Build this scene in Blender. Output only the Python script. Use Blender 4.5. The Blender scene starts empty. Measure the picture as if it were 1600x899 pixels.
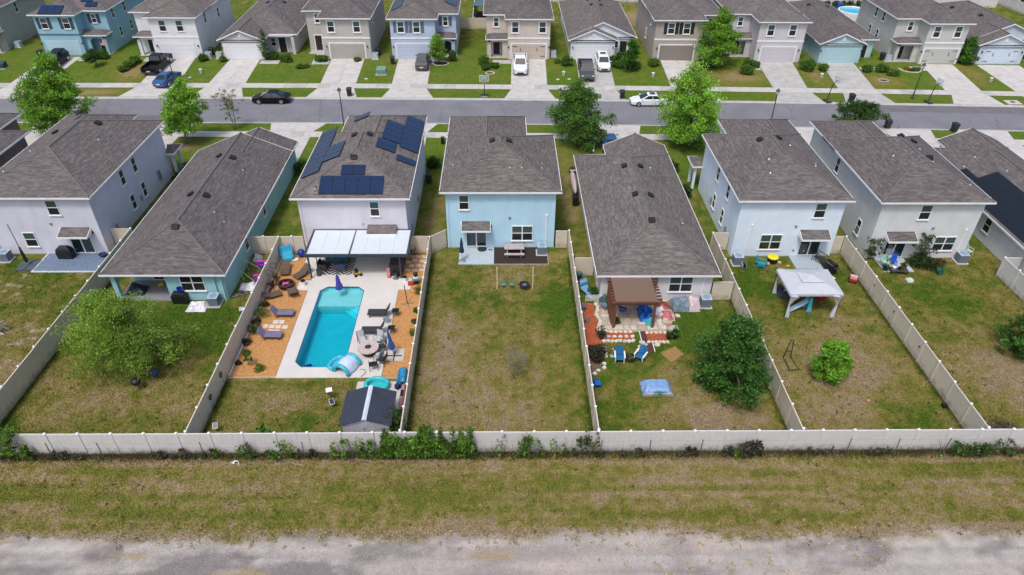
import bpy, math, random
import numpy as np
from mathutils import Vector, Matrix

random.seed(7)
RNG = np.random.default_rng(11)
R = math.radians
scene = bpy.context.scene
COL = scene.collection

# ------------------------------------------------------------------ camera, sky, sun, exposure
cam_data = bpy.data.cameras.new('camera')
cam_data.sensor_width = 36.0
cam_data.lens = 36.0 * 1090 / 1600
cam_data.clip_end = 6000
cam = bpy.data.objects.new('camera', cam_data)
COL.objects.link(cam)
cam_right = Vector((0.99988725, -0.01315461, 0.00724114))
cam_up = Vector((0.00198665, 0.59388174, 0.80454989))
cam_back = cam_right.cross(cam_up)
m3 = Matrix((cam_right, cam_up, cam_back)).transposed()
cam.matrix_world = Matrix.Translation((0, 0, 33.8)) @ m3.to_4x4()
scene.camera = cam

SUN_EL, SUN_AZ = 62, 205          # degrees; azimuth clockwise from the street side (+Y)
world = bpy.data.worlds.new('World')
scene.world = world
world.use_nodes = True
wn = world.node_tree
sky = wn.nodes.new('ShaderNodeTexSky')
sky.sky_type = 'NISHITA'
sky.sun_disc = False
sky.sun_elevation = R(SUN_EL)
sky.sun_rotation = R(SUN_AZ)
sky.air_density = 1.0
sky.dust_density = 4.0
sky.ozone_density = 1.0
bg = wn.nodes['Background']
bg.inputs['Strength'].default_value = 0.124
wn.links.new(sky.outputs[0], bg.inputs['Color'])
sun_data = bpy.data.lights.new('sun', 'SUN')
sun_data.energy = 1.5
sun_data.angle = R(10.5)
sun_data.color = (1.0, 0.97, 0.92)
sun = bpy.data.objects.new('sun', sun_data)
COL.objects.link(sun)
a, e = R(SUN_AZ), R(SUN_EL)
sdir = Vector((math.sin(a) * math.cos(e), math.cos(a) * math.cos(e), math.sin(e)))
sun.rotation_euler = sdir.to_track_quat('Z', 'Y').to_euler()
vs = scene.view_settings
vs.view_transform = 'Standard'
vs.look = 'None'
vs.gamma = 1
vs.use_curve_mapping = False
vs.exposure = 0.4
scene.cycles.use_denoising = True
scene.cycles.max_bounces = 6
scene.cycles.diffuse_bounces = 3
scene.cycles.transparent_max_bounces = 12

# ------------------------------------------------------------------ mesh builder
class MB:
    def __init__(s):
        s.v, s.f, s.uv = [], [], {}
    def face(s, pts, uv=None):
        i = len(s.v)
        s.v += [tuple(p) for p in pts]
        s.f.append(list(range(i, i + len(pts))))
        if uv: s.uv[len(s.f) - 1] = uv
        return s
    def box(s, x0, x1, y0, y1, z0, z1):
        i = len(s.v)
        s.v += [(x, y, z) for z in (z0, z1) for y in (y0, y1) for x in (x0, x1)]
        s.f += [[i+a for a in q] for q in ((0,2,3,1), (4,5,7,6), (0,1,5,4), (2,6,7,3), (0,4,6,2), (1,3,7,5))]
        return s
    def cbox(s, cx, cy, cz, sx, sy, sz, rz=0, rx=0, ry=0):
        n = len(s.v)
        s.box(-sx/2, sx/2, -sy/2, sy/2, -sz/2, sz/2)
        m = Matrix.Translation((cx, cy, cz)) @ Matrix.Rotation(rz, 4, 'Z') @ Matrix.Rotation(ry, 4, 'Y') @ Matrix.Rotation(rx, 4, 'X')
        for k in range(n, len(s.v)): s.v[k] = tuple(m @ Vector(s.v[k]))
        return s
    def prism(s, poly, z0, z1):
        n = len(poly); i = len(s.v)
        zz0 = z0 if callable(z0) else (lambda x, y: z0)
        zz1 = z1 if callable(z1) else (lambda x, y: z1)
        s.v += [(x, y, zz0(x, y)) for x, y in poly] + [(x, y, zz1(x, y)) for x, y in poly]
        s.f.append([i + k for k in range(n)][::-1]); s.f.append([i + n + k for k in range(n)])
        for k in range(n):
            j = (k + 1) % n
            s.f.append([i+k, i+j, i+n+j, i+n+k])
        return s
    def rings(s, rings, cap=True, closed=True):
        n = len(rings[0]); i = len(s.v)
        for r in rings: s.v += [tuple(p) for p in r]
        for a in range(len(rings) - 1):
            for k in range(n if closed else n - 1):
                j = (k + 1) % n
                s.f.append([i+a*n+k, i+a*n+j, i+(a+1)*n+j, i+(a+1)*n+k])
        if cap and closed:
            s.f.append([i + k for k in range(n)][::-1])
            s.f.append([i + (len(rings)-1)*n + k for k in range(n)])
        return s
    def tube(s, pts, r, n=6, cap=True):
        pts = [Vector(p) for p in pts]
        rr = r if isinstance(r, (list, tuple)) else [r] * len(pts)
        out = []
        for k, p in enumerate(pts):
            d = (pts[min(k+1, len(pts)-1)] - pts[max(k-1, 0)])
            d = d.normalized() if d.length > 1e-9 else Vector((0, 0, 1))
            up = Vector((0, 0, 1)) if abs(d.z) < .95 else Vector((1, 0, 0))
            a = d.cross(up).normalized(); b = d.cross(a)
            out.append([p + (a*math.cos(t) + b*math.sin(t)) * rr[k] for t in [2*math.pi*q/n for q in range(n)]])
        return s.rings(out, cap)
    def lathe(s, prof, n=12, c=(0, 0, 0), cap=True):
        return s.rings([[(c[0]+r*math.cos(2*math.pi*k/n), c[1]+r*math.sin(2*math.pi*k/n), c[2]+z) for k in range(n)] for r, z in prof], cap)
    def cyl(s, x, y, z0, z1, r, n=10, r1=None):
        return s.lathe([(r, z0), (r if r1 is None else r1, z1)], n, (x, y, 0))
    def mesh(s, name):
        me = bpy.data.meshes.new(name)
        me.from_pydata(s.v, [], s.f)
        if s.uv:
            l = me.uv_layers.new(name='UVMap')
            for k, uv in s.uv.items():
                for li, c in zip(me.polygons[k].loop_indices, uv): l.data[li].uv = c
        me.update()
        return me
    def build(s, name, mat, parent=None, loc=(0, 0, 0), rz=0, smooth=False, bevel=0):
        me = s.mesh(name)
        if smooth: me.shade_smooth()
        return inst(name, me, mat, parent, loc, rz, bevel=bevel)

def inst(name, me, mat=None, parent=None, loc=(0, 0, 0), rz=0, bevel=0, scale=None):
    if mat is not None and not me.materials: me.materials.append(mat)
    o = bpy.data.objects.new(name, me)
    COL.objects.link(o)
    o.location = loc
    if rz: o.rotation_euler = (0, 0, rz)
    if scale: o.scale = scale
    if parent is not None: o.parent = parent
    if bevel:
        b = o.modifiers.new('bevel', 'BEVEL'); b.width = bevel; b.segments = 2; b.limit_method = 'ANGLE'
    return o
def tag(o, label=None, cat=None, group=None, kind=None):
    if label: o['label'] = label
    if cat: o['category'] = cat
    if group: o['group'] = group
    if kind: o['kind'] = kind
    return o
def thing(name, label, cat, loc=(0, 0, 0), rz=0, group=None):
    o = bpy.data.objects.new(name, None)
    COL.objects.link(o)
    o.empty_display_size = .2
    o.location = loc
    o.rotation_euler = (0, 0, rz)
    return tag(o, label, cat, group)
def copy_tree(o, parent=None):
    c = o.copy(); COL.objects.link(c)
    c.parent = parent
    for ch in o.children: copy_tree(ch, c)
    return c

# ------------------------------------------------------------------ materials
MATS = {}
def P(name, rgb, rough=.6, var=.12, vs_=2.5, bump=.0, bs=40, metal=0, spec=.4, dirt=0, streak=0, grime=0, crack=0):
    """plain painted or cast surface: base colour with mottling, fine relief and a little dirt"""
    if name in MATS: return MATS[name]
    m = bpy.data.materials.new(name); m.use_nodes = True
    nt = m.node_tree; b = nt.nodes['Principled BSDF']
    b.inputs['Roughness'].default_value = rough
    b.inputs['Metallic'].default_value = metal
    b.inputs['Specular IOR Level'].default_value = spec
    tc = nt.nodes.new('ShaderNodeTexCoord')
    n1 = nt.nodes.new('ShaderNodeTexNoise'); n1.inputs['Scale'].default_value = vs_; n1.inputs['Detail'].default_value = 6
    nt.links.new(tc.outputs['Object'], n1.inputs['Vector'])
    mr = nt.nodes.new('ShaderNodeMapRange')
    mr.inputs['From Min'].default_value = .3; mr.inputs['From Max'].default_value = .7
    mr.inputs['To Min'].default_value = 1 - var; mr.inputs['To Max'].default_value = 1 + var
    nt.links.new(n1.outputs['Fac'], mr.inputs['Value'])
    vm = nt.nodes.new('ShaderNodeVectorMath'); vm.operation = 'SCALE'
    vm.inputs[0].default_value = rgb
    nt.links.new(mr.outputs[0], vm.inputs['Scale'])
    last = vm.outputs[0]
    if dirt:
        n3 = nt.nodes.new('ShaderNodeTexNoise'); n3.inputs['Scale'].default_value = .7; n3.inputs['Detail'].default_value = 8; n3.inputs['Roughness'].default_value = .7
        if streak:
            mps = nt.nodes.new('ShaderNodeMapping'); mps.inputs['Scale'].default_value = (streak, streak, streak * .16); nt.links.new(tc.outputs['Object'], mps.inputs['Vector']); nt.links.new(mps.outputs[0], n3.inputs['Vector'])
        else: nt.links.new(tc.outputs['Object'], n3.inputs['Vector'])
        r3 = nt.nodes.new('ShaderNodeMapRange'); r3.inputs['From Min'].default_value = .5; r3.inputs['From Max'].default_value = .72
        r3.inputs['To Max'].default_value = dirt
        nt.links.new(n3.outputs['Fac'], r3.inputs['Value'])
        mx = nt.nodes.new('ShaderNodeMix'); mx.data_type = 'RGBA'
        mx.inputs['B'].default_value = (rgb[0]*.55, rgb[1]*.5, rgb[2]*.44, 1)
        nt.links.new(r3.outputs[0], mx.inputs['Factor']); nt.links.new(last, mx.inputs['A'])
        last = mx.outputs['Result']
    if grime:      # splashed soil and algae on the lowest part, uneven
        sp = nt.nodes.new('ShaderNodeSeparateXYZ'); nt.links.new(tc.outputs['Object'], sp.inputs[0])
        n4 = nt.nodes.new('ShaderNodeTexNoise'); n4.inputs['Scale'].default_value = 2.2; n4.inputs['Detail'].default_value = 7
        ob = nt.nodes.new('ShaderNodeObjectInfo'); va_ = nt.nodes.new('ShaderNodeVectorMath'); nt.links.new(tc.outputs['Object'], va_.inputs[0]); nt.links.new(ob.outputs['Location'], va_.inputs[1]); nt.links.new(va_.outputs[0], n4.inputs['Vector'])
        m4 = nt.nodes.new('ShaderNodeMath'); m4.operation = 'MULTIPLY_ADD'; m4.inputs[1].default_value = 1.5; m4.inputs[2].default_value = -.45; nt.links.new(n4.outputs['Fac'], m4.inputs[0])
        m5 = nt.nodes.new('ShaderNodeMath'); m5.operation = 'SUBTRACT'; nt.links.new(m4.outputs[0], m5.inputs[0]); nt.links.new(sp.outputs['Z'], m5.inputs[1])
        r5 = nt.nodes.new('ShaderNodeMapRange'); r5.inputs['From Min'].default_value = -.25; r5.inputs['From Max'].default_value = .25; r5.inputs['To Max'].default_value = grime; nt.links.new(m5.outputs[0], r5.inputs['Value'])
        x5 = nt.nodes.new('ShaderNodeMix'); x5.data_type = 'RGBA'; x5.inputs['B'].default_value = (.19, .175, .115, 1); nt.links.new(r5.outputs[0], x5.inputs['Factor']); nt.links.new(last, x5.inputs['A']); last = x5.outputs['Result']
    if crack:      # sealed cracks wandering over the surface
        vo = nt.nodes.new('ShaderNodeTexVoronoi'); vo.feature = 'DISTANCE_TO_EDGE'; vo.inputs['Scale'].default_value = crack
        nd = nt.nodes.new('ShaderNodeTexNoise'); nd.inputs['Scale'].default_value = 1.1; nd.inputs['Detail'].default_value = 4; nt.links.new(tc.outputs['Object'], nd.inputs['Vector'])
        vx_ = nt.nodes.new('ShaderNodeVectorMath'); nt.links.new(tc.outputs['Object'], vx_.inputs[0]); nt.links.new(nd.outputs['Color'], vx_.inputs[1]); nt.links.new(vx_.outputs[0], vo.inputs['Vector'])
        r6 = nt.nodes.new('ShaderNodeMapRange'); r6.inputs['From Max'].default_value = .012; r6.inputs['To Min'].default_value = .74; r6.inputs['To Max'].default_value = 1; nt.links.new(vo.outputs['Distance'], r6.inputs['Value'])
        v6 = nt.nodes.new('ShaderNodeVectorMath'); v6.operation = 'SCALE'; nt.links.new(last, v6.inputs[0]); nt.links.new(r6.outputs[0], v6.inputs['Scale']); last = v6.outputs[0]
    nt.links.new(last, b.inputs['Base Color'])
    if bump:
        n2 = nt.nodes.new('ShaderNodeTexNoise'); n2.inputs['Scale'].default_value = bs; n2.inputs['Detail'].default_value = 4
        nt.links.new(tc.outputs['Object'], n2.inputs['Vector'])
        bp = nt.nodes.new('ShaderNodeBump'); bp.inputs['Strength'].default_value = bump; bp.inputs['Distance'].default_value = .02
        nt.links.new(n2.outputs['Fac'], bp.inputs['Height']); nt.links.new(bp.outputs[0], b.inputs['Normal'])
    MATS[name] = m
    return m

def attr_mat(name, rough=.8, trans=0, detail=(), bump=(), spec=.25):
    """colour from the mesh attribute 'col', broken up by noise at several scales"""
    m = bpy.data.materials.new(name); m.use_nodes = True
    nt = m.node_tree; b = nt.nodes['Principled BSDF']
    b.inputs['Roughness'].default_value = rough
    b.inputs['Specular IOR Level'].default_value = spec
    at = nt.nodes.new('ShaderNodeAttribute'); at.attribute_name = 'col'
    last = at.outputs['Color']
    tc = nt.nodes.new('ShaderNodeTexCoord')
    for sc_, amt in detail:
        n = nt.nodes.new('ShaderNodeTexNoise'); n.inputs['Scale'].default_value = sc_; n.inputs['Detail'].default_value = 5; n.inputs['Roughness'].default_value = .65
        nt.links.new(tc.outputs['Object'], n.inputs['Vector'])
        mr = nt.nodes.new('ShaderNodeMapRange')
        mr.inputs['From Min'].default_value = .3; mr.inputs['From Max'].default_value = .7
        mr.inputs['To Min'].default_value = 1 - amt; mr.inputs['To Max'].default_value = 1 + amt
        nt.links.new(n.outputs['Fac'], mr.inputs['Value'])
        vm = nt.nodes.new('ShaderNodeVectorMath'); vm.operation = 'SCALE'
        nt.links.new(last, vm.inputs[0]); nt.links.new(mr.outputs[0], vm.inputs['Scale'])
        last = vm.outputs[0]
    nt.links.new(last, b.inputs['Base Color'])
    if bump:
        n2 = nt.nodes.new('ShaderNodeTexNoise'); n2.inputs['Scale'].default_value = bump[0]; n2.inputs['Detail'].default_value = 5
        nt.links.new(tc.outputs['Object'], n2.inputs['Vector'])
        bp = nt.nodes.new('ShaderNodeBump'); bp.inputs['Strength'].default_value = bump[1]; bp.inputs['Distance'].default_value = bump[2]
        nt.links.new(n2.outputs['Fac'], bp.inputs['Height']); nt.links.new(bp.outputs[0], b.inputs['Normal'])
    if trans:
        t = nt.nodes.new('ShaderNodeBsdfTranslucent'); nt.links.new(last, t.inputs['Color'])
        ms = nt.nodes.new('ShaderNodeMixShader'); ms.inputs[0].default_value = trans
        nt.links.new(b.outputs[0], ms.inputs[1]); nt.links.new(t.outputs[0], ms.inputs[2])
        nt.links.new(ms.outputs[0], nt.nodes['Material Output'].inputs['Surface'])
    MATS[name] = m
    return m

def shingle_mat(name, c1, c2, seed):
    m = bpy.data.materials.new(name); m.use_nodes = True
    nt = m.node_tree; b = nt.nodes['Principled BSDF']
    b.inputs['Roughness'].default_value = .9; b.inputs['Specular IOR Level'].default_value = .2
    uv = nt.nodes.new('ShaderNodeUVMap')
    mp = nt.nodes.new('ShaderNodeMapping'); mp.inputs['Location'].default_value = (seed * 3.7, seed * 1.9, 0)
    nt.links.new(uv.outputs[0], mp.inputs['Vector'])
    last = None
    # three overlays of tabs: long tabs with dark joints, single tabs, and slow weathering
    for w, h, lo, hi in ((.85, .145, .85, 1.15), (.31, .145, .83, 1.17)):
        br = nt.nodes.new('ShaderNodeTexBrick')
        br.inputs['Scale'].default_value = 1; br.inputs['Brick Width'].default_value = w; br.inputs['Row Height'].default_value = h
        br.inputs['Mortar Size'].default_value = .006; br.inputs['Mortar Smooth'].default_value = .5; br.inputs['Bias'].default_value = 0
        br.offset = .37; br.offset_frequency = 3
        br.inputs['Color1'].default_value = (lo,)*3 + (1,); br.inputs['Color2'].default_value = (hi,)*3 + (1,); br.inputs['Mortar'].default_value = (.6,)*3 + (1,)
        nt.links.new(mp.outputs[0], br.inputs['Vector'])
        if last is None: last = br.outputs['Color']; first = br
        else:
            vm = nt.nodes.new('ShaderNodeVectorMath'); vm.operation = 'MULTIPLY'
            nt.links.new(last, vm.inputs[0]); nt.links.new(br.outputs['Color'], vm.inputs[1]); last = vm.outputs[0]
    n1 = nt.nodes.new('ShaderNodeTexNoise'); n1.inputs['Scale'].default_value = .55; n1.inputs['Detail'].default_value = 7; n1.inputs['Roughness'].default_value = .6
    nt.links.new(mp.outputs[0], n1.inputs['Vector'])
    cr = nt.nodes.new('ShaderNodeMix'); cr.data_type = 'RGBA'
    cr.inputs['A'].default_value = c1 + (1,); cr.inputs['B'].default_value = c2 + (1,)
    mr = nt.nodes.new('ShaderNodeMapRange'); mr.inputs['From Min'].default_value = .32; mr.inputs['From Max'].default_value = .68
    nt.links.new(n1.outputs['Fac'], mr.inputs['Value']); nt.links.new(mr.outputs[0], cr.inputs['Factor'])
    # blotches drawn out along the courses
    mp2 = nt.nodes.new('ShaderNodeMapping'); mp2.inputs['Scale'].default_value = (1.5, 6.9, 1)
    nt.links.new(mp.outputs[0], mp2.inputs['Vector'])
    n2 = nt.nodes.new('ShaderNodeTexNoise'); n2.inputs['Scale'].default_value = 1; n2.inputs['Detail'].default_value = 3
    nt.links.new(mp2.outputs[0], n2.inputs['Vector'])
    mr2 = nt.nodes.new('ShaderNodeMapRange'); mr2.inputs['From Min'].default_value = .33; mr2.inputs['From Max'].default_value = .67
    mr2.inputs['To Min'].default_value = .8; mr2.inputs['To Max'].default_value = 1.2
    nt.links.new(n2.outputs['Fac'], mr2.inputs['Value'])
    v1 = nt.nodes.new('ShaderNodeVectorMath'); v1.operation = 'MULTIPLY'
    nt.links.new(cr.outputs['Result'], v1.inputs[0]); nt.links.new(last, v1.inputs[1])
    v2 = nt.nodes.new('ShaderNodeVectorMath'); v2.operation = 'SCALE'
    nt.links.new(v1.outputs[0], v2.inputs[0]); nt.links.new(mr2.outputs[0], v2.inputs['Scale'])
    nt.links.new(v2.outputs[0], b.inputs['Base Color'])
    bp = nt.nodes.new('ShaderNodeBump'); bp.inputs['Strength'].default_value = .5; bp.inputs['Distance'].default_value = .012
    nt.links.new(first.outputs['Color'], bp.inputs['Height']); nt.links.new(bp.outputs[0], b.inputs['Normal'])
    MATS[name] = m
    return m

SHINGLES = [shingle_mat('shingles_%d' % k, c1, c2, k + 1) for k, (c1, c2) in enumerate((
    ((.122, .108, .107), (.150, .133, .131)), ((.112, .100, .101), (.140, .125, .125)), ((.134, .118, .115), (.166, .146, .141)), ((.126, .111, .107), (.156, .137, .131))))]
WHITE = P('white_trim', (.76, .77, .79), .5, .05)
VINYL = P('almond_vinyl', (.61, .55, .46), .45, .07, 1.2, dirt=.25, grime=.55)
VINYLW = P('pale_vinyl', (.62, .605, .605), .45, .07, 1.2, dirt=.3, grime=.6)
CONC = P('concrete', (.50, .48, .465), .85, .10, 1.1, .25, 30, dirt=.35)
CONC2 = P('concrete_weathered', (.42, .41, .40), .85, .12, .9, .25, 30, dirt=.4)
ASPHALT = P('asphalt', (.19, .19, .215), .8, .13, .35, .3, 60, dirt=.45, crack=.14)
ASPHALT2 = P('asphalt_patch', (.15, .14, .155), .85, .14, .8, .3, 60)
GLASS_UP = P('window_glass', (.045, .085, .08), .08, .1, spec=.9)
GLASS_LO = P('screened_glass', (.014, .02, .022), .25, .2, spec=.5)
DOORGLASS = P('sliding_glass', (.012, .028, .034), .06, .2, spec=.9)
BLACK = P('black_plastic', (.012, .013, .015), .45, .2)
DARKMETAL = P('dark_metal', (.03, .032, .036), .4, .2, spec=.6)
STEEL = P('galvanised', (.42, .44, .46), .35, .1, metal=.7)
RUBBER = P('rubber', (.015, .015, .016), .8, .2)
CHROME = P('rim_alloy', (.5, .5, .52), .25, .05, metal=.8)
PVC = P('white_pvc', (.78, .78, .78), .4, .04)
VENT = P('vent_black', (.015, .016, .018), .4, .2)
BROWNMULCH = P('dark_mulch', (.035, .025, .021), .95, .35, 9, .8, 25)
REDMULCH = P('red_mulch', (.34, .085, .035), .95, .3, 6, .8, 22)
ORANGE = P('orange_mulch', (.46, .235, .085), .95, .22, 5, .8, 18)
TIMBER = P('weathered_timber', (.34, .25, .16), .8, .2, 6, .2, 40)
def NM(n): return MATS[n]

# ------------------------------------------------------------------ lie of the land
def rc(x): return -.0163 * x - .00021 * x * x           # the street bends slightly
def rc_np(x): x = np.clip(x, -110, 110); return -.0163 * x - .00021 * x * x
RAMP0, RAMP1, PAD = 91.8, 100.4, .45
K_N0, K_N1, K_F1, K_F0 = 78.55, 79.05, 86.35, 86.85      # kerb lines across the street
def gh(x, y):
    t = y - rc(max(-110, min(110, x)))
    return PAD * min(1, max(0, (t - RAMP0) / (RAMP1 - RAMP0)))
def gh_np(x, y):
    t = y - rc_np(x)
    z = PAD * np.clip((t - RAMP0) / (RAMP1 - RAMP0), 0, 1)
    return np.where((t > K_N0 + .12) & (t < K_F0 - .12), -.3, z)

_LAT = RNG.random((8, 256, 256))
def vnoise(x, y, sx, sy, k):
    u, v = x / sx + 40.3 * k, y / sy + 17.7 * k
    i, j = np.floor(u).astype(int), np.floor(v).astype(int)
    fu, fv = u - i, v - j
    fu, fv = fu * fu * (3 - 2 * fu), fv * fv * (3 - 2 * fv)
    L = _LAT[k % 8]
    a, b = L[i % 256, j % 256], L[(i+1) % 256, j % 256]
    c, d = L[i % 256, (j+1) % 256], L[(i+1) % 256, (j+1) % 256]
    return (a*(1-fu) + b*fu)*(1-fv) + (c*(1-fu) + d*fu)*fv
def fbm(x, y, s, k, asp=1.0, n=4):
    t, amp, tot = 0, 1.0, 0
    for q in range(n):
        t = t + amp * vnoise(x, y, s * asp / 2**q, s / 2**q, k + q); tot += amp; amp *= .58
    return t / tot

# patches of bare or dry turf: centre x, y, radii, amount (+ dry, - lush)
DRY = [(-24, 33.5, 5, 3, .35), (-28, 36, 3, 4, .2), (-23.5, 42, 3.5, 2.6, -.5), (-25.5, 39, 3, 3, -.25), (-14.5, 32.8, 3, 1.4, .35), (-11.5, 31.8, 2.2, 1.6, -.3), (-17, 30.5, 2, 1.2, .2),
       (-4.6, 37, 2, 7, .35), (-2, 33, 4, 3.5, .25), (-3.5, 45, 2.6, 2.5, -.25), (4, 43, 2.2, 4, -.32), (2, 38, 3, 2.6, .12), (4.6, 36, 1.6, 5, -.2), (0.5, 30, 5, 1.6, .1), (1, 47.5, 3, 1.2, .22),
       (9, 36, 3, 3, -.22), (13.8, 40.8, 3.2, 3.4, -.5), (14.6, 31.2, 3.2, 2.6, .65), (11.5, 32, 2.5, 1.6, .3), (8, 31, 2.4, 3, -.1), (12.4, 35.2, 2.2, 1.6, .25),
       (21, 46.5, 2.4, 4, -.35), (27.6, 47, 2, 4.5, -.25), (23.5, 36, 5, 4.5, .42), (21.5, 31.5, 3, 2.4, .3), (26.5, 31, 3, 2.6, -.22), (27, 40.5, 2.6, 3, .2), (25.6, 36.5, 3, 3, .2), (28.6, 36, 1.1, 6, -.15),
       (35.5, 43, 4, 4, -.2), (36, 36, 5, 4, .4), (37.5, 33, 3, 3, .25), (34, 31, 3, 2.2, .05), (-38, 45.5, 4, 3.5, -.1), (-38, 40, 5, 4, .15), (-35, 36, 3, 3, .2),
       (22, 123, 4, 4, .6), (23, 116, 3, 6, .3), (33, 94.5, 4.2, 2.6, .6), (-51, 96, 2.2, 3, .6), (-53, 88.6, 4, 1.2, .7), (52.5, 93, 3, 2, .45), (66, 95, 1.6, 5, .3), (43.6, 96, 1.4, 4, .4),
       (-16, 60, 2, 8, .3), (-35.3, 72.4, 1.5, 1.1, .8), (4.6, 44.5, 1.6, 3.4, -.3), (-23, 43, 2, 1.6, -.3), (15.2, 41.5, 1.8, 2, -.35), (-6.2, 58, .8, 8, .3), (6.6, 62, 1.2, 10, .35), (30, 56, 1.1, 7, .2), (41, 58, .8, 6, .3)]
def ground_look(x, y):
    """albedo of the turf, dirt and gravel at x, y (arrays)"""
    t = y - rc_np(x)
    back = y < 28.75
    n1 = fbm(x, y, 4.0, 0); n2 = fbm(x, y, 1.1, 2); n3 = fbm(x, y, .42, 4, n=2)
    front = (t > 66) & (t < 108)
    d = np.full_like(x, .47)
    for lo, hi, v in ((-200, -32.1, .43), (-32.1, -19, .33), (-19, -6.15, .40), (-6.15, 5.88, .50), (5.88, 18.35, .29), (18.35, 29.73, .44), (29.73, 200, .41)):
        d = np.where((x >= lo) & (x < hi), v, d)
    side = (y > 51) & ~front
    d = np.where(side, .22, d)
    d = np.where(front, .12, d)
    d = np.where(t > 108, .3, d)
    for cx, cy, rx, ry, am in DRY:
        q = ((x - cx) / rx)**2 + ((y - cy) / ry)**2
        d = d + 1.35 * am * np.exp(-q * 1.1)
    # drip line under fences: greener
    for fx in (-32.1, -19, -6.15, 5.88, 18.35, 29.73):
        d = d - np.where((y > 28.8) & (y < 51), .14 * np.exp(-((x - fx) / .55)**2), 0)
    w = np.where(front, .34, .7)
    d = d + w * (n1 - .5) * .95 + w * (n2 - .5) * 1.45 + w * (n3 - .5) * 1.15
    ml = (x > -6.1) & (x < 5.8) & (y < 48.5)
    d = d + np.where(ml, .05*np.sin(x*5.4 + .3*np.sin(y*.4)), 0) + np.where((x > 18.4) & (y < 47), .04*np.sin(y*4.6), 0)
    # the strip behind the back fence, mown along its length
    sb = fbm(x, y, 1.0, 1, asp=9.0); sb2 = fbm(x, y, .45, 5, asp=14.0, n=2); sb3 = fbm(x, y, 3.2, 3, asp=2.0)
    db = .58 + .62*(sb - .5) + .85*(sb2 - .5) + .45*(sb3 - .5) + 1.0*(n3 - .5) + .7*(n2 - .5)
    db = db + .42*np.exp(-((y - 27.85)/.3)**2) * (.2 + n1) - .12*np.exp(-((x + 24)/7)**2) + .42*np.exp(-((y - 23.05)/.45)**2) + .22*np.exp(-((x - 10)/5)**2 - ((y-26.6)/1.2)**2) + .2*np.exp(-((x + 13)/2.2)**2 - ((y-26.4)/.5)**2)
    db = db + .55*(vnoise(x, y, 30, .42, 2) - .5) + .3*(vnoise(x, y, 12, .2, 5) - .5) + .13
    db = np.maximum(db, .2 + .25*n2)
    d = np.clip(np.where(back, db, d), 0, 1.15)[:, None]
    lush = np.array((.068, .122, .013)); mid = np.array((.168, .160, .036)); dry = np.array((.245, .198, .08)); bare = np.array((.285, .218, .14))
    frontc = np.array((.082, .155, .014))
    lush = np.where(front[:, None], frontc, lush)
    a = np.clip(d / .45, 0, 1); b = np.clip((d - .45) / .4, 0, 1); c = np.clip((d - .88) / .3, 0, 1)
    colr = lush * (1 - a) + mid * a
    colr = colr * (1 - b) + dry * b
    colr = colr * (1 - c) + bare * c
    # sandy specks in the left lots
    sp = np.clip((n2 - .62) * 9, 0, 1) * np.clip((n3 - .45) * 4, 0, 1) * ((x < -33) & (y < 52) & (y > 28.8))
    colr = colr * (1 - sp[:, None] * .8) + np.array((.48, .42, .37)) * sp[:, None] * .8
    # gravel track
    edge = 22.75 + .55*(fbm(x, y, 4.0, 6) - .5)*2 + .5*(n2 - .5) + .25*(n3-.5)
    g = np.clip((edge - y) / .7 + .5, 0, 1)
    gb = np.array((.395, .36, .34)); gd = np.array((.17, .15, .15)); gp = np.array((.44, .37, .33)); gt = np.array((.34, .265, .15))
    k1 = np.clip((fbm(x, y, 1.1, 3, asp=2.2) - .5 + .1*np.exp(-((x + 15)/7)**2)) * 6, 0, 1); k1 = k1 * np.clip(1.1 - .8*np.exp(-((x - 4)/9)**2), 0, 1)
    k2 = np.clip((fbm(x, y, 1.6, 5, asp=4) - .5) * 4, 0, 1); k3 = np.clip((fbm(x, y, .9, 7, asp=3) - .66) * 9, 0, 1)
    gc = gb * (.84 + .3*n3[:, None]) * (.86 + .3*fbm(x, y, .5, 6, asp=14, n=3))[:, None]
    gc = gc * (1 - .16*np.exp(-((y - 21.75)/.16)**2) - .14*np.exp(-((y - 20.6)/.2)**2))[:, None]
    gc = gc * (.8 + .2*vnoise(x, y, 24, .24, 3) + .22*vnoise(x, y, 9, .12, 1))[:, None]
    gc = gc * (1 - .7*k2[:, None]) + gp * .7*k2[:, None]
    gc = gc * (1 - .75*k1[:, None]) + gd * .75*k1[:, None]
    gc = gc * (1 - k3[:, None]*.8) + gt * k3[:, None]*.8
    colr = colr * (1 - g[:, None]) + gc * g[:, None]
    return colr, g

GROUND = attr_mat('turf_and_dirt', .95, detail=((2.7, .2), (7.5, .34), (19, .36)), bump=(16, 1.0, .09), spec=.1)
def steps(*segs):
    out = []
    for a0, b0, st in segs: out += list(np.arange(a0, b0, st))
    return np.array(out)
gx = np.concatenate(([-3000, -1200, -500, -220, -130, -100], steps((-85, -46, .5), (-46, 46, .2), (46, 96, .5)), [96, 110, 140, 230, 500, 1200, 3000]))
gy = np.concatenate(([-1500, -500, -150, -40, -10, 6, 12], steps((16, 55, .2), (55, 72, .4), (72, 104, .25), (104, 142, .6)), [142, 160, 200, 300, 600, 1500, 4000]))
XX, YY = np.meshgrid(gx, gy)
fx_, fy_ = XX.ravel(), YY.ravel()
gcol, gmask = ground_look(fx_, fy_)
far_ = (np.abs(fx_) > 2000) | (np.abs(fy_) > 1400)
gz = gh_np(fx_, fy_)
rel = (vnoise(fx_, fy_, .5, .5, 1) - .5) * .035 + (vnoise(fx_, fy_, .22, .22, 2) - .5) * .02
rel = np.where((fy_ < 55) & (fy_ > 10), rel - .02, 0)
gz = gz + rel
nx, ny = len(gx), len(gy)
idx = np.arange(nx * ny).reshape(ny, nx)
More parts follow.
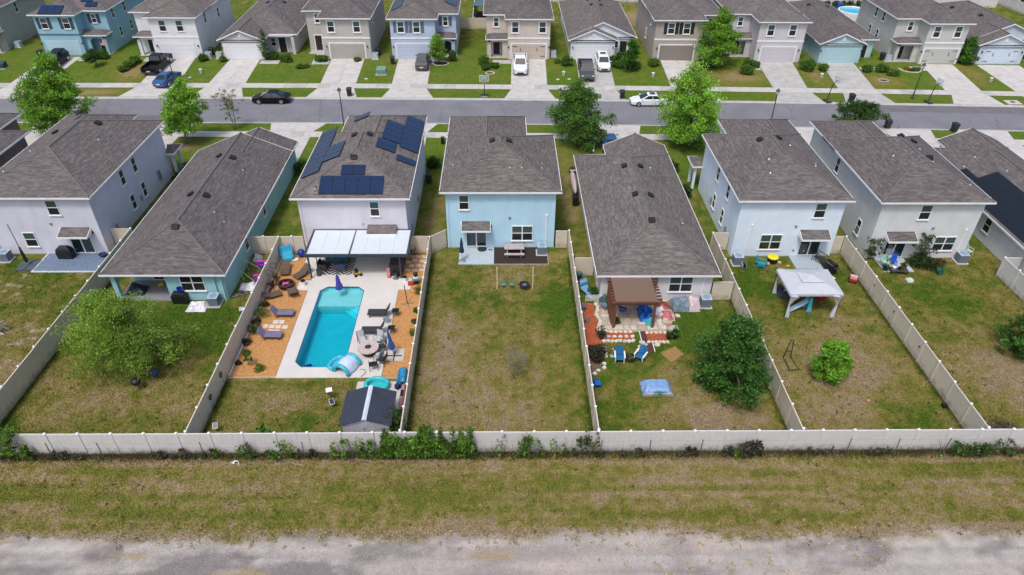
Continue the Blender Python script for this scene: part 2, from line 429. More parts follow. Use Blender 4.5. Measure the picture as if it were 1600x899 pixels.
quads = np.stack([idx[:-1, :-1], idx[:-1, 1:], idx[1:, 1:], idx[1:, :-1]], -1).reshape(-1, 4)
qc = quads.mean(1)
cxq, cyq = fx_[quads].mean(1), fy_[quads].mean(1)
hole = (cxq > -15.3) & (cxq < -10.5) & (cyq > 35.8) & (cyq < 46.6)        # the pool is dug here
track = (gmask[quads].mean(1) > .5) & (cyq < 26)
def grid_object(name, q, mat):
    used = np.unique(q); remap = np.full(nx * ny, -1); remap[used] = np.arange(len(used))
    me = bpy.data.meshes.new(name)
    co = np.stack([fx_[used], fy_[used], gz[used]], 1).astype(np.float32)
    me.vertices.add(len(used)); me.vertices.foreach_set('co', co.ravel())
    me.loops.add(len(q) * 4); me.loops.foreach_set('vertex_index', remap[q].ravel().astype(np.int32))
    me.polygons.add(len(q)); me.polygons.foreach_set('loop_start', np.arange(0, len(q) * 4, 4, dtype=np.int32))
    at = me.color_attributes.new('col', 'FLOAT_COLOR', 'POINT')
    c4 = np.concatenate([gcol[used], np.ones((len(used), 1))], 1).astype(np.float32)
    at.data.foreach_set('color', c4.ravel())
    me.update(calc_edges=True)
    me.shade_smooth()
    return tag(inst(name, me, mat), kind='structure')
grid_object('ground', quads[~hole & ~track], GROUND)
TRACK = attr_mat('packed_gravel', .95, detail=((2.7, .08), (9, .13), (34, .24)), bump=(30, .8, .04), spec=.1)
grid_object('dirt_track', quads[track], TRACK)

# ------------------------------------------------------------------ leaf and blade meshes
LEAF = attr_mat('leaves', .55, trans=.4, spec=.3)
BLADE = attr_mat('grass_blades', .8, trans=.2, spec=.15)
def leaf_mesh(name, pts, size, cols, mat, stretch=1.6, droop=0.0, up=0.0):
    n = len(pts)
    d = RNG.normal(size=(n, 3)); d[:, 2] += up - droop
    d /= np.linalg.norm(d, axis=1)[:, None]
    q = RNG.normal(size=(n, 3)); s = np.cross(d, q); s /= np.linalg.norm(s, axis=1)[:, None] + 1e-9
    L = (size * stretch)[:, None]; W = size[:, None]
    v = np.stack([pts - d*L*.5, pts + s*W*.5, pts + d*L*.5, pts - s*W*.5], 1).reshape(-1, 3).astype(np.float32)
    me = bpy.data.meshes.new(name)
    me.vertices.add(4*n); me.vertices.foreach_set('co', v.ravel())
    me.loops.add(4*n); me.loops.foreach_set('vertex_index', np.arange(4*n, dtype=np.int32))
    me.polygons.add(n); me.polygons.foreach_set('loop_start', np.arange(0, 4*n, 4, dtype=np.int32))
    at = me.color_attributes.new('col', 'FLOAT_COLOR', 'POINT')
    c = np.concatenate([np.repeat(cols, 4, 0), np.ones((4*n, 1))], 1).astype(np.float32)
    at.data.foreach_set('color', c.ravel())
    me.update(calc_edges=True)
    me.materials.append(mat)
    return me
def blades(name, label, x, y, h, cols, w=.012):
    n = len(x)
    z = gh_np(x, y)
    a = RNG.random(n) * 6.283
    lean = RNG.normal(size=(n, 2)) * .45
    dx, dy = np.cos(a) * w, np.sin(a) * w
    v = np.stack([np.stack([x - dx, y - dy, z - .04], 1), np.stack([x + dx, y + dy, z - .04], 1), np.stack([x + lean[:, 0]*h, y + lean[:, 1]*h, z + h], 1)], 1).reshape(-1, 3).astype(np.float32)
    me = bpy.data.meshes.new(name)
    me.vertices.add(3*n); me.vertices.foreach_set('co', v.ravel())
    me.loops.add(3*n); me.loops.foreach_set('vertex_index', np.arange(3*n, dtype=np.int32))
    me.polygons.add(n); me.polygons.foreach_set('loop_start', np.arange(0, 3*n, 3, dtype=np.int32))
    at = me.color_attributes.new('col', 'FLOAT_COLOR', 'POINT')
    c = np.concatenate([np.repeat(cols, 3, 0), np.ones((3*n, 1))], 1).astype(np.float32)
    at.data.foreach_set('color', c.ravel())
    me.update(calc_edges=True)
    return tag(inst(name, me, BLADE), label, 'grass', kind='stuff')

# turf blades: the strip behind the fence and the back gardens
def clear_of(x, y):
    k = (y > 43.4) & (x > -31.2) & (x < -20.9)
    k |= (y > 43.2) & (x > 7) & (x < 17.2)
    k |= (y > 35.0) & (x > -19.2) & (x < -6.2)
    k |= (x > -3.8) & (x < 4.1) & (y > 48.9)
    k |= (y > 50)
    k |= (x > 6) & (x < 7.6) & (y > 35.3)
    k |= (x > 7.4) & (x < 13.6) & (y > 38.8)
    k |= (x > -39.4) & (x < -33.5) & (y > 48)
    k |= (x > 24.8) & (x < 27.6) & (y > 48.2)
    k |= (x > 32.3) & (x < 35) & (y > 47.8)
    k |= (x > -10.1) & (x < -6.3) & (y > 28.9) & (y < 35)
    return ~k
bxx, byy = RNG.uniform(-44, 44, 420000), RNG.uniform(22.4, 50, 420000)
kk = clear_of(bxx, byy); bxx, byy = bxx[kk], byy[kk]
bc, bm = ground_look(bxx, byy)
kk = bm < .6; bxx, byy, bc = bxx[kk], byy[kk], bc[kk]
bc = bc * RNG.uniform(.5, 1.75, (len(bc), 1))
blades('turf_grass', 'short mottled turf blades over the back gardens and verge', bxx, byy, RNG.uniform(.03, .1, len(bxx)), bc, .026)
# long rank grass and dry stalks against the back fence
n = 26000
bxx = RNG.uniform(-45, 45, n); byy = 28.62 - np.abs(RNG.normal(0, .28, n))
bc = np.where(RNG.random((n, 1)) < .5, np.array([[.06, .075, .03]]), np.array([[.17, .125, .085]])) * RNG.uniform(.5, 1.3, (n, 1))
blades('rank_grass', 'rank grass and dry stalks along the foot of the back fence', bxx, byy, RNG.uniform(.1, .5, n) * (.35 + fbm(bxx, byy, 2.5, 3)), bc, .014)

# weeds, clover rosettes and ragged growth along the fence feet
wx_, wy_, wr_, wc_ = [], [], [], []
for k in range(900):
    x, y = RNG.uniform(-43, 43), RNG.uniform(22.6, 49)
    if not clear_of(np.array([x]), np.array([y]))[0]: continue
    wx_.append(x); wy_.append(y); wr_.append(RNG.uniform(.05, .2)); wc_.append((.07, .13, .02) if RNG.random() < .6 else (.26, .2, .1))
for k in range(240):
    wx_.append(RNG.uniform(-21, 21)); wy_.append(22.75 + RNG.normal()*.35); wr_.append(RNG.uniform(.06, .17)); wc_.append((.4, .33, .15) if RNG.random() < .75 else (.2, .24, .07))
for k in range(40):
    wx_.append(RNG.uniform(4, 21)); wy_.append(RNG.uniform(20.3, 22.2)); wr_.append(RNG.uniform(.08, .2)); wc_.append((.46, .36, .16))
n = 14
wx_, wy_, wr_, wc_ = (np.repeat(np.array(v), n, 0) for v in (wx_, wy_, wr_, wc_))
q_ = RNG.normal(size=(len(wx_), 2)) * wr_[:, None] * .6
me = leaf_mesh('weeds', np.stack([wx_ + q_[:, 0], wy_ + q_[:, 1], RNG.uniform(0, .07, len(wx_))], 1), RNG.uniform(.03, .075, len(wx_)), wc_ * RNG.uniform(.6, 1.5, (len(wx_), 1)), BLADE, 2.0, 0, .5)
tag(inst('weeds', me), 'small weed rosettes dotted over the lawns and strip', 'weeds', kind='stuff')
n = 34000
fxs = RNG.choice([-32.1, -19, -6.15, 5.88, 18.35, 29.73], n); sd_ = RNG.choice([-1, 1], n)
bxx = fxs + sd_ * (.06 + np.abs(RNG.normal(0, .12, n))); byy = RNG.uniform(28.9, 50.3, n)
kk = clear_of(bxx, byy); bxx, byy = bxx[kk], byy[kk]; n = len(bxx)
bc, _ = ground_look(bxx, byy)
blades('fence_foot_grass', 'unmown grass fringe along the feet of the side fences', bxx, byy, RNG.uniform(.06, .26, n) * (.4 + fbm(bxx, byy, 1.6, 5)), bc * RNG.uniform(.45, 1.4, (n, 1)) * np.array([[.85, 1.05, .8]]), .018)
# loose stones on the gravel track
n = 16000
sx_, sy_ = RNG.uniform(-21, 21, n), RNG.uniform(19.5, 22.9, n)
_, sm_ = ground_look(sx_, sy_); kk = sm_ > RNG.random(n)*.9; sx_, sy_ = sx_[kk], sy_[kk]; n = len(sx_)
sc_ = np.where(RNG.random((n, 1)) < .22, np.array([[.2, .18, .185]]), np.array([[.5, .47, .46]])) * RNG.uniform(.6, 1.25, (n, 1))
me = leaf_mesh('track_stones', np.stack([sx_, sy_, np.full(n, -.005)], 1), RNG.uniform(.015, .05, n), sc_, TRACK, 1.3)
tag(inst('track_stones', me), 'loose dark and pale stones scattered over the gravel track', 'gravel', kind='stuff')

# ------------------------------------------------------------------ street
def strip(name, t0, t1, z0, z1, mat, x0=-130, x1=130, n=52, parent=None):
    mb = MB()
    xs = [x0 + (x1 - x0) * k / n for k in range(n + 1)]
    for k in range(n):
        a, b = xs[k], xs[k+1]
        mb.face([(a, t0 + rc(a), z0), (b, t0 + rc(b), z0), (b, t1 + rc(b), z1), (a, t1 + rc(a), z1)])
    return mb.build(name, mat, parent)
road = strip('asphalt_road', K_N1 - .05, K_F1 + .05, -.08, -.08, ASPHALT); tag(road, kind='structure')
o = strip('resurfaced_strip', 84.15, K_F1 - .02, -.075, -.075, ASPHALT2, 44, 130, 20); tag(o, kind='structure')
o = strip('resurfaced_patch', 79.2, 81.0, -.075, -.075, ASPHALT2, -62, -38.5, 8); tag(o, kind='structure')
for nm, a, b in (('near', K_N0, K_N1), ('far', K_F0, K_F1)):
    mb = MB()
    s_ = 1 if b > a else -1
    prof = [(a, -.25), (a, .012), (a + .12*s_, .008), (a + .26*s_, -.05), (b, -.072), (b, -.25)]
    xs = [-130 + 5 * k for k in range(53)]
    mb.rings([[(x, t + rc(x), z) for t, z in prof] for x in xs], cap=True)
    tag(mb.build('kerb', CONC2), kind='structure')
for nm, t0, t1 in (('near', 74.65, 76.15), ('far', 90.1, 91.75)):
    e_ = thing('sidewalk', None, None); tag(e_, kind='structure')
    for k in range(-52, 56):
        x0, x1 = k * 1.52 + .008, k * 1.52 + 1.512
        mb = MB().prism([(x0, t0 + rc(x0)), (x1, t0 + rc(x1)), (x1, t1 + rc(x1)), (x0, t1 + rc(x0))], -.12, .02 + random.uniform(-.004, .004))
        mb.build('concrete_slab', CONC if random.random() < .75 else CONC2, e_)
def driveway(xg, ts, tv, tk, tg, z_up, mat=CONC, walk=None):
    """xg: (left, right) at the garage, ts at the sidewalk, tv at the verge, tk at the kerb; tg: garage line t"""
    e_ = thing('driveway', None, None); tag(e_, kind='structure')
    far = tg > 90
    sA, sB, kb = (91.76, 90.09, K_F0 + .01) if far else (74.64, 76.16, K_N0 - .01)
    top = lambda x, y: gh(x, y) + .026
    bot = lambda x, y: gh(x, y) - .15
    def slab(xa0, xb0, t0, xa1, xb1, t1):
        g = .01
        q = [(xa0 + g, t0), (xb0 - g, t0), (xb1 - g, t1), (xa1 + g, t1)]
        dt = .01 if t1 > t0 else -.01
        q = [(q[0][0], q[0][1] + dt), (q[1][0], q[1][1] + dt), (q[2][0], q[2][1] - dt), (q[3][0], q[3][1] - dt)]
        q = [(x, t + rc(x)) for x, t in q]
        if (t1 < t0): q = q[::-1]
        MB().prism(q, bot, top).build('concrete_slab', mat, e_)
    rows = 3
    for r_ in range(rows):
        f0, f1 = r_ / rows, (r_ + 1) / rows
        t0, t1 = tg + (sA - tg) * f0, tg + (sA - tg) * f1
        L0, R0 = xg[0] + (ts[0]-xg[0])*f0, xg[1] + (ts[1]-xg[1])*f0
        L1, R1 = xg[0] + (ts[0]-xg[0])*f1, xg[1] + (ts[1]-xg[1])*f1
        slab(L0, (L0+R0)/2, t0, L1, (L1+R1)/2, t1); slab((L0+R0)/2, R0, t0, (L1+R1)/2, R1, t1)
    mv, mk = (tv[0]+tv[1])/2, (tk[0]+tk[1])/2
    slab(tv[0], mv, sB, tk[0], mk, kb); slab(mv, tv[1], sB, mk, tk[1], kb)
    return e_
FD = [((-65.1, -60.4), (-65.4, -60.5), (-66.6, -59.6)), ((-48.5, -44.0), (-48.3, -43.2), (-49.1, -42.9)), ((-38.8, -34.6), (-39.2, -34.3), (-40.0, -33.2)),
      ((-24.4, -19.7), (-24.3, -19.5), (-25.1, -18.6)), ((-14.8, -10.0), (-14.7, -9.9), (-15.4, -8.8)), ((1.5, 6.4), (1.3, 6.2), (.4, 7.0)), ((10.8, 15.6), (10.6, 15.3), (9.9, 16.0)),
      ((23.0, 27.8), (22.8, 27.6), (22.2, 28.4)), ((36.9, 42.0), (36.5, 41.1), (35.4, 41.5)), ((46.1, 50.8), (45.2, 50.1), (44.3, 50.6)), ((60.4, 64.9), (59.4, 64.2), (58.0, 64.5)), ((68.3, 74.4), (68.7, 74.2), (67.6, 75.0)),
      ((-79.5, -74.6), (-79.5, -74.6), (-80.4, -73.8))]
for xg, ts, tk in FD: driveway(xg, ts, ts, tk, 100.95, 1, CONC if random.random() < .7 else CONC2)
ND = [(-26.9, -21.9, -27.4, -20.8, 67.0), (-41.9, -36.9, -42.6, -36.0, 67.2), (-13.6, -8.6, -14.4, -7.6, 67.2), (-4.7, .3, -5.4, 1.1, 67.2), (11.2, 16.1, 10.4, 16.6, 66.6), (23.0, 28.0, 22.2, 28.8, 66.5), (31.9, 36.9, 31.2, 37.6, 66.2), (45.6, 50.4, 44.6, 51.0, 68.2), (54.5, 59.4, 53.2, 60.0, 68.0), (-54.6, -49.6, -55.4, -48.8, 67.6)]
for a0, b0, c0, d0, tg in ND: driveway((a0, b0), (a0, b0), (a0, b0), (c0, d0), tg, 0)
# front walks from driveway to porch
def walk(pts, w=1.1, z=.02):
    mb = MB()
    (xa, ya), (xb, yb) = pts
    if abs(xb - xa) > abs(yb - ya): q = [(min(xa,xb), ya - w/2), (max(xa,xb), ya - w/2), (max(xa,xb), yb + w/2), (min(xa,xb), yb + w/2)]
    else: q = [(xa - w/2, min(ya,yb)), (xa + w/2, min(ya,yb)), (xb + w/2, max(ya,yb)), (xb - w/2, max(ya,yb))]
    tag(mb.prism(q, lambda x, y: gh(x, y) - .1, lambda x, y: gh(x, y) + z).build('front_walk', CONC2), kind='structure')
for p_ in (((-60.3, 100.2), (-57.6, 100.6)), ((-48.7, 100.0), (-51.0, 100.4)), ((-34.3, 99.3), (-31.6, 99.4)), ((-24.5, 99.2), (-26.9, 99.6)), ((-26.4, 100.2), (-26.4, 104.4)), ((-9.9, 99.4), (-8.0, 99.8)), ((1.4, 99.6), (-1.2, 99.8)),
           ((15.7, 98.9), (17.6, 98.7)), ((27.9, 98.5), (30.0, 98.9)), ((36.7, 97.4), (34.4, 97.8)), ((50.9, 97.5), (53.2, 97.3)), ((60.2, 97.2), (58.2, 97.6))): walk(p_)

# ------------------------------------------------------------------ houses
PITCH = .42
SLOPE = math.atan(PITCH)
RIDGE = P('ridge_cap', (.15, .135, .137), .9, .15, 4)
_SW = {}
def stucco(rgb):
    k = 'stucco_%d_%d_%d' % tuple(int(c * 100) for c in rgb)
    return P(k, rgb, .9, .06, .8, .35, 28, spec=.15, dirt=.18, streak=1.6)
def uvface(mb, pts):
    p = [Vector(q) for q in pts]
    n = (p[1] - p[0]).cross(p[2] - p[0]).normalized()
    if n.z < 0: p = p[::-1]; n = -n
    u = Vector((0, 0, 1)).cross(n); u = u.normalized() if u.length > 1e-6 else Vector((1, 0, 0))
    v = n.cross(u)
    mb.face(p, [(q.dot(u), q.dot(v)) for q in p])
def roof(mb, fas, cap, x0, x1, y0, y1, z, ov=.42, d='y', lo='hip', hi='hip', lift=0.0, pitch=PITCH, walls=None):
    """one roof block over the wall rectangle; lo and hi are its ends along the ridge: hip, gable or none"""
    def T(a, b, c): return (a, b, c + lift) if d == 'y' else (b, a, c + lift)
    A0, A1, B0, B1 = (x0, x1, y0, y1) if d == 'y' else (y0, y1, x0, x1)
    a0, a1 = A0 - ov, A1 + ov
    gl = .25
    b0 = B0 - (ov if lo == 'hip' else gl if lo == 'gable' else 0)
    b1 = B1 + (ov if hi == 'hip' else gl if hi == 'gable' else 0)
    half = (a1 - a0) / 2; am = (a0 + a1) / 2; h = half * pitch
    r0 = b0 + half if lo == 'hip' else b0
    r1 = b1 - half if hi == 'hip' else b1
    if r1 < r0: r0 = r1 = (r0 + r1) / 2
    uvface(mb, [T(a0, b0, z), T(a0, b1, z), T(am, r1, z+h), T(am, r0, z+h)] if r1 > r0 else [T(a0, b0, z), T(a0, b1, z), T(am, r0, z+h)])
    uvface(mb, [T(a1, b0, z), T(a1, b1, z), T(am, r1, z+h), T(am, r0, z+h)] if r1 > r0 else [T(a1, b0, z), T(a1, b1, z), T(am, r0, z+h)])
    if lo == 'hip': uvface(mb, [T(a0, b0, z), T(a1, b0, z), T(am, r0, z+h)])
    if hi == 'hip': uvface(mb, [T(a0, b1, z), T(a1, b1, z), T(am, r1, z+h)])
    c_ = .012
    if r1 > r0: cap.tube([T(am, r0, z+h+c_), T(am, r1, z+h+c_)], .085, 5)
    for bb, rr, kind in ((b0, r0, lo), (b1, r1, hi)):
        if kind == 'hip':
            for aa in (a0, a1): cap.tube([T(aa, bb, z+c_), T(am, rr, z+h+c_)], .075, 5)
    # fascia boards, soffit, rake boards
    f = .15
    def fb(a_0, a_1, b_0, b_1):
        p, q = T(a_0, b_0, 0), T(a_1, b_1, 0)
        fas.box(min(p[0], q[0]), max(p[0], q[0]), min(p[1], q[1]), max(p[1], q[1]), z - f + lift, z - .004 + lift)
    fb(a0 - .05, a0, b0, b1); fb(a1, a1 + .05, b0, b1)
    for bb, sg, kind in ((b0, -1, lo), (b1, 1, hi)):
        if kind == 'hip': fb(a0 - .05, a1 + .05, min(bb, bb + sg*.05), max(bb, bb + sg*.05))
        if kind == 'gable':
            for aa in (a0 - .05, a1 + .05):
                e1, e2 = T(aa, bb, z - f), T(am, bb, z + h - f + .03)
                i = len(fas.v)
                th = sg * .05
                pts = [T(aa, bb, z - f), T(am, bb, z + h - f), T(am, bb, z + h + .015), T(aa, bb, z + .0)]
                pts2 = [T(aa, bb + th, z - f), T(am, bb + th, z + h - f), T(am, bb + th, z + h + .015), T(aa, bb + th, z + .0)]
                fas.rings([pts, pts2])
            if walls is not None:
                wb = B0 if kind == lo and bb == b0 else B1
                if bb == b1: wb = B1
                zi = z + (A0 - a0) * pitch - .06
                walls.face([T(A0, wb, z - .3), T(A1, wb, z - .3), T(A1, wb, zi), T(am, wb, z + h - .06), T(A0, wb, zi)])
    fas.face([T(a0, b0, z - f), T(a1, b0, z - f), T(a1, b1, z - f), T(a0, b1, z - f)])

ROT = {'S': 0, 'E': math.pi/2, 'N': math.pi, 'W': -math.pi/2}
_WM = {}
def on_wall(side, c, at, z): return (c, at, z) if side in 'SN' else (at, c, z)
def window(h, side, c, at, z, w=.9, hh=1.45, kind='single', trim=0, shutter=None, parent=None, dark=False):
    key = (w, hh, kind, trim, dark)
    if key not in _WM:
        fr = MB(); t = .055; nx_ = 2 if kind == 'double' else 1
        fr.box(-w/2, -w/2 + t, -.06, 0, 0, hh); fr.box(w/2 - t, w/2, -.06, 0, 0, hh)
        fr.box(-w/2 + t, w/2 - t, -.06, 0, 0, t); fr.box(-w/2 + t, w/2 - t, -.06, 0, hh - t, hh)
        if nx_ == 2: fr.box(-.045, .045, -.058, 0, t, hh - t)
        cells = [(-w/2 + t, -.045), (.045, w/2 - t)] if nx_ == 2 else [(-w/2 + t, w/2 - t)]
        for a0, a1 in cells: fr.box(a0, a1, -.05, 0, hh*.49, hh*.53)
        fr.box(-w/2 - .06, w/2 + .06, -.11, 0, -.07, 0)
        if trim:
            fr.box(-w/2 - trim, -w/2, -.045, 0, 0, hh + trim); fr.box(w/2, w/2 + trim, -.045, 0, 0, hh + trim)
            fr.box(-w/2, w/2, -.045, 0, hh, hh + trim); fr.box(-w/2 - trim - .03, w/2 + trim + .03, -.1, 0, -.14, -.07)
        panes = []
        for a0, a1 in cells:
            panes.append((MB().box(a0, a1, -.022, -.004, hh*.53, hh - t).mesh('pane'), GLASS_LO if dark else GLASS_UP))
            panes.append((MB().box(a0, a1, -.026, -.004, t, hh*.49).mesh('pane'), GLASS_LO))
        _WM[key] = (fr.mesh('window'), panes)
    fm, panes = _WM[key]
    o = inst('window', fm, WHITE, h, on_wall(side, c, at, z), ROT[side])
    for me, mt in panes: inst('pane', me, mt, o)
    if shutter:
        k2 = ('sh', hh)
        if k2 not in _WM:
            mb = MB(); mb.box(-.23, -.17, -.05, 0, 0, hh); mb.box(.17, .23, -.05, 0, 0, hh)
            for q in range(3): mb.box(-.17, .17, -.05, 0, q*(hh-.08)/2, q*(hh-.08)/2 + .08)
            for q in range(14): mb.box(-.17, .17, -.035, 0, .09 + q*(hh-.16)/14, .09 + (q+.7)*(hh-.16)/14)
            _WM[k2] = mb.mesh('shutter')
        for s_ in (-1, 1):
            dx = s_ * (w/2 + trim + .26)
            p_ = on_wall(side, c + (dx if side in 'SE' else -dx), at, z)
            me = _WM[k2] if shutter == 'n' else _WM[k2]
            so = bpy.data.objects.new('shutter', me); COL.objects.link(so); so.location = p_; so.rotation_euler = (0, 0, ROT[side]); so.parent = h
            if not me.materials: me.materials.append(shutter)
            so.material_slots[0].link = 'OBJECT'; so.material_slots[0].material = shutter
    return o
def slider(h, side, c, at, z=.12, w=1.8, hh=2.05, awn=True, si=0, col=None):
    fr = MB(); t = .06
    fr.box(-w/2, -w/2 + t, -.06, 0, 0, hh); fr.box(w/2 - t, w/2, -.06, 0, 0, hh); fr.box(-w/2 + t, w/2 - t, -.06, 0, 0, .09); fr.box(-w/2 + t, w/2 - t, -.06, 0, hh - t, hh); fr.box(-.05, .05, -.065, 0, .09, hh - t)
    o = fr.build('sliding_door', WHITE, h, on_wall(side, c, at, z), ROT[side])
    MB().box(-w/2 + t, -.05, -.03, -.004, .09, hh - t).build('pane', DOORGLASS, o)
    MB().box(.05, w/2 - t, -.024, -.004, .09, hh - t).build('pane', DOORGLASS, o)
    if awn:
        a_ = MB(); aw = 2.45; zb = hh + .42; zf = hh + .14; dp = .95
        uvface(a_, [(-aw/2, -dp, zf), (aw/2, -dp, zf), (aw/2, 0, zb + .12), (-aw/2, 0, zb + .12)])
        ao = a_.build('awning_roof', SHINGLES[si], h, on_wall(side, c, at, z), ROT[side])
        f_ = MB(); f_.box(-aw/2 - .04, aw/2 + .04, -dp - .05, -dp, zf - .16, zf - .004); f_.face([(-aw/2, -dp, zf - .1), (aw/2, -dp, zf - .1), (aw/2, 0, zf - .1), (-aw/2, 0, zf - .1)])
        for s_ in (-1, 1):
            x = s_ * aw/2
            f_.rings([[(x, -dp, zf - .16), (x, 0, zf - .16), (x, 0, zb + .11), (x, -dp, zf - .01)], [(x + s_*.04, -dp, zf - .16), (x + s_*.04, 0, zf - .16), (x + s_*.04, 0, zb + .11), (x + s_*.04, -dp, zf - .01)]])
        f_.build('fascia', WHITE, ao)
        l_ = MB(); l_.box(-.07, .07, -.14, 0, 0, .16); l_.lathe([(.05, -.06), (.07, 0), (.04, .06)], 8, (0, -.1, .02)); l_.build('wall_light', BLACK, h, on_wall(side, c + 1.28, at, z + hh + .0), ROT[side])
    return o
def garage_door(h, c, at, z, mat, w=4.88, hh=2.15, carriage=False, trim=True):
    d_ = MB(); d_.box(-w/2, w/2, -.02, 0, 0, hh)
    for r_ in range(4):
        d_.box(-w/2 + .03, w/2 - .03, -.03, -.02, r_*hh/4 + .012, (r_+1)*hh/4 - .012)
        for q in range(8): d_.box(-w/2 + q*w/8 + .09, -w/2 + (q+1)*w/8 - .09, -.042, -.03, r_*hh/4 + .1, (r_+1)*hh/4 - .1)
    o = d_.build('garage_door', mat, h, (c, at - .02, z))
    if carriage:
        k = MB()
        for s_ in (-1, 1):
            k.box(s_*w*.24 - .03, s_*w*.24 + .03, -.09, -.04, hh*.55, hh*.75)
            for zz in (.2, .86): k.box(min(s_*w*.48, s_*w*.34), max(s_*w*.48, s_*w*.34), -.07, -.04, hh*zz - .03, hh*zz + .03)
        k.build('door_hardware', BLACK, o)
    if trim:
        t_ = MB(); t_.box(-w/2 - .18, -w/2, -.05, 0, 0, hh + .16); t_.box(w/2, w/2 + .18, -.05, 0, 0, hh + .16); t_.box(-w/2, w/2, -.05, 0, hh, hh + .16)
        t_.build('door_trim', WHITE, h, (c, at - .01, z))
    for s_ in (-1, 1):
        l_ = MB(); l_.box(-.05, .05, -.1, 0, -.1, .1); l_.lathe([(.03, -.16), (.08, -.08), (.09, .1), (.02, .18)], 8, (0, -.14, 0))
        l_.build('wall_light', BLACK, h, (c + s_*(w/2 + .45), at, z + 1.75))
    return o
def box_vent(ro, x, y, z, side):
    """black box vent lying on a slope that rises away from the given side"""
    mb = MB(); mb.cbox(0, 0, .07, .5, .42, .14); mb.cbox(0, -.03, .16, .58, .5, .05)
    o = mb.build('roof_vent', VENT, ro, (x, y, z), ROT[side], bevel=.02)
    o.rotation_euler = (Matrix.Rotation(ROT[side], 3, 'Z') @ Matrix.Rotation(SLOPE, 3, 'X')).to_euler()
def pipe(ro, x, y, z):
    mb = MB(); mb.lathe([(.13, -.03), (.07, .06), (.05, .08), (.05, .38), (.06, .38), (.06, .42)], 8)
    mb.build('vent_pipe', STEEL, ro, (x, y, z))
_PM = {}
SOLARM = P('solar_cells', (.005, .022, .075), .16, .25, 3, spec=.7)
SOLARF = P('solar_frame', (.010, .02, .05), .35, .1)
def solar(ro, x, y, z, side, w=1.04, l=1.7):
    k = (w, l)
    if k not in _PM:
        mb = MB(); mb.cbox(0, 0, 0, w - .02, l - .02, .035)
        for q in (-1, 1): mb.cbox(q*(w/2 - .012), 0, .004, .022, l, .045); mb.cbox(0, q*(l/2 - .012), .004, w, .022, .045)
        c_ = MB()
        for i in range(6):
            for j in range(10): c_.cbox(-w/2 + .03 + (i + .5)*(w - .06)/6, -l/2 + .03 + (j + .5)*(l - .06)/10, .02, (w - .06)/6 - .008, (l - .06)/10 - .008, .006)
        _PM[k] = (mb.mesh('solar_panel'), c_.mesh('cells'))
    a_, b_ = _PM[k]
    eul = (Matrix.Rotation(ROT[side], 3, 'Z') @ Matrix.Rotation(SLOPE, 3, 'X')).to_euler()
    me = a_
    o = inst('solar_panel', me, SOLARF, ro, (x, y, z + .11)); o.rotation_euler = eul
    # the cells lie in the frame: second material on the same panel
    if len(me.materials) < 2:
        me.materials.append(SOLARM)
        nv = len(me.vertices)
        import bmesh
        bm = bmesh.new(); bm.from_mesh(me)
        n0 = len(bm.faces); bm.from_mesh(b_); bm.faces.ensure_lookup_table()
        for fc in bm.faces[n0:]: fc.material_index = 1
        bm.to_mesh(me); bm.free()
    return o

def new_house(label):
    return thing('house', label, 'house')
def downspout(h, x, y, z0, z1, mat):
    MB().box(x - .05, x + .05, y - .05, y + .05, z0, z1).build('downspout', mat, h)
def conduit(h, side, c, at, z0, z1):
    mb = MB(); mb.box(-.05, .05, -.08, 0, z0, z1); mb.cbox(0, -.05, z1, .16, .12, .12)
    mb.build('line_cover', WHITE, h, on_wall(side, c, at, 0), ROT[side])

def near_two(label, col, x0, x1, y0, yrec, yfront, wx, si, vents=(), pipes=(), zt=5.75):
    h = new_house(label); st = stucco(col)
    w = MB(); w.box(x0, x1, y0, yrec, 0, zt); w.box(wx[0], wx[1], yrec, yfront, 0, zt)
    w.build('wall', st, h)
    r_, f_, c_ = MB(), MB(), MB()
    roof(r_, f_, c_, x0, x1, y0, yrec, zt)
    hw = (wx[1] - wx[0] + .84) / 2
    roof(r_, f_, c_, wx[0], wx[1], yrec + .42 - hw, yfront, zt, lo='none', lift=.004)
    ro = r_.build('roof', SHINGLES[si], h)
    f_.build('fascia', WHITE, ro); c_.build('ridge_cap', RIDGE, ro)
    def rz(x, y): return zt + PITCH * min(x - x0 + .42, x1 + .42 - x, y - y0 + .42)
    for x, y, s_ in vents: box_vent(ro, x, y, rz(x, y), s_)
    for x, y in pipes: pipe(ro, x, y, rz(x, y))
    MB().box(x0 - .02, x1 + .02, y0 - .02, y0 + .1, 0, .09).build('plinth', CONC2, h)
    xm = x0 + .62*(x1 - x0)
    for dx, dz, w_ in ((0, .55, .09), (.9, .5, .07), (-.35, 2.95, .1)): MB().box(xm + dx - w_, xm + dx + w_, y0 - .06, y0, dz, dz + w_*2).build('wall_fitting', STEEL, h)
    MB().box(x0 + .12, x0 + .2, y0 - .07, y0, .1, zt - .1).build('downspout', st, h)
    for yy in (y0 + 2.2, y0 + 7.4):
        for xx, s_ in ((x0, -1), (x1, 1)): MB().box(min(xx, xx + s_*.09), max(xx, xx + s_*.09), yy, yy + .3, 1.1, 1.6).build('meter_box', STEEL, h)
    return h, ro, st

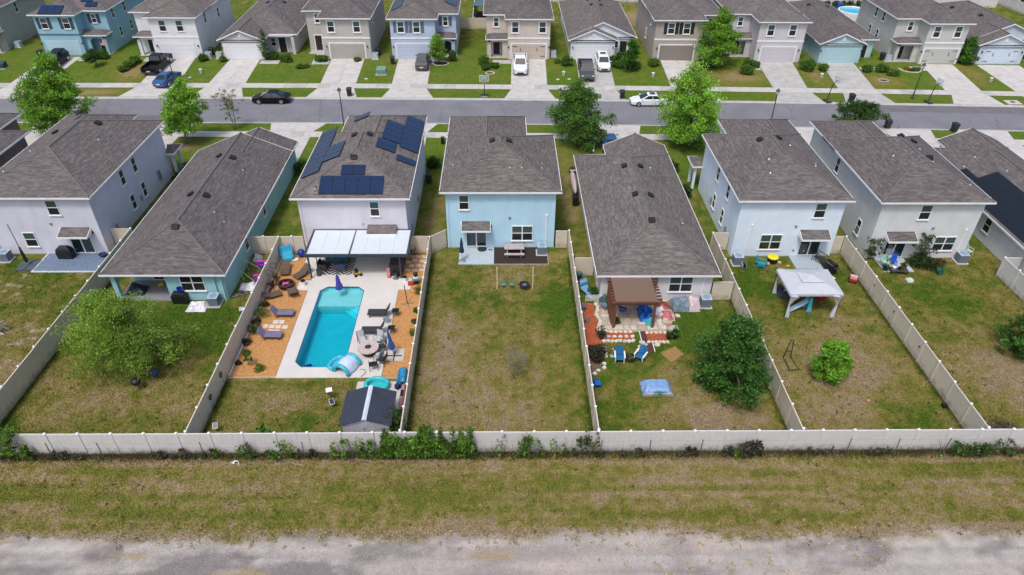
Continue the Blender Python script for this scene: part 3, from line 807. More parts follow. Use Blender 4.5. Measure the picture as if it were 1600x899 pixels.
# --- near row, from the left edge of the street view
H0, ro, st = near_two('brown-grey two-storey house cut off by the edge beyond the lavender one', (.20, .165, .15), -54.9, -45.8, 51.0, 63.1, 67.3, (-54.9, -48.9), 1)
H1, ro, st = near_two('lavender two-storey house with black covered grill on blue paver patio', (.60, .605, .70), -43.2, -33.95, 50.8, 65.6, 66.95, (-43.2, -37.1), 0,
    vents=((-40.9, 60.5, 'W'), (-37.4, 61.5, 'E'), (-40.6, 64.6, 'W')), pipes=((-36.3, 59), (-41.6, 57.3), (-41.9, 53.6)))
window(H1, 'S', -37.1, 50.8, 3.9, .95, 1.4); window(H1, 'S', -42.9, 50.8, 3.9, .95, 1.4); window(H1, 'S', -40.1, 50.8, .8, 1.0, 1.4); slider(H1, 'S', -35.9, 50.8, si=0)
for y_, z_ in ((56.5, 3.7), (59.0, 3.7), (56.9, 1.0), (59.3, 1.0)): window(H1, 'E', y_, -33.95, z_, .75, 1.45, dark=True)
MB().box(-33.95, -33.75, 62.4, 62.8, 1.0, 2.0).build('meter_box', STEEL, H1)
# porch at the street end
mb, fb_, cb_ = MB(), MB(), MB(); roof(mb, fb_, cb_, -33.9, -33.35, 65.4, 67.2, 2.6, ov=.25, d='x', lo='none'); po = mb.build('porch_roof', SHINGLES[0], H1); fb_.build('fascia', WHITE, po)
for y_ in (65.4, 66.9): MB().box(-33.6, -33.35, y_, y_ + .25, 0, 2.5).build("porch_column", stucco((.60, .605, .70)), H1)

H3, ro, st = near_two('pale pink-lavender two-storey house with roof solar panels above the pool', (.63, .61, .68), -16.85, -7.95, 50.7, 63.0, 66.85, (-15.0, -7.95), 2,
    vents=((-13.15, 58.7, 'W'), (-11.85, 58.7, 'E'), (-12.5, 54.3, 'S')), pipes=((-15.3, 51.2),))
window(H3, 'S', -10.55, 50.7, 3.85, .8, 1.4)
def grid(ro, side, x0, y0, nx_, ny_, w, l, e0, zt=5.75):
    """panels laid edge to edge on the slope facing `side`; x0, y0 the first panel's centre, counted along x and y"""
    c_ = math.cos(SLOPE)
    for i in range(nx_):
        for j in range(ny_):
            if side in 'SN': x, y = x0 + i*w, y0 + j*l*c_
            else: x, y = x0 + i*l*c_, y0 + j*w
            d_ = (y - e0) if side == 'S' else (e0 - y) if side == 'N' else (x - e0) if side == 'W' else (e0 - x)
            solar(ro, x, y, zt + PITCH * d_, side, w - .02, l - .02)
grid(ro, 'S', -14.47, 51.47, 5, 1, 1.05, 1.9, 50.28); grid(ro, 'S', -12.9, 52.95, 2, 1, 1.0, 1.1, 50.28)
grid(ro, 'W', -16.25, 53.9, 1, 8, 1.02, 1.72, -17.27); grid(ro, 'W', -14.68, 55.6, 1, 3, 1.02, 1.72, -17.27); grid(ro, 'W', -16.25, 62.1, 1, 1, 1.02, 1.72, -17.27)
grid(ro, 'E', -8.42, 58.9, 1, 7, 1.02, 1.72, -7.53); grid(ro, 'E', -10.0, 59.4, 1, 4, 1.02, 1.72, -7.53); grid(ro, 'E', -10.25, 57.3, 1, 2, .9, 1.75, -7.53); grid(ro, 'E', -8.42, 56.3, 1, 1, 1.0, 1.72, -7.53)
grid(ro, 'W', -13.6, 65.0, 1, 1, 1.0, 1.7, -15.42)
window(H3, 'E', 54.5, -7.95, 3.7, .75, 1.4, dark=True)

H4, ro, st = near_two('light blue two-storey house with picnic table on dark mulch bed behind', (.44, .66, .80), -4.72, 4.6, 51.75, 62.2, 66.7, (-4.72, 2.0), 3,
    vents=((-.75, 57.3, 'W'), (.62, 57.3, 'E')), pipes=((.75, 53.8), (1.75, 53.8), (3.55, 55.4), (3.5, 54.5), (-4.2, 55.6)))
window(H4, 'S', -3.18, 51.75, 3.86, .85, 1.4); slider(H4, 'S', -2.2, 51.75); window(H4, 'S', 1.8, 51.75, .75, 1.85, 1.5, 'double')
conduit(H4, 'S', 3.88, 51.75, .45, 3.3)

def near_one(label, col, x0, x1, y0, ym, yg, gx_, si, zt=2.75, vents=(), pipes=(), porch=None, main_end='hip'):
    h = new_house(label); st = stucco(col)
    w = MB()
    if porch:
        pa, pb, pd = porch
        w.box(pb, x1, y0, ym, 0, zt)
        w.box(x0, pb, y0 + pd, ym, 0, zt)
        w.box(pa, pa + .35, y0, y0 + .35, 0, zt)
        if pa > x0 + .1: w.box(x0, pa, y0, y0 + .15, 0, zt); 
        w.box(pa, pb, y0, y0 + .2, zt - .3, zt)
    else: w.box(x0, x1, y0, ym, 0, zt)
    w.box(gx_[0], gx_[1], ym, yg, 0, zt)
    r_, f_, c_ = MB(), MB(), MB()
    roof(r_, f_, c_, x0, x1, y0, ym, zt, hi=main_end, walls=w)
    hw = (gx_[1] - gx_[0] + .84) / 2
    roof(r_, f_, c_, gx_[0], gx_[1], ym + .42 - hw, yg, zt, lo='none', hi='gable', lift=.004, walls=w)
    w.build('wall', st, h)
    ro = r_.build('roof', SHINGLES[si], h)
    f_.build('fascia', WHITE, ro); c_.build('ridge_cap', RIDGE, ro)
    def rz(x, y): return zt + PITCH * min(x - x0 + .42, x1 + .42 - x, y - y0 + .42)
    for x, y, s_ in vents: box_vent(ro, x, y, rz(x, y), s_)
    for x, y in pipes: pipe(ro, x, y, rz(x, y))
    return h, ro, st
H2, ro, st = near_one('teal single-storey house with shaded back porch behind the feathery tree', (.30, .54, .58), -30.3, -21.6, 44.2, 65.2, 67.5, (-28.2, -21.6), 1, main_end='gable',
    vents=((-26.55, 60.6, 'W'), (-25.3, 60.3, 'E'), (-26.6, 53.2, 'W'), (-25.3, 53.0, 'E'), (-25.95, 47.9, 'S')), pipes=((-24.0, 58.9), (-23.1, 50.3), (-24.1, 51.2)), porch=(-30.3, -26.1, 2.6))
window(H2, 'S', -24.05, 44.2, .95, 1.85, 1.5, 'double', dark=True); window(H2, 'E', 55.5, -21.6, 1.1, .75, 1.3, dark=True); window(H2, 'E', 50.0, -21.6, 1.0, .9, 1.3, dark=True)
slider(H2, 'S', -27.6, 46.8, awn=False); downspout(H2, -22.3, 44.1, 0, 2.6, st); downspout(H2, -21.75, 44.08, 0, 2.6, st)
tag(MB().box(-30.3, -26.1, 44.1, 46.8, -.1, .06).build('porch_slab', P('porch_grey', (.22, .225, .25), .8, .1), None), kind='structure')
H5, ro, st = near_one('white single-storey house with brown timber pergola at its back', (.64, .625, .65), 7.75, 16.5, 44.0, 64.3, 66.7, (11.0, 16.5), 2,
    vents=((11.45, 58.6, 'W'), (12.85, 58.6, 'E'), (11.6, 53.1, 'W'), (12.85, 53.1, 'E'), (12.12, 48.4, 'S')), pipes=((14.0, 59.3), (15.2, 50.1), (9.2, 64.0)), porch=(8.0, 12.2, 2.4))
window(H5, 'S', 14.05, 44.0, .9, 1.85, 1.5, 'double'); slider(H5, 'S', 10.5, 46.4, awn=False); conduit(H5, 'S', 15.8, 44.0, .3, 2.4)
MB().box(7.75, 12.2, 44.0, 46.4, -.1, .05).build('porch_slab', CONC2, H5)

H6, ro, st = near_two('pale blue two-storey house with white fabric gazebo in its yard', (.68, .78, .88), 19.9, 28.6, 50.3, 62.55, 66.1, (22.3, 28.6), 0,
    vents=((23.3, 58.1, 'W'), (25.0, 58.3, 'E')), pipes=((23.0, 54.5), (22.6, 52.6), (25.9, 57.6), (27.6, 55.4), (27.3, 54.7)))
window(H6, 'S', 26.6, 50.3, 3.9, .95, 1.4); window(H6, 'S', 23.1, 50.3, .75, 1.85, 1.5, 'double'); slider(H6, 'S', 26.6, 50.3); conduit(H6, 'S', 21.2, 50.3, .45, 3.2)
for y_, z_ in ((57.3, 3.7), (53.9, 3.7), (57.0, 1.0), (54.2, 1.0)): window(H6, 'W', y_, 19.9, z_, .75, 1.45, dark=True)
mb, fb_, cb_ = MB(), MB(), MB(); roof(mb, fb_, cb_, 19.2, 19.9, 62.6, 64.4, 2.6, ov=.25, d='x', hi='none'); po = mb.build('porch_roof', SHINGLES[0], H6); fb_.build('fascia', WHITE, po)
for y_ in (62.6, 64.1): MB().box(19.2, 19.45, y_, y_ + .25, 0, 2.5).build("porch_column", stucco((.68, .78, .88)), H6)

H7, ro, st = near_two('pale grey-green two-storey house with cluttered small patio and shrubs', (.62, .645, .65), 31.55, 40.1, 50.0, 62.15, 65.7, (31.55, 36.95), 1,
    vents=((36.1, 58.3, 'W'), (37.5, 58.5, 'E'), (37.0, 54.7, 'S')), pipes=((34.3, 55.5), (34.9, 53.4), (37.1, 56.6), (36.9, 53.9), (39.3, 51.7), (37.0, 60.7)))
window(H7, 'S', 35.3, 50.0, 3.9, .95, 1.4); slider(H7, 'S', 33.85, 50.0, si=1); window(H7, 'S', 38.0, 50.0, .8, 1.85, 1.4, 'double'); conduit(H7, 'S', 39.4, 50.0, .4, 2.9)
window(H7, 'W', 59.0, 31.55, 3.7, .75, 1.45, dark=True); window(H7, 'W', 52.4, 31.55, 1.0, .75, 1.45, dark=True)

H8, ro, st = near_one('white single-storey house with black solar sheets at the edge of view', (.62, .64, .67), 43.3, 52.3, 43.0, 66.0, 68.0, (46.6, 52.3), 0,
    vents=((49.4, 55.5, 'E'),), pipes=((46.0, 61.5), (46.9, 57.9), (44.7, 60.6)))
window(H8, 'W', 52.7, 43.3, 1.0, .9, 1.35, dark=True)
SHEET = P('solar_mat', (.008, .012, .02), .5, .3, 6)
for i in range(12):
    y_ = 48.0 + i * 1.02
    mb = MB(); L = (46.2 - 43.1)
    mb.face([(43.1, y_, 2.83), (46.3, y_, 2.83 + 3.2*PITCH), (46.3, y_ + 1.0, 2.83 + 3.2*PITCH), (43.1, y_ + 1.0, 2.83)] if i < 10 else [(43.1, y_, 2.83), (44.7, y_, 2.83 + 1.6*PITCH), (44.7, y_ + 1.0, 2.83 + 1.6*PITCH), (43.1, y_ + 1.0, 2.83)])
    o = mb.build('solar_sheet', SHEET, ro); sm = o.modifiers.new('t', 'SOLIDIFY'); sm.thickness = .03; sm.offset = 1

# --- far row across the street
def far_two(label, col, wing, rec, yf, yd, yr, si, gcol, carriage=False, shutters=None, wins=(), rwin=None, band=WHITE, porch=True, arch=False, side=(), vents=(), trim=.1, ptrim=None):
    """wing: x-range of the garage block; rec: x-range of the recessed entry; yf garage front, yd recess front, yr rear"""
    z0 = PAD; zt = PAD + 5.75
    h = new_house(label); st = stucco(col)
    x0, x1 = min(wing[0], rec[0]), max(wing[1], rec[1])
    w = MB(); w.box(x0, x1, yd, yr, z0 - .3, zt); w.box(wing[0], wing[1], yf, yd, z0 - .3, zt); w.build('wall', st, h)
    r_, f_, c_ = MB(), MB(), MB()
    roof(r_, f_, c_, x0, x1, yd, yr, zt)
    hw = (wing[1] - wing[0] + .84) / 2
    roof(r_, f_, c_, wing[0], wing[1], yf, yd - .42 + hw, zt, hi='none', lift=.004)
    ro = r_.build('roof', SHINGLES[si], h); f_.build('fascia', WHITE, ro); c_.build('ridge_cap', RIDGE, ro)
    gc = (wing[0] + wing[1]) / 2
    garage_door(h, gc, yf, z0, gcol, carriage=carriage, trim=gcol not in (G_BLUE, G_WHITE))
    if band: MB().box(wing[0] - .03, wing[1] + .03, yf - .05, yf, z0 + 2.85, z0 + 3.07).build('band_course', band, h)
    for x in wins: window(h, 'S', x, yf, z0 + 3.75, .95, 1.5, trim=trim, shutter=shutters)
    rcx = (rec[0] + rec[1]) / 2
    if rwin is not None: window(h, 'S', rwin, yd, z0 + 3.95, .7, 1.25, trim=trim, shutter=shutters)
    # entry
    left = rec[0] < wing[0]
    px0, px1 = (rec[0] - .1, wing[0] - .02) if left else (wing[1] + .02, rec[1] + .1)
    py0 = yd - 1.9
    if porch:
        mb, fb_, cb_ = MB(), MB(), MB()
        roof(mb, fb_, cb_, px0 + (.3 if left else 0), px1 - (0 if left else .3), py0 + .3, yd, z0 + 2.75, ov=.3, d='x', lo='hip' if left else 'none', hi='none' if left else 'hip')
        po = mb.build('porch_roof', SHINGLES[si], h); fb_.build('fascia', WHITE, po); cb_.build('ridge_cap', RIDGE, po)
        mb = MB(); cw = .42
        ex = px0 + .3 if left else px1 - .3 - cw
        mb.box(ex, ex + cw, py0 + .3, py0 + .3 + cw, z0 - .2, z0 + 2.6)
        mb.box(px0 + .3 if left else px0, px1 if left else px1 - .3, py0 + .3, py0 + .55, z0 + 2.25, z0 + 2.6)
        ix = px1 - .75 if left else px0
        mb.box(ix, ix + .75, py0 + .3, py0 + .55, z0 - .2, z0 + 2.25)
        if arch:
            a0, a1 = (ex + cw, ix) if left else (ix + .75, ex)
            am, ar = (a0 + a1) / 2, (a1 - a0) / 2
            for k in range(8):
                t0, t1 = math.pi*k/8, math.pi*(k+1)/8
                q = [(am + ar*math.cos(t), z0 + 1.75 + .5*math.sin(t)) for t in (t0, t1)]
                mb.rings([[(q[0][0], yy, q[0][1]), (q[1][0], yy, q[1][1]), (q[1][0], yy, z0 + 2.26), (q[0][0], yy, z0 + 2.26)] for yy in (py0 + .32, py0 + .53)])
        mb.build('porch_column', st, h)
    MB().box(px0 + .2, px1, py0 + .1, yd, z0 - .2, z0 + .05).build('porch_slab', CONC2, h)
    mb = MB(); mb.box(-.48, .48, -.05, 0, 0, 2.1)
    for q in range(3): mb.box(-.36, .36, -.07, -.05, .12 + q*.64, .62 + q*.64)
    d_ = mb.build('front_door', P('front_door_dark', (.03, .022, .022), .5, .2), h, (rcx + (-.1 if left else .1), yd - .01, z0 + .05))
    MB().cbox(.38, -.1, 1.0, .05, .08, .05).build('handle', STEEL, d_)
    MB().cbox(0, -.02, 1.1, 1.2, .03, 2.3).build('door_frame', WHITE, d_)
    for s_, y_, z_ in side: window(h, s_, y_, x1 if s_ == 'E' else x0, z0 + z_, .75, 1.4, dark=True)
    for x, y, s_ in vents: box_vent(ro, x, y, zt + PITCH * min(x - x0 + .42, x1 + .42 - x), s_)
    return h, ro, st
NAVY = P('navy_shutter', (.035, .06, .105), .6, .1); SLATE = P('slate_shutter', (.11, .165, .22), .6, .1); BLKSH = P('black_shutter', (.012, .013, .016), .6, .1)
G_BLUE = P('garage_blue', (.40, .57, .66), .6, .04); G_WHITE = P('garage_white', (.70, .71, .75), .6, .04); G_TAUPE = P('garage_taupe', (.38, .36, .33), .6, .04)
G_PERI = P('garage_periwinkle', (.46, .52, .64), .6, .04); G_BEIGE = P('garage_beige', (.52, .44, .38), .6, .04); G_BROWN = P('garage_brown', (.24, .21, .19), .6, .04); G_LAV = P('garage_lavender', (.54, .52, .56), .6, .04); G_SAGE = P('garage_sage', (.46, .47, .44), .6, .04); G_CYAN = P('garage_cyan', (.38, .55, .60), .6, .04); G_ICE = P('garage_ice', (.55, .64, .74), .6, .04)
F0, ro, st = far_two('grey two-storey house at the far corner beyond the street', (.40, .40, .38), (-82, -76.2), (-76.2, -72.4), 102.2, 104.5, 117, 1, G_TAUPE, side=(('E', 109.5, 4.0),))
F1, ro, st = far_two('sky blue two-storey house with navy shutters and solar panels', (.27, .47, .57), (-65.6, -59.9), (-59.9, -56.6), 101.9, 104.2, 117, 0, G_BLUE, shutters=NAVY, wins=(-64.3, -61.2), rwin=-58.4, band=P('blue_band', (.10, .16, .24), .6), arch=True, side=(('E', 107, 1.3), ('E', 106.2, 4.1), ('E', 110.5, 1.3), ('E', 110, 4.1), ('E', 114, 2.0)), trim=.0)
for x, y in ((-64.0, 102.35), (-62.95, 102.35), (-61.9, 102.35)): solar(ro, x, y, PAD + 5.75 + PITCH*(y - 101.48), 'S', 1.03, 1.9)
for x, y in ((-58.5, 104.9), (-59.4, 105.9), (-60.3, 106.9)): solar(ro, x, y, PAD + 5.75 + PITCH*(y - 103.78), 'S', 1.6, 1.0)
F2, ro, st = far_two('white two-storey house behind the black pickup truck', (.70, .70, .74), (-49.2, -42.75), (-52.3, -49.2), 100.9, 103.6, 116, 2, G_WHITE, wins=(-47.4, -45.0), rwin=None, side=(('E', 104.6, 3.9), ('E', 110, 3.2)), trim=0)
F4, ro, st = far_two('taupe grey two-storey house with wide grey garage door', (.46, .44, .42), (-25.3, -18.6), (-28.2, -25.3), 100.8, 104.6, 116, 1, G_TAUPE, wins=(-23.9, -20.3), rwin=-26.6, porch=False, side=(('E', 105, 3.9),))
F5, ro, st = far_two('periwinkle blue two-storey house with slate shutters behind dark suv', (.44, .51, .66), (-15.6, -9.3), (-9.3, -6.5), 100.7, 103.4, 116, 0, G_PERI, shutters=SLATE, wins=(-14.1, -11.9), rwin=-8.0, arch=True, trim=.08)
for i in range(5):
    y = 103.9 + i*1.06; solar(ro, -15.0, y, PAD + 5.75 + PITCH*.98, 'W', 1.02, 1.7)
for i in range(3): solar(ro, -7.3, 106.3 + i*1.04, PAD + 5.75 + PITCH*1.2, 'E', 1.02, 1.7)
F6, ro, st = far_two('beige two-storey house with carriage garage door behind white pickup', (.57, .50, .45), (.95, 6.95), (-2.1, .95), 100.8, 103.0, 116, 1, G_BEIGE, carriage=True, wins=(2.0, 5.85), rwin=-.7, vents=((3.2, 108.5, 'W'),))
F8, ro, st = far_two('brown-taupe two-storey house with black shutters and brown garage door', (.40, .355, .325), (21.8, 28.5), (28.5, 31.6), 100.5, 103.2, 116, 0, G_BROWN, shutters=BLKSH, wins=(24.0, 26.2), rwin=30.2, side=(('W', 107, 1.3), ('W', 104.2, 4.0)), trim=.06)
F9, ro, st = far_two('pinkish grey two-storey house partly hidden by a street tree', (.55, .525, .56), (36.3, 42.9), (33.2, 36.3), 99.8, 103.8, 115, 2, G_LAV, wins=(37.9, 41.0), rwin=34.7, porch=True)
F11, ro, st = far_two('pale sage two-storey house with curved flower bed and carriage garage door', (.50, .51, .49), (60.0, 65.6), (56.6, 60.0), 99.3, 101.8, 114, 1, G_SAGE, carriage=True, wins=(61.2, 64.2), rwin=58.6, side=(('W', 106, 4.1), ('W', 108.5, 4.1), ('W', 106.5, 1.4), ('W', 109, 1.4)), vents=((62.8, 108, 'E'), (60.5, 108, 'W')))

def far_one(label, col, gx_, ex, yf, yd, yr, si, gcol, g2=None, carriage=False, trim=True, vents=(), side=(), pipes=()):
    """garage gable over gx_, entry block over ex; g2: the entry also ends in a gable"""
    z0 = PAD; zt = PAD + 2.75
    h = new_house(label); st = stucco(col)
    x0, x1 = min(gx_[0], ex[0]), max(gx_[1], ex[1])
    w = MB(); w.box(x0, x1, yd, yr, z0 - .3, zt); w.box(gx_[0], gx_[1], yf, yd, z0 - .3, zt)
    r_, f_, c_ = MB(), MB(), MB()
    hw = (gx_[1] - gx_[0] + .84) / 2
    if g2:
        roof(r_, f_, c_, x0, x1, yd, yr, zt, lo='gable', walls=w)
    else: roof(r_, f_, c_, x0, x1, yd, yr, zt)
    roof(r_, f_, c_, gx_[0], gx_[1], yf, yd - .42 + hw, zt, lo='gable', hi='none', lift=.004, walls=w)
    w.build('wall', st, h)
    ro = r_.build('roof', SHINGLES[si], h); f_.build('fascia', WHITE, ro); c_.build('ridge_cap', RIDGE, ro)
    garage_door(h, (gx_[0] + gx_[1]) / 2, yf, z0, gcol, carriage=carriage, trim=trim)
    gm = (gx_[0] + gx_[1]) / 2
    mb = MB(); mb.box(-.16, .16, -.05, 0, 0, .5)
    for q in range(4): mb.box(-.12, .12, -.07, -.05, .06 + q*.1, .13 + q*.1)
    mb.build('gable_vent', WHITE, h, (gm, yf, z0 + 3.15))
    em = (ex[0] + ex[1]) / 2
    MB().cbox(0, -.02, 1.15, 1.25, .03, 2.3).build('door_frame', WHITE, h, (em, yd - .005, z0 + .02))
    mb = MB(); mb.box(-.5, .5, -.06, 0, 0, 2.1)
    for q in range(3): mb.box(-.36, .36, -.08, -.06, .12 + q*.64, .62 + q*.64)
    mb.build('front_door', P('front_door_black', (.018, .018, .02), .5, .2), h, (em, yd - .02, z0 + .05))
    for s_, y_, z_ in side: window(h, s_, y_, x1 if s_ == 'E' else x0, z0 + z_, .75, 1.2, dark=True)
    for x, y, s_ in vents: box_vent(ro, x, y, zt + PITCH * min(x - x0 + .42, x1 + .42 - x), s_)
    for x, y in pipes: pipe(ro, x, y, zt + PITCH * min(x - x0 + .42, x1 + .42 - x))
    return h, ro, st
F3, ro, st = far_one('grey single-storey house with garage gable beside taupe house', (.52, .50, .52), (-39.6, -33.9), (-33.9, -29.9), 100.4, 103.6, 121, 0, G_WHITE, vents=((-36.0, 113.5, 'W'), (-33.6, 113.5, 'E')), pipes=((-32.2, 109.5), (-32.0, 106.8)), side=(('E', 106.4, 1.0), ('E', 111, 1.0)))
window(F3, 'S', -33.2, 103.6, PAD + .9, .7, 1.2); MB().box(-30.35, -29.9, 102.6, 103.0, PAD - .2, PAD + 2.6).build('porch_column', st, F3); MB().box(-33.9, -29.9, 102.6, 103.6, PAD + 2.5, PAD + 2.72).build('porch_beam', st, F3)
F7, ro, st = far_one('white single-storey house with double front gables behind white suv', (.70, .71, .76), (10.0, 16.3), (16.3, 19.2), 100.8, 102.4, 121, 2, G_WHITE, g2=True, trim=False, vents=((14.0, 112.5, 'W'), (15.4, 112.5, 'E'), (13.8, 115.6, 'W'), (15.4, 115.6, 'E')))
window(F7, 'S', 16.75, 102.4, PAD + 1.2, .5, .9, dark=True)
F10, ro, st = far_one('light blue single-storey house with blue garage gable', (.38, .55, .61), (45.6, 51.5), (51.5, 54.2), 99.6, 102.0, 120, 1, G_CYAN, trim=False, vents=((50.4, 112.0, 'E'), (48.6, 114.5, 'W')))
F12, ro, st = far_one('ice blue single-storey house with white carriage garage at the edge', (.52, .60, .70), (68.2, 74.8), (74.8, 78.4), 99.2, 101.6, 119, 0, G_ICE, g2=True, carriage=True, trim=False, vents=((72.0, 107.5, 'W'), (71.0, 113.5, 'W')))
# the house wall seen beyond the far corner fence
mb = MB(); mb.box(92, 112, 134, 150, -.2, 3.1)
hb = new_house('white house behind the far fence in the upper corner'); mb.build('wall', stucco((.62, .64, .68)), hb)
r_, f_, c_ = MB(), MB(), MB(); roof(r_, f_, c_, 92, 112, 134, 150, 3.1, d='x'); ro = r_.build('roof', SHINGLES[1], hb); f_.build('fascia', WHITE, ro); c_.build('ridge_cap', RIDGE, ro)

# ------------------------------------------------------------------ fences
_POST = MB().box(-.065, .065, -.065, .065, -.1, 1.86).mesh('post')
_CAPM = MB().lathe([(.1, 0), (.1, .025), (.05, .075), (.012, .1)], 8).mesh('post_cap')
def panel_mesh(L, h):
    mb = MB(); n = max(1, round(L / .29))
    for k in range(n):
        a, b = -L/2 + k*L/n, -L/2 + (k+1)*L/n
        mb.box(a + .004, b - .004, -.02 - .003*(k % 2), .02 + .003*(k % 2), .12, h - .1)
    mb.box(-L/2, L/2, -.035, .035, .05, .2); mb.box(-L/2, L/2, -.035, .035, h - .16, h)
    return mb.mesh('panel')
def fence(label, p0, p1, mat=VINYL, h=1.83, step=1.95, name='vinyl_fence', ends=(True, True), z=0.0, cat='fence', nofirst=False):
    (x0, y0), (x1, y1) = p0, p1
    L = math.hypot(x1 - x0, y1 - y0); n = max(1, round(L / step)); s_ = L / n
    a_ = math.atan2(y1 - y0, x1 - x0)
    t = thing(name, label, cat, (x0, y0, z), a_)
    pm = panel_mesh(s_ - .13, h)
    for k in range(n):
        o = inst('panel', pm, mat, t, ((k + .5) * s_, 0, 0))
        o.rotation_euler = (random.uniform(-.012, .012), 0, 0)
    for k in range(n + 1):
        if (k == 0 and not ends[0]) or (k == n and not ends[1]): continue
        po = bpy.data.objects.new('post', _POST); COL.objects.link(po); po.parent = t; po.location = (k * s_, 0, 0); po.scale = (1, 1, h / 1.83)
        if not _POST.materials: _POST.materials.append(VINYL)
        po.material_slots[0].link = 'OBJECT'; po.material_slots[0].material = mat
        co = bpy.data.objects.new('post_cap', _CAPM); COL.objects.link(co); co.parent = t; co.location = (k * s_, 0, 1.86 * h / 1.83)
        if not _CAPM.materials: _CAPM.materials.append(WHITE)
    return t
fence('long pale back fence running beside the grass strip and gravel track', (-46.8, 28.66), (46.8, 28.66), VINYLW)
fence('almond side fence by the feathery tree, nearest the lavender house', (-32.1, 28.8), (-32.1, 52.0))
fence('almond side fence along the left edge of the pool garden', (-19.0, 28.8), (-19.0, 50.6))
fence('almond side fence between the pool garden and the empty lawn', (-6.15, 28.8), (-6.15, 50.6))
fence('almond side fence between the empty lawn and the pergola garden', (5.88, 28.8), (5.88, 51.6))
fence('almond side fence behind the big dark round tree', (18.35, 28.8), (18.35, 51.2))
fence('almond side fence running past the gazebo yard to the back corner', (29.73, 28.8), (29.73, 50.6))
for lb, a0, b0 in (('short cross fence between teal house and pool garden fence', (-21.55, 50.7), (-19.07, 50.7)), ('short cross fence behind the blue ride-on slide in pool garden', (-18.93, 50.7), (-16.9, 50.7)), ('short cross fence beside stepping stones at the solar panel house', (-7.9, 50.75), (-6.22, 50.75)),
                   ('slanted short fence meeting the corner of the light blue house', (-6.08, 50.7), (-4.8, 51.85)), ('short gate panel right of the light blue house', (4.66, 51.62), (5.81, 51.62)), ('short cross fence beside striped blue chair and white house', (5.95, 47.4), (7.7, 47.4)),
                   ('short cross fence beside the covered pile and white house', (16.55, 44.0), (18.28, 44.0)), ('short cross fence between dark tree lot and pale blue house', (18.42, 51.25), (19.85, 51.25)), ('short gate fence right of the pale blue house', (28.65, 50.65), (29.66, 50.65)),
                   ('short gate fence at the corner of the lavender house', (-33.9, 52.0), (-32.17, 52.0))):
    fence(lb, a0, b0, name='cross_fence', ends=(False, False), step=1.3)
fence('pale corner fence in front of the house with black solar sheets', (41.65, 47.3), (41.95, 38.0), VINYLW, name='corner_fence')
fence('short return of the corner fence against the white solar house', (41.72, 47.34), (43.25, 47.34), VINYLW, name='cross_fence', ends=(False, False), step=1.5)
fence('white double gate between periwinkle and beige houses across the street', (-6.4, 115.2), (-2.2, 115.2), VINYL, z=PAD, step=2.1, name='cross_fence')
fence('white side fence behind the gate between periwinkle and beige houses', (-4.55, 115.4), (-4.55, 130.0), VINYL, z=PAD, step=2.4)
fence('distant white back fence behind the white and brown-taupe houses', (5, 132.0), (40, 131.6), VINYLW, z=PAD, step=2.5)
fence('distant white back fence behind the above-ground pool', (50, 131.2), (85.6, 130.0), VINYLW, z=PAD, step=2.5)
fence('distant white fence step at the far upper corner', (85.7, 129.9), (88.4, 129.0), VINYLW, z=PAD, step=2.7)
fence('distant white fence slanting out of the upper corner', (90.4, 131.8), (91.5, 120.0), VINYLW, z=PAD, step=2.4)
# leaning steel posts and wire of the old stock fence along the strip
wf = thing('wire_fence', 'thin dark posts and wires of an old stock fence before the pale fence', 'fence', (0, 28.2, 0))
for k in range(-14, 16):
    if random.random() < .12: continue
    x = k * 3.02 + random.uniform(-.1, .1); lx = random.uniform(-.06, .06)
    MB().tube([(x, 0, -.1), (x + lx, .02, 1.55)], .028, 6).build('post', P('rusty_steel', (.10, .105, .115), .6, .3), wf)
for zz in (.5, 1.0, 1.45): MB().tube([(-42 + 6*q, 0.03, zz + random.uniform(-.03, .03)) for q in range(15)], .004, 4).build('wire', NM('rusty_steel'), wf)
# round black vents fixed to the pool garden fence
for lb, y_ in (('round black fence fan nearest the back corner of pool garden', 32.5), ('round black fence fan just below the orange mulch bed', 34.6)):
    mb = MB(); mb.rings([[( .05*q, .2*math.cos(t), .2*math.sin(t)) for t in [2*math.pi*k/14 for k in range(14)]] for q in (0, 1)])
    t_ = thing('fence_fan', lb, 'fan', (-18.95, y_, 1.0)); mb.build('housing', BLACK, t_); mb = MB()
    for q in range(5): mb.cbox(.06, .09*math.cos(q*1.257), .09*math.sin(q*1.257), .01, .05, .16, rx=q*1.257)
    mb.build('blades', STEEL, t_)

# ------------------------------------------------------------------ trees and shrubs
BARK = P('bark', (.12, .095, .075), .9, .3, 8, .6, 30)
BARKP = P('pale_bark', (.27, .235, .20), .9, .25, 8, .5, 30)
def crown_points(nl, H0, H1, rx, ry, nclump, csize, shape, seed, bias=.5, drop=0.0):
    """leaf positions in clumps spread through an uneven crown; shape(t) is the relative radius at relative height t"""
    g = np.random.default_rng(seed)
    cs = []
    while len(cs) < nclump:
        t = g.random(); a = g.random() * 6.283
        lump = 1 + .22*math.sin(2*a + seed) + .14*math.sin(3*a + 2.1*seed + 5*t) + .10*math.sin(5*a + seed*1.7 - 7*t)
        rr = shape(t) * lump * (g.random() ** (.5 if g.random() < .75 else 1.0)) * g.uniform(.86, 1.08)
        if g.random() > max(.15, shape(t)): continue
        cs.append((rx*rr*math.cos(a), ry*rr*math.sin(a), H0 + t*(H1 - H0)))
    cs = np.array(cs)
    k = g.integers(0, nclump, nl)
    sz = csize * g.uniform(.55, 1.35, nclump)
    off = g.normal(size=(nl, 3)); off /= np.linalg.norm(off, axis=1)[:, None]
    off *= (g.random((nl, 1)) ** .6) * sz[k][:, None]
    off[:, 2] *= .62
    p = cs[k] + off
    if drop: p[:, 2] -= drop * (np.hypot(off[:, 0], off[:, 1]) ** 1.3)
    return p, k, cs, g
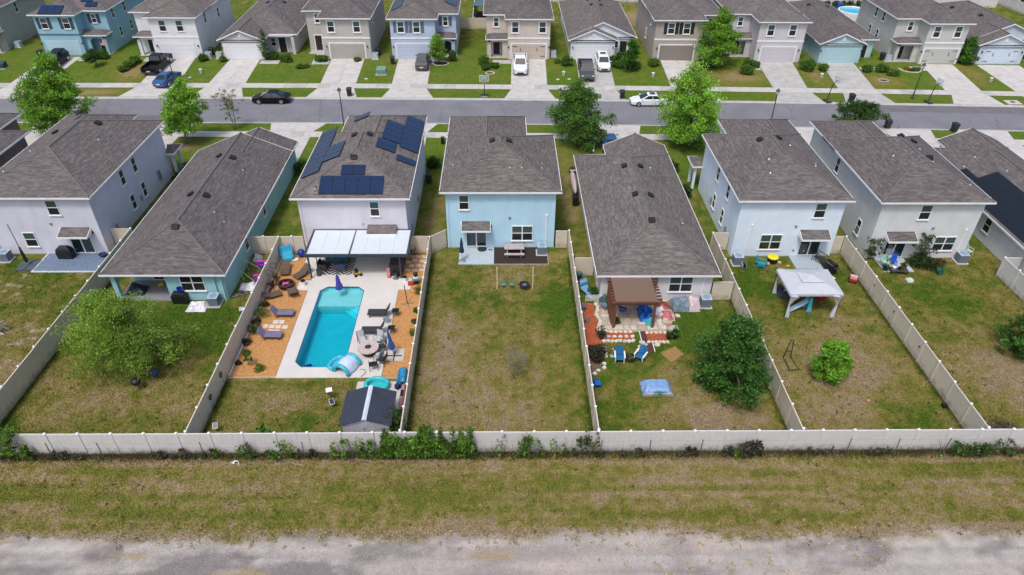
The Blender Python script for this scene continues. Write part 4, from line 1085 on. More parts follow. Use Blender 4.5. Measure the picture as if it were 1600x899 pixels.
def tree(name, label, x, y, H, H0, rx, col, nl=9000, nclump=120, csize=.55, leaf=.13, shape=None, ry=None, seed=1, cat='tree', trunk=.11, bark=BARK, var=.3, stretch=1.6, drop=0., droop=0., lean=(0, 0), group=None, limbs=26, multi=1):
    z = gh(x, y)
    shape = shape or (lambda t: math.sqrt(max(0, 1 - (2*t - 1)**2)))
    t_ = thing(name, label, cat, (x, y, z), 0, group)
    p, k, cs, g = crown_points(nl, H0, H, rx, ry or rx, nclump, csize, shape, seed, drop=drop)
    tt = (p[:, 2] - H0) / (H - H0)
    p[:, 0] += lean[0] * tt; p[:, 1] += lean[1] * tt
    cb = g.uniform(1 - var, 1 + var, nclump); hue = g.normal(0, .06, (nclump, 3))
    c = np.array(col)[None] * cb[k][:, None] * g.uniform(.7, 1.35, (nl, 1)) * (1 + hue[k])
    me = leaf_mesh('crown', p, leaf * g.uniform(.6, 1.3, nl), np.clip(c, .004, 1), LEAF, stretch, droop)
    inst('crown', me, None, t_)
    tr = MB()
    for m in range(multi):
        b0 = Vector(((m - (multi-1)/2) * .12, 0, -.1)); mid = Vector((lean[0]*.3 + (m - (multi-1)/2)*.5, lean[1]*.3, H0 + .25*(H - H0)))
        top = Vector((lean[0]*.8 + (m - (multi-1)/2)*.9, lean[1]*.8, H0 + .85*(H - H0)))
        tr.tube([b0, b0.lerp(mid, .5) + Vector((g.normal()*.04, g.normal()*.04, 0)), mid, mid.lerp(top, .5) + Vector((g.normal()*.1, g.normal()*.1, 0)), top], [trunk*1.25, trunk, trunk*.85, trunk*.5, trunk*.15], 8)
        # limbs reach to the clumps
        for q in g.choice(nclump, min(limbs, nclump), replace=False):
            e_ = Vector(cs[q]) + Vector((lean[0]*.5, lean[1]*.5, 0))
            f = min(.95, max(.12, (e_.z - H0) / (H - H0) - .22))
            s_ = mid.lerp(top, f) if e_.z > mid.z else b0.lerp(mid, min(.98, max(.55, e_.z / max(mid.z, .1) * .8)))
            md = s_.lerp(e_, .5) + Vector((0, 0, .12 * (e_ - s_).length))
            tr.tube([s_, md, e_], [trunk*.38, trunk*.24, trunk*.07], 5, cap=False)
    tr.build('trunk', bark, t_, smooth=True)
    return t_
egg = lambda t: (math.sin(math.pi * min(1, t*.86 + .14)) ** .75) * (1.08 - .42*t)
cone = lambda t: (min(1, t*6 + .25)) * (1.02 - .88*t) ** .8
dome = lambda t: (max(0, 1 - t**2.4)) ** .6 * min(1, .72 + t*1.6)
BRIGHT, MIDG, DARKG, LIME = (.25, .455, .05), (.19, .36, .038), (.032, .078, .018), (.2, .38, .04)
tree('street_tree', 'large bright green street tree behind the lavender house roof', -50.4, 74.9, 9.0, 1.2, 4.1, MIDG, 26000, 190, .95, .15, egg, seed=3, lean=(1.6, .4), trunk=.16)
tree('street_tree', 'bright green young maple beside the teal house front lawn', -35.4, 73.2, 7.1, 1.5, 2.5, BRIGHT, 16000, 120, .7, .13, egg, seed=5, lean=(1.0, .3), trunk=.1, bark=BARKP)
tree('bare_tree', 'nearly bare grey street tree beyond the teal house roof', -31.1, 77.0, 4.6, 1.2, 1.75, (.22, .27, .12), 950, 60, .28, .10, lambda t: .35 + .65*t, seed=8, trunk=.07, bark=BARKP, limbs=44, multi=2)
tree('street_tree', 'dark green dense street tree beyond the light blue house', 8.7, 72.8, 7.3, .7, 3.2, (.10, .215, .035), 22000, 170, .8, .13, egg, seed=9, lean=(-.2, .3), trunk=.14)
tree('street_tree', 'large lime green street tree beyond the white pergola house', 21.2, 72.6, 9.2, 1.0, 4.0, BRIGHT, 30000, 210, .9, .14, egg, seed=11, lean=(-.6, .4), trunk=.15)
tree('front_tree', 'tall green pyramidal tree before the pinkish grey house', 30.4, 97.8, 8.0, .9, 3.0, MIDG, 20000, 160, .85, .15, egg, seed=13, trunk=.12, lean=(-.4, 0))
tree('street_tree', 'bushy crown showing just above the grey-green house roof', 42.0, 76.6, 3.55, 1.0, 2.7, (.065, .135, .028), 10000, 80, .6, .13, dome, seed=15, trunk=.1)
tree('front_tree', 'young light green tree before the periwinkle blue house', -8.9, 99.0, 4.1, .9, 1.45, LIME, 3600, 50, .5, .14, egg, seed=17, trunk=.06)
tree('front_tree', 'small vivid green tree before the white double gable house', 17.9, 95.9, 4.5, 1.2, 1.25, (.07, .2, .022), 4200, 48, .5, .14, cone, seed=19, trunk=.05)
tree('front_sapling', 'wispy pale sapling before the grey single-storey house', -33.6, 100.2, 4.2, .5, 1.15, (.13, .20, .08), 1300, 46, .3, .13, cone, seed=21, trunk=.05)
tree('front_tree', 'bright green bushy tree between sage house and ice blue garage', 66.8, 99.6, 3.7, .2, 1.45, (.09, .22, .03), 6000, 60, .55, .16, cone, seed=23, trunk=.06)
tree('front_tree', 'small dark multi-stem tree before the sky blue house', -56.6, 97.6, 2.4, .8, .95, (.055, .1, .02), 1700, 30, .4, .13, dome, seed=24, trunk=.05, multi=2)
tree('yard_tree', 'feathery pale green spreading tree in the teal house garden', -25.9, 36.6, 6.6, .9, 3.4, (.24, .37, .055), 46000, 330, .75, .055, dome, ry=3.2, seed=27, trunk=.12, var=.42, stretch=3.0, drop=.45, droop=1.0, lean=(.1, -.5), limbs=60)
tree('yard_tree', 'big dark round evergreen tree in the pergola garden', 15.45, 34.3, 5.9, .1, 2.6, (.07, .175, .03), 26000, 190, .62, .115, lambda t: min(1, .62 + 1.6*t) * (1.04 - .8*t**1.5), seed=29, trunk=.15, var=.35)
tree('yard_tree', 'small bright lime leaning tree in the gazebo yard', 22.5, 35.0, 3.1, .2, 1.4, (.17, .37, .03), 6800, 46, .5, .12, egg, seed=31, trunk=.06, lean=(.35, .3), bark=BARKP)
tree('yard_tree', 'dark green tree cut off at the edge of the brown lawn', 38.3, 37.5, 4.3, .2, 1.9, (.075, .17, .03), 11000, 90, .55, .12, dome, seed=33, trunk=.1)
tree('sapling', 'thin leafless sapling in the middle of the empty lawn', 1.0, 35.5, 2.5, .15, 1.1, (.15, .15, .07), 700, 70, .3, .045, lambda t: .4 + .6*t, seed=35, trunk=.018, bark=BARKP, limbs=50, multi=3)

def bush(label, x, y, r, h, col, nl=900, seed=1, leaf=.1, name='bush', cat='shrub', ry=None, group=None, z=None, up=.2):
    g = np.random.default_rng(seed)
    t_ = thing(name, label, cat, (x, y, gh(x, y) if z is None else z), 0, group)
    a = g.normal(size=(nl, 3)); a /= np.linalg.norm(a, axis=1)[:, None]
    a *= g.random((nl, 1)) ** .35
    lump = 1 + .2*np.sin(3*np.arctan2(a[:, 1], a[:, 0]) + seed) + .15*np.sin(7*a[:, 2] + seed)
    p = np.stack([a[:, 0]*r*lump, a[:, 1]*(ry or r)*lump, h*.5 + a[:, 2]*h*.5*lump], 1)
    p[:, 2] = np.abs(p[:, 2])
    blot = 1 + .35*np.sin(p[:, 0]*9/r + seed)*np.sin(p[:, 1]*8/r)
    c = np.array(col)[None] * g.uniform(.6, 1.4, (nl, 1)) * blot[:, None] * (1 + g.normal(0, .07, (nl, 3)))
    inst('foliage', leaf_mesh('foliage', p, leaf * g.uniform(.6, 1.3, nl), np.clip(c, .004, 1), LEAF, 1.7, 0, up), None, t_)
    tr = MB()
    for q in range(5): tr.tube([(0, 0, -.05), (a[q, 0]*r*.3, a[q, 1]*r*.3, h*.35), (a[q, 0]*r*.7, a[q, 1]*r*.7, h*.75)], [.03, .02, .006], 5)
    tr.build('stem', BARK, t_)
    return t_
# planting in the far front gardens
FB = [('round clipped shrub left of the sky blue porch', -58.6, 99.8, .8, 1.0), ('round shrub right of the sky blue porch', -57.0, 100.6, .9, 1.2), ('low green hedge end beside the black pickup', -51.6, 98.8, .75, .95), ('middle clump of the hedge by the white house walk', -51.9, 97.4, .75, .9), ('nearest clump of the hedge by the white house walk', -52.2, 96.0, .7, .7),
      ('spiky shrub at the corner of the white garage', -42.5, 99.8, .7, .9), ('ball shrub left of the grey garage drive', -39.6, 99.6, .5, .7), ('low wide shrub under the wispy sapling', -32.8, 100.8, .95, .8), ('clipped hedge block beside the grey house porch', -30.6, 99.6, .8, 1.0), ('shrub pair left of the taupe garage', -26.0, 99.6, .55, .9),
      ('flowering shrub beside the taupe garage walk', -25.2, 99.7, .5, .8), ('potted greenery before the taupe garage door', -20.6, 99.9, .5, .45), ('small shrub at the bend of the taupe walk', -27.3, 97.5, .4, .45), ('low shrubs edging the taupe lawn', -28.1, 97.2, .55, .5), ('dark shrub beside periwinkle house porch', -6.9, 100.0, .55, 1.5),
      ('tall shrub left of the beige porch', -2.4, 98.6, .75, 1.4), ('low round shrub right of the beige porch walk', -.9, 97.6, .6, .7), ('mixed shrub below the beige porch', -2.2, 97.0, .6, .7), ('shrubs at the corner of the beige garage', 8.0, 99.5, .45, .5), ('bright round shrub at the white house corner', 9.3, 98.6, .9, 1.2),
      ('tall narrow shrub beside the white double gable porch', 16.9, 99.6, .5, 1.5), ('small ball shrub by the white suv', 15.9, 99.4, .4, 1.1), ('wide shrub along the white house walk', 16.6, 98.0, .95, .8), ('large round shrub under the vivid green tree', 18.6, 97.3, 1.1, 1.1), ('leafy shrub left of the brown garage', 21.6, 98.4, .8, 1.1),
      ('shrub right of the brown garage door', 28.9, 98.3, .8, .9), ('dark shrub beside the pinkish house walk', 34.9, 97.6, .9, 1.3), ('dark round bush before the pinkish house', 34.2, 95.8, .95, 1.2), ('ball bush left of the pinkish garage', 36.2, 98.2, .55, .8), ('big round bush right of the pinkish garage', 43.1, 97.2, 1.15, 1.5),
      ('small ball bush left of the blue garage', 45.3, 97.0, .65, 1.0), ('rounded bush right of the blue garage', 51.4, 96.8, .7, .9), ('hedge behind the blue house porch', 53.5, 96.9, .9, .9), ('second clump of hedge near the sage house', 54.6, 95.6, .8, .7)]
for k, (lb, x, y, r_, h_) in enumerate(FB): bush(lb, x, y + rc(x)*.3, r_, h_, (.08, .17, .025) if k % 3 else (.11, .21, .03), int(700 + 700*r_), 40 + k, .13)
# back garden shrubs
for lb, x, y, r_, h_, c_ in (('sprawling dark shrub beside the small cluttered patio', 36.0, 48.9, 1.15, .9, (.04, .075, .02)), ('reddish low shrub right of the sprawling shrub', 37.3, 48.9, .7, .5, (.10, .085, .03)), ('brownish bush behind the pergola garden mulch path', 6.75, 37.3, .75, 1.0, (.07, .06, .035)),
                             ('dry straw-coloured bush in the corner beyond the gazebo yard', 32.2, 29.6, 1.4, .5, (.19, .14, .10)), ('green bush overhanging the shed and back fence', -6.75, 30.2, .75, 1.9, (.06, .13, .02))):
    bush(lb, x, y, r_, h_, c_, 1500, int(x*7) % 97 + 3, .1)
for lb, x, y, h_, sd in (('spindly tall shrub left of the grey-green patio door', 32.0, 49.9, 2.1, 4), ('tall open shrub between patio door and window of grey-green house', 36.1, 49.6, 2.7, 9)):
    tree('tall_shrub', lb, x, y, h_, .4, .75, (.075, .11, .045), 520, 36, .3, .12, lambda t: .5 + .5*math.sin(3*t), seed=sd, cat='shrub', trunk=.025, limbs=30, multi=2)
# young plants in the orange mulch of the pool garden
PP = [('dark clump plant below the fire pit by the fence', -18.55, 43.4, .38, .35, (.08, .05, .025)), ('bright green leafy plant by the fence near upper purple lounger', -18.45, 42.2, .6, .7, (.13, .2, .04)), ('small reddish clump plant between two green plants by fence', -18.6, 41.3, .35, .35, (.09, .045, .03)), ('green plant by the fence near lower purple lounger', -18.5, 40.3, .5, .6, (.07, .13, .03)),
      ('dark reddish tuft by the fence below the purple loungers', -18.65, 38.9, .35, .4, (.07, .04, .03)), ('small green tuft near the reddish tuft in mulch', -18.35, 37.75, .3, .4, (.09, .15, .03)), ('yellow-green tuft at the front of the mulch bed', -16.95, 36.1, .36, .45, (.15, .24, .03)), ('tiny dark potted plant in the lower mulch corner', -18.6, 36.7, .2, .35, (.05, .04, .03)),
      ('yellowish plant at the fence top of right mulch bed', -6.62, 45.0, .4, .7, (.2, .2, .03)), ('small green plant by the fence beside black loungers', -6.6, 42.6, .25, .4, (.07, .13, .03)), ('second green plant by the fence beside black loungers', -6.6, 41.2, .25, .4, (.07, .13, .03)), ('yellow-green plant by the fence beside dining table', -6.6, 39.9, .32, .5, (.16, .2, .03))]
for k, (lb, x, y, r_, h_, c_) in enumerate(PP): bush(lb, x, y, r_, h_, c_, 320, 140 + k, .08, name='garden_plant', cat='plant')
tree('small_standard_tree', 'little standard tree with round head in the orange mulch', -17.75, 36.6, 1.15, .55, .34, (.075, .16, .025), 500, 14, .16, .07, dome, seed=61, trunk=.02, limbs=8)
# vines and weeds over the back fence
def vine(label, x0, x1, top, nl, col, seed, dense=1.0, y=28.35, dep=.6):
    g = np.random.default_rng(seed)
    t_ = thing('fence_vine', label, 'vine', ((x0 + x1)/2, y, 0))
    n0 = int(nl * 1.5)
    x = g.uniform(-(x1 - x0)/2, (x1 - x0)/2, n0)
    one = np.full(n0, seed*1.3)
    hgt = top * (.58 + .26*vnoise(x + x0, one, .9, 1, seed) + .24*vnoise(x + x0, one, .2, 1, seed + 2)) if nl / (x1 - x0) / max(top, .5) > 900 else top * (.5 + .38*vnoise(x + x0, one, .8, 1, seed) + .36*vnoise(x + x0, one, .22, 1, seed + 2))
    edge = np.clip(((x1 - x0)/2 - np.abs(x)) / .3 + .2 + .35*(vnoise(x, one, .3, 1, seed + 3) - .3), .12, 1)
    z = hgt * edge * g.random(n0) ** .62
    dy = -dep * np.sin(np.clip(z / max(top, .1), 0, 1) * 2.6 + .3) * g.random(n0) + .06
    over = z > 1.78
    dy = np.where(over, g.uniform(-.35, .6, n0), dy)
    p = np.stack([x, dy, z], 1)
    den = nl / (x1 - x0) / max(top, .5)
    gap = vnoise(p[:, 0] + x0, p[:, 2], .28, .24, seed + 4)
    keep = gap > (.28 if den > 900 else .56)
    p = p[keep]; n0 = len(p)
    p += g.normal(size=(n0, 3)) * np.array([.05, .04, .04])
    c = np.array(col)[None] * g.uniform(.4, 1.7, (n0, 1)) * (1 + 1.3*(vnoise(p[:, 0] + x0, p[:, 2], .3, .3, seed + 1) - .5))[:, None]
    dryl = g.random(n0) < .07
    c[dryl] = np.array((.16, .11, .06)) * g.uniform(.6, 1.2, (int(dryl.sum()), 1))
    inst('foliage', leaf_mesh('foliage', p, .095 * g.uniform(.5, 1.4, n0), np.clip(c, .004, 1), LEAF, 1.6), None, t_)
    tr = MB()
    for q in range(max(4, int((x1 - x0)*3))):
        xx = g.uniform(-(x1-x0)/2, (x1-x0)/2) * .9
        tr.tube([(xx, -.15, -.05), (xx + g.normal()*.15, -.1, top*.4), (xx + g.normal()*.3, -.02, top*.85)], [.015, .012, .005], 4)
    tr.build('stem', BARK, t_)
VG = (.095, .19, .025)
for lb, a0, b0, tp, nl, cc in (('thick green vine heap over the fence at the left end', -36.5, -28.4, 2.9, 17000, (.11, .23, .025)), ('thin leafy climber left of the shed on the back fence', -16.2, -15.1, 1.8, 420, VG), ('second thin climber left of the shed on the back fence', -13.9, -12.4, 1.8, 420, VG),
      ('patchy climber on the fence straight below the shed', -10.4, -7.6, 2.0, 2100, VG), ('dense hanging vine draped over the fence below the empty lawn', -7.4, -1.6, 2.3, 15000, (.1, .21, .025)), ('loose climber tangle right of the dense vine', .9, 2.6, 1.9, 1000, VG), ('ragged climber near the fence junction below the lawn', 4.3, 6.2, 1.9, 1100, (.05, .09, .025)),
      ('thin trailing climber on the fence between two tangles', -.9, .7, 1.7, 240, VG), ('straggly climber between tangles below the lawn', 2.7, 4.2, 1.7, 260, VG), ('dark bramble mound against the fence below the round tree', 13.2, 16.0, 1.15, 1900, (.045, .055, .035)), ('bright green weed in the bramble mound', 14.2, 14.9, 1.3, 420, (.11, .2, .02)),
      ('low creeper at the far corner of the back fence', 27.3, 31.8, 1.15, 2400, (.06, .12, .025)), ('small climber beside the leaning post on the fence', 26.7, 27.4, 1.6, 170, VG)):
    vine(lb, a0, b0, tp, nl, cc, int(abs(a0*10)) % 7 + 1)
for k, (x, w_) in enumerate(((-26.5, 2.2), (-20.2, 2.4), (-17.8, 1.8), (-14.4, 1.5), (-11.6, 2), (8, 1.5), (11.4, 1.2), (19.5, 2.2), (23.5, 2))):
    vine(['grey-brown weed tangle below the feathery tree fence', 'brown weed tangle at the pool garden fence junction', 'green weeds at the fence foot under the solar lamp', 'green weeds at the fence foot near white litter', 'mixed weeds at the fence foot left of the shed', 'dark weeds at the fence foot below the pergola garden', 'small dark weed at the fence foot below the covered table', 'grey weeds at the fence foot below the gazebo yard', 'sparse weeds at the fence foot near the lime tree'][k],
         x - w_/2, x + w_/2, .75, 620, (.075, .075, .045) if k not in (2, 3) else (.065, .14, .02), k % 7 + 1, dep=.3)

# ------------------------------------------------------------------ the pool garden
def struct_prism(name, polys, z0, z1, mat):
    mb = MB()
    for p_ in polys: mb.prism(p_, z0, z1)
    return tag(mb.build(name, mat), kind='structure')
def rect(x0, x1, y0, y1): return [(x0, y0), (x1, y0), (x1, y1), (x0, y1)]
PX0, PX1, PY0, PY1, PC = -14.65, -11.12, 36.38, 45.88, .52
DECK = P('pool_deck_coating', (.59, .565, .54), .8, .05, .8, .2, 40, dirt=.1)
struct_prism('pool_deck', [rect(-15.65, PX0 - .0, 35.3, 46.9), rect(PX1, -8.36, 35.3, 46.9), rect(PX0, PX1, 35.3, PY0), rect(PX0, PX1, PY1, 46.9), rect(-16.6, -15.65, 45.45, 46.8), rect(-8.36, -7.4, 45.5, 47.1),
     [(-16.8, 49.4), (-15.65, 46.9), (-8.36, 46.9), (-8.36, 50.68), (-16.8, 50.68)],
     [(PX0, PY0), (PX0 + PC, PY0), (PX0, PY0 + PC)], [(PX1, PY0), (PX1, PY0 + PC), (PX1 - PC, PY0)], [(PX0, PY1), (PX0, PY1 - PC), (PX0 + PC, PY1)], [(PX1, PY1), (PX1 - PC, PY1), (PX1, PY1 - PC)]], -.12, .03, DECK)
struct_prism('mulch_bed', [[(-18.93, 35.5), (-15.68, 35.42), (-15.68, 45.42), (-16.62, 45.42), (-16.62, 46.83), (-15.68, 46.93), (-16.83, 49.4), (-16.83, 50.6), (-18.93, 50.6)]], -.1, .022, ORANGE)
struct_prism('mulch_bed', [[(-8.33, 35.3), (-6.22, 35.4), (-6.22, 50.65), (-8.33, 50.65), (-8.33, 47.13), (-7.37, 47.13), (-7.37, 45.47), (-8.33, 45.47)]], -.1, .022, ORANGE)
struct_prism('lawn_edging', [rect(-18.93, -15.66, 35.3, 35.4), rect(-8.34, -6.9, 35.18, 35.28)], -.1, .06, P('edging_timber', (.50, .36, .24), .8, .15))
struct_prism('lawn_edging', [rect(-18.93, -18.86, 35.5, 50.5)], -.1, .08, WHITE)
pool = thing('swimming_pool', 'turquoise swimming pool with clipped corners in the cream deck', 'pool', ((PX0 + PX1)/2, (PY0 + PY1)/2, 0))
ox, oy = (PX0 + PX1)/2, (PY0 + PY1)/2
out = [(PX0 + PC, PY0), (PX1 - PC, PY0), (PX1, PY0 + PC), (PX1, PY1 - PC), (PX1 - PC, PY1), (PX0 + PC, PY1), (PX0, PY1 - PC), (PX0, PY0 + PC)]
outl = [(x - ox, y - oy) for x, y in out]
SH = 43.75 - oy
mb = MB()
def pdepth(y): return -1.5
n_ = len(outl)
for k in range(n_):
    (xa, ya), (xb, yb) = outl[k], outl[(k+1) % n_]
    mb.face([(xa, ya, .02), (xb, yb, .02), (xb, yb, -1.1), (xa, ya, -1.1)])
mb.face([(x, y, -1.1) for x, y in outl])
mb.build('basin', P('pool_plaster', (.28, .76, .83), .7, .06, 1.2), pool)
mb = MB(); hs = [(x, y) for x, y in outl if y > SH]
mb.prism([(PX0 - ox + .01, SH), (PX1 - ox - .01, SH), (PX1 - ox - .01, PY1 - PC - oy), (PX1 - PC - ox, PY1 - oy - .01), (PX0 + PC - ox, PY1 - oy - .01), (PX0 - ox + .01, PY1 - PC - oy)], -1.09, -.3)
mb.build('sun_shelf', P('shelf_plaster', (.42, .64, .66), .7, .06, 1.2), pool)
for q in range(3): MB().prism([(PX1 - ox - .01, SH - .01), (PX1 - ox - .01, SH - .55 - .42*q), (PX1 - ox - .5 - .42*q, SH - .01)], -1.09, -.42 - .18*q).build('step', NM('pool_plaster'), pool)
MB().tube([(x*1.002, y*1.001, .0) for x, y in outl + outl[:1]], .045, 6).build('tile_line', P('pool_tile', (.05, .16, .22), .3, .2, 12), pool)
wm = bpy.data.materials.new('pool_water'); wm.use_nodes = True
nt = wm.node_tree; nt.nodes.remove(nt.nodes['Principled BSDF'])
tb, gl, mx, fr = (nt.nodes.new(t) for t in ('ShaderNodeBsdfTransparent', 'ShaderNodeBsdfGlossy', 'ShaderNodeMixShader', 'ShaderNodeFresnel'))
fr.inputs['IOR'].default_value = 1.33; gl.inputs['Roughness'].default_value = .05; tb.inputs['Color'].default_value = (.97, .99, 1, 1)
no = nt.nodes.new('ShaderNodeTexNoise'); no.inputs['Scale'].default_value = 2.2; no.inputs['Detail'].default_value = 3; tcw = nt.nodes.new('ShaderNodeTexCoord'); nt.links.new(tcw.outputs['Object'], no.inputs['Vector'])
bp = nt.nodes.new('ShaderNodeBump'); bp.inputs['Strength'].default_value = .2; bp.inputs['Distance'].default_value = .04; nt.links.new(no.outputs['Fac'], bp.inputs['Height'])
nt.links.new(bp.outputs[0], gl.inputs['Normal']); nt.links.new(bp.outputs[0], fr.inputs['Normal'])
ge = nt.nodes.new('ShaderNodeNewGeometry'); mm = nt.nodes.new('ShaderNodeMath'); mm.operation = 'MULTIPLY_ADD'; mm.inputs[1].default_value = -1; mm.inputs[2].default_value = 1; nt.links.new(ge.outputs['Backfacing'], mm.inputs[0]); m2 = nt.nodes.new('ShaderNodeMath'); m2.operation = 'MULTIPLY'; nt.links.new(fr.outputs[0], m2.inputs[0]); nt.links.new(mm.outputs[0], m2.inputs[1]); nt.links.new(m2.outputs[0], mx.inputs[0]); nt.links.new(tb.outputs[0], mx.inputs[1]); nt.links.new(gl.outputs[0], mx.inputs[2])
va = nt.nodes.new('ShaderNodeVolumeAbsorption'); va.inputs['Color'].default_value = (.02, .82, .86, 1); va.inputs['Density'].default_value = 1.4
mo = nt.nodes['Material Output']; nt.links.new(mx.outputs[0], mo.inputs['Surface']); nt.links.new(va.outputs[0], mo.inputs['Volume'])
MB().prism([(x*.999, y*.9995) for x, y in outl], -1.095, -.06).build('water', wm, pool)

# stepping stones
STONE = P('paver_pink_grey', (.52, .46, .43), .85, .12, 4)
STONE2 = P('paver_pale', (.60, .55, .50), .85, .12, 4)
sp = thing('stepping_stone_path', 'pale square stepping stones between the purple loungers', 'stepping stones', (-17, 40.8, 0))
for k, (x, y) in enumerate(((-17.21, 41.41), (-16.74, 41.41), (-17.83, 40.92), (-17.35, 40.87), (-16.87, 40.83), (-16.35, 40.80), (-17.28, 40.29), (-16.82, 40.25))):
    MB().box(-.2, .2, -.2, .2, -.05, .045).build('stone', STONE2, sp, (x + 17, y - 40.8, 0), random.uniform(-.08, .08), bevel=.01)
sp = thing('stepping_stone_path', 'pinkish stepping stones beside the white patio roof', 'stepping stones', (-7.3, 49, 0))
for k, (x, y) in enumerate(((-7.8, 50.3), (-7.23, 50.3), (-6.65, 50.25), (-7.97, 49.5), (-7.44, 49.72), (-6.78, 49.6), (-7.64, 48.9), (-7.08, 48.95), (-6.5, 48.9), (-7.92, 48.27), (-7.30, 48.22), (-6.75, 48.27))):
    MB().box(-.22, .22, -.17, .17, -.05, .045).build('stone', STONE if k % 3 else STONE2, sp, (x + 7.3, y - 49, 0), random.uniform(-.2, .2), bevel=.01)

def mat_of(name, rgb, rough=.6, **k): return P(name, rgb, rough, **k)
PURPLE = mat_of('purple_sling', (.165, .145, .235), .8); WICKER = mat_of('brown_wicker', (.11, .078, .06), .8, var=.3, vs_=14, bump=.6, bs=60); CHARC = mat_of('charcoal_sling', (.035, .036, .045), .8)
def lounger(label, x, y, rz, mat, frame, L=1.9, w=.66, hgt=.33, back=.62, ang=50, arms=False, group=None):
    t_ = thing('sun_lounger', label, 'lounger', (x, y, .03), rz, group)
    sl = L - back
    MB().box(0, sl, -w/2, w/2, hgt - .05, hgt).build('seat', mat, t_, bevel=.015)
    a_ = R(ang)
    MB().rings([[(sx, sy, sz) for sy in (-w/2, w/2) for sx, sz in ([(0, hgt - .05), (0, hgt)] if sy < 0 else [(0, hgt), (0, hgt - .05)])],
                [(-back*math.cos(a_) + dx, sy, hgt + back*math.sin(a_) + dz) for sy in (-w/2, w/2) for dx, dz in ([(-.02, -.03), (.03, 0)] if sy < 0 else [(.03, 0), (-.02, -.03)])]]).build('backrest', mat, t_)
    for s_ in (-1, 1): MB().tube([(sl, s_*(w/2 + .02), hgt - .03), (-.1, s_*(w/2 + .02), hgt - .03)], .025, 6).build('rail', frame, t_)
    for xx in (.05, sl - .18):
        for s_ in (-1, 1): MB().tube([(xx, s_*(w/2), 0), (xx, s_*(w/2), hgt - .03)], .025, 6).build('leg', frame, t_)
    MB().tube([(-.05, -w/2, .12), (-back*.75*math.cos(a_), 0, hgt + back*.72*math.sin(a_) - .03), (-.05, w/2, .12)], .02, 5).build('back_support', frame, t_)
    if arms:
        for s_ in (-1, 1): MB().tube([(.35, s_*(w/2 + .03), hgt), (.3, s_*(w/2 + .03), hgt + .22), (-.25, s_*(w/2 + .03), hgt + .24)], .022, 6).build('armrest', frame, t_)
    return t_
lounger('upper purple sun lounger on orange mulch', -17.25, 42.2, 0.0, PURPLE, DARKMETAL)
lounger('lower purple sun lounger on orange mulch', -17.5, 39.6, -.03, PURPLE, DARKMETAL)
lounger('brown wicker lounger above the fire pit', -18.05, 48.1, R(-82), WICKER, WICKER, L=1.6, hgt=.28, back=.8, ang=28)
lounger('brown wicker lounger right of the fire pit facing it', -16.55, 47.5, R(-128), WICKER, WICKER, L=1.7, hgt=.28, back=.9, ang=30)
lounger('brown wicker lounger below left of the fire pit by fence', -18.35, 44.5, R(28), WICKER, WICKER, L=1.5, hgt=.28, back=.7, ang=22)
lounger('brown wicker lounger below right of the fire pit', -16.62, 44.65, R(112), WICKER, WICKER, L=1.4, hgt=.3, back=.6, ang=40)
lounger('upper black sling lounger beside the pool', -8.95, 42.2, R(180), CHARC, BLACK, L=2.1, back=.75, ang=58)
lounger('lower black sling lounger beside the pool', -9.1, 40.1, R(180), CHARC, BLACK, L=2.1, back=.75, ang=58)
def side_table(label, x, y, mat, r=.24, h=.42):
    t_ = thing('side_table', label, 'table', (x, y, .03))
    MB().cbox(0, 0, h, r*2, r*2, .025).build('top', mat, t_, bevel=.008)
    for q in range(4):
        s1, s2 = (1 if q & 1 else -1), (1 if q & 2 else -1)
        MB().tube([(s1*r*.9, s2*r*.9, 0), (-s1*r*.5*(q % 2) + s1*r*.6, s2*r*.7, h)], .014, 5).build('leg', mat, t_)
side_table('glass topped side table between the two black loungers', -8.75, 41.3, STEEL)
def frame_chair(label, x, y, rz, sling, frame, z=.03, name='patio_chair', w=.56, hs=.42, hb=.95, cat='chair', recl=.14, group=None):
    """metal garden chair facing local +x"""
    t_ = thing(name, label, cat, (x, y, z), rz, group)
    MB().cbox(.02, 0, hs, .5, w - .04, .025, ry=.05).build('seat', sling, t_)
    MB().cbox(-.25 - recl*.5, 0, (hs + hb)/2 + .03, .025, w - .04, hb - hs - .02, ry=-recl*1.3).build('backrest', sling, t_)
    for s_ in (-1, 1):
        MB().tube([(.28, s_*w/2, 0), (.24, s_*w/2, hs), (.22, s_*w/2, hs + .2), (-.24, s_*w/2, hs + .22)], .018, 6).build('arm_frame', frame, t_)
        MB().tube([(-.3, s_*w/2, 0), (-.2, s_*w/2, hs), (-.25 - recl, s_*w/2, hb)], .018, 6).build('back_leg', frame, t_)
    MB().tube([(-.25 - recl, -w/2, hb), (-.25 - recl, w/2, hb)], .018, 6).build('top_rail', frame, t_)
    return t_
GREYSL = mat_of('grey_sling', (.42, .44, .47), .8)
side_table('small black chair frame behind the upper black lounger', -8.15, 42.15, BLACK, .26, .5)
side_table('small black table frame behind the lower black lounger', -8.2, 40.1, BLACK, .26, .5)
ft = thing('fire_table', 'round pinkish stone fire table with black burner', 'table', (-9.55, 37.75, .03))
MB().lathe([(.0, .58), (.74, .58), (.76, .6), (.76, .66), (.74, .68), (.24, .68), (.22, .64), (0, .64)], 28).build('top', P('pink_stone_top', (.50, .41, .38), .6, .2, 7), ft, smooth=False)
MB().lathe([(.38, 0), (.42, .05), (.42, .5), (.36, .58)], 18).build('base', BLACK, ft)
MB().lathe([(.23, .66), (.21, .70), (.06, .72), (.05, .73), (0, .73)], 18).build('burner', DARKMETAL, ft)
frame_chair('grey sling chair left above the round fire table', -10.2, 38.85, R(-65), GREYSL, BLACK)
frame_chair('grey sling chair right above the round fire table', -9.0, 38.95, R(-110), GREYSL, BLACK)
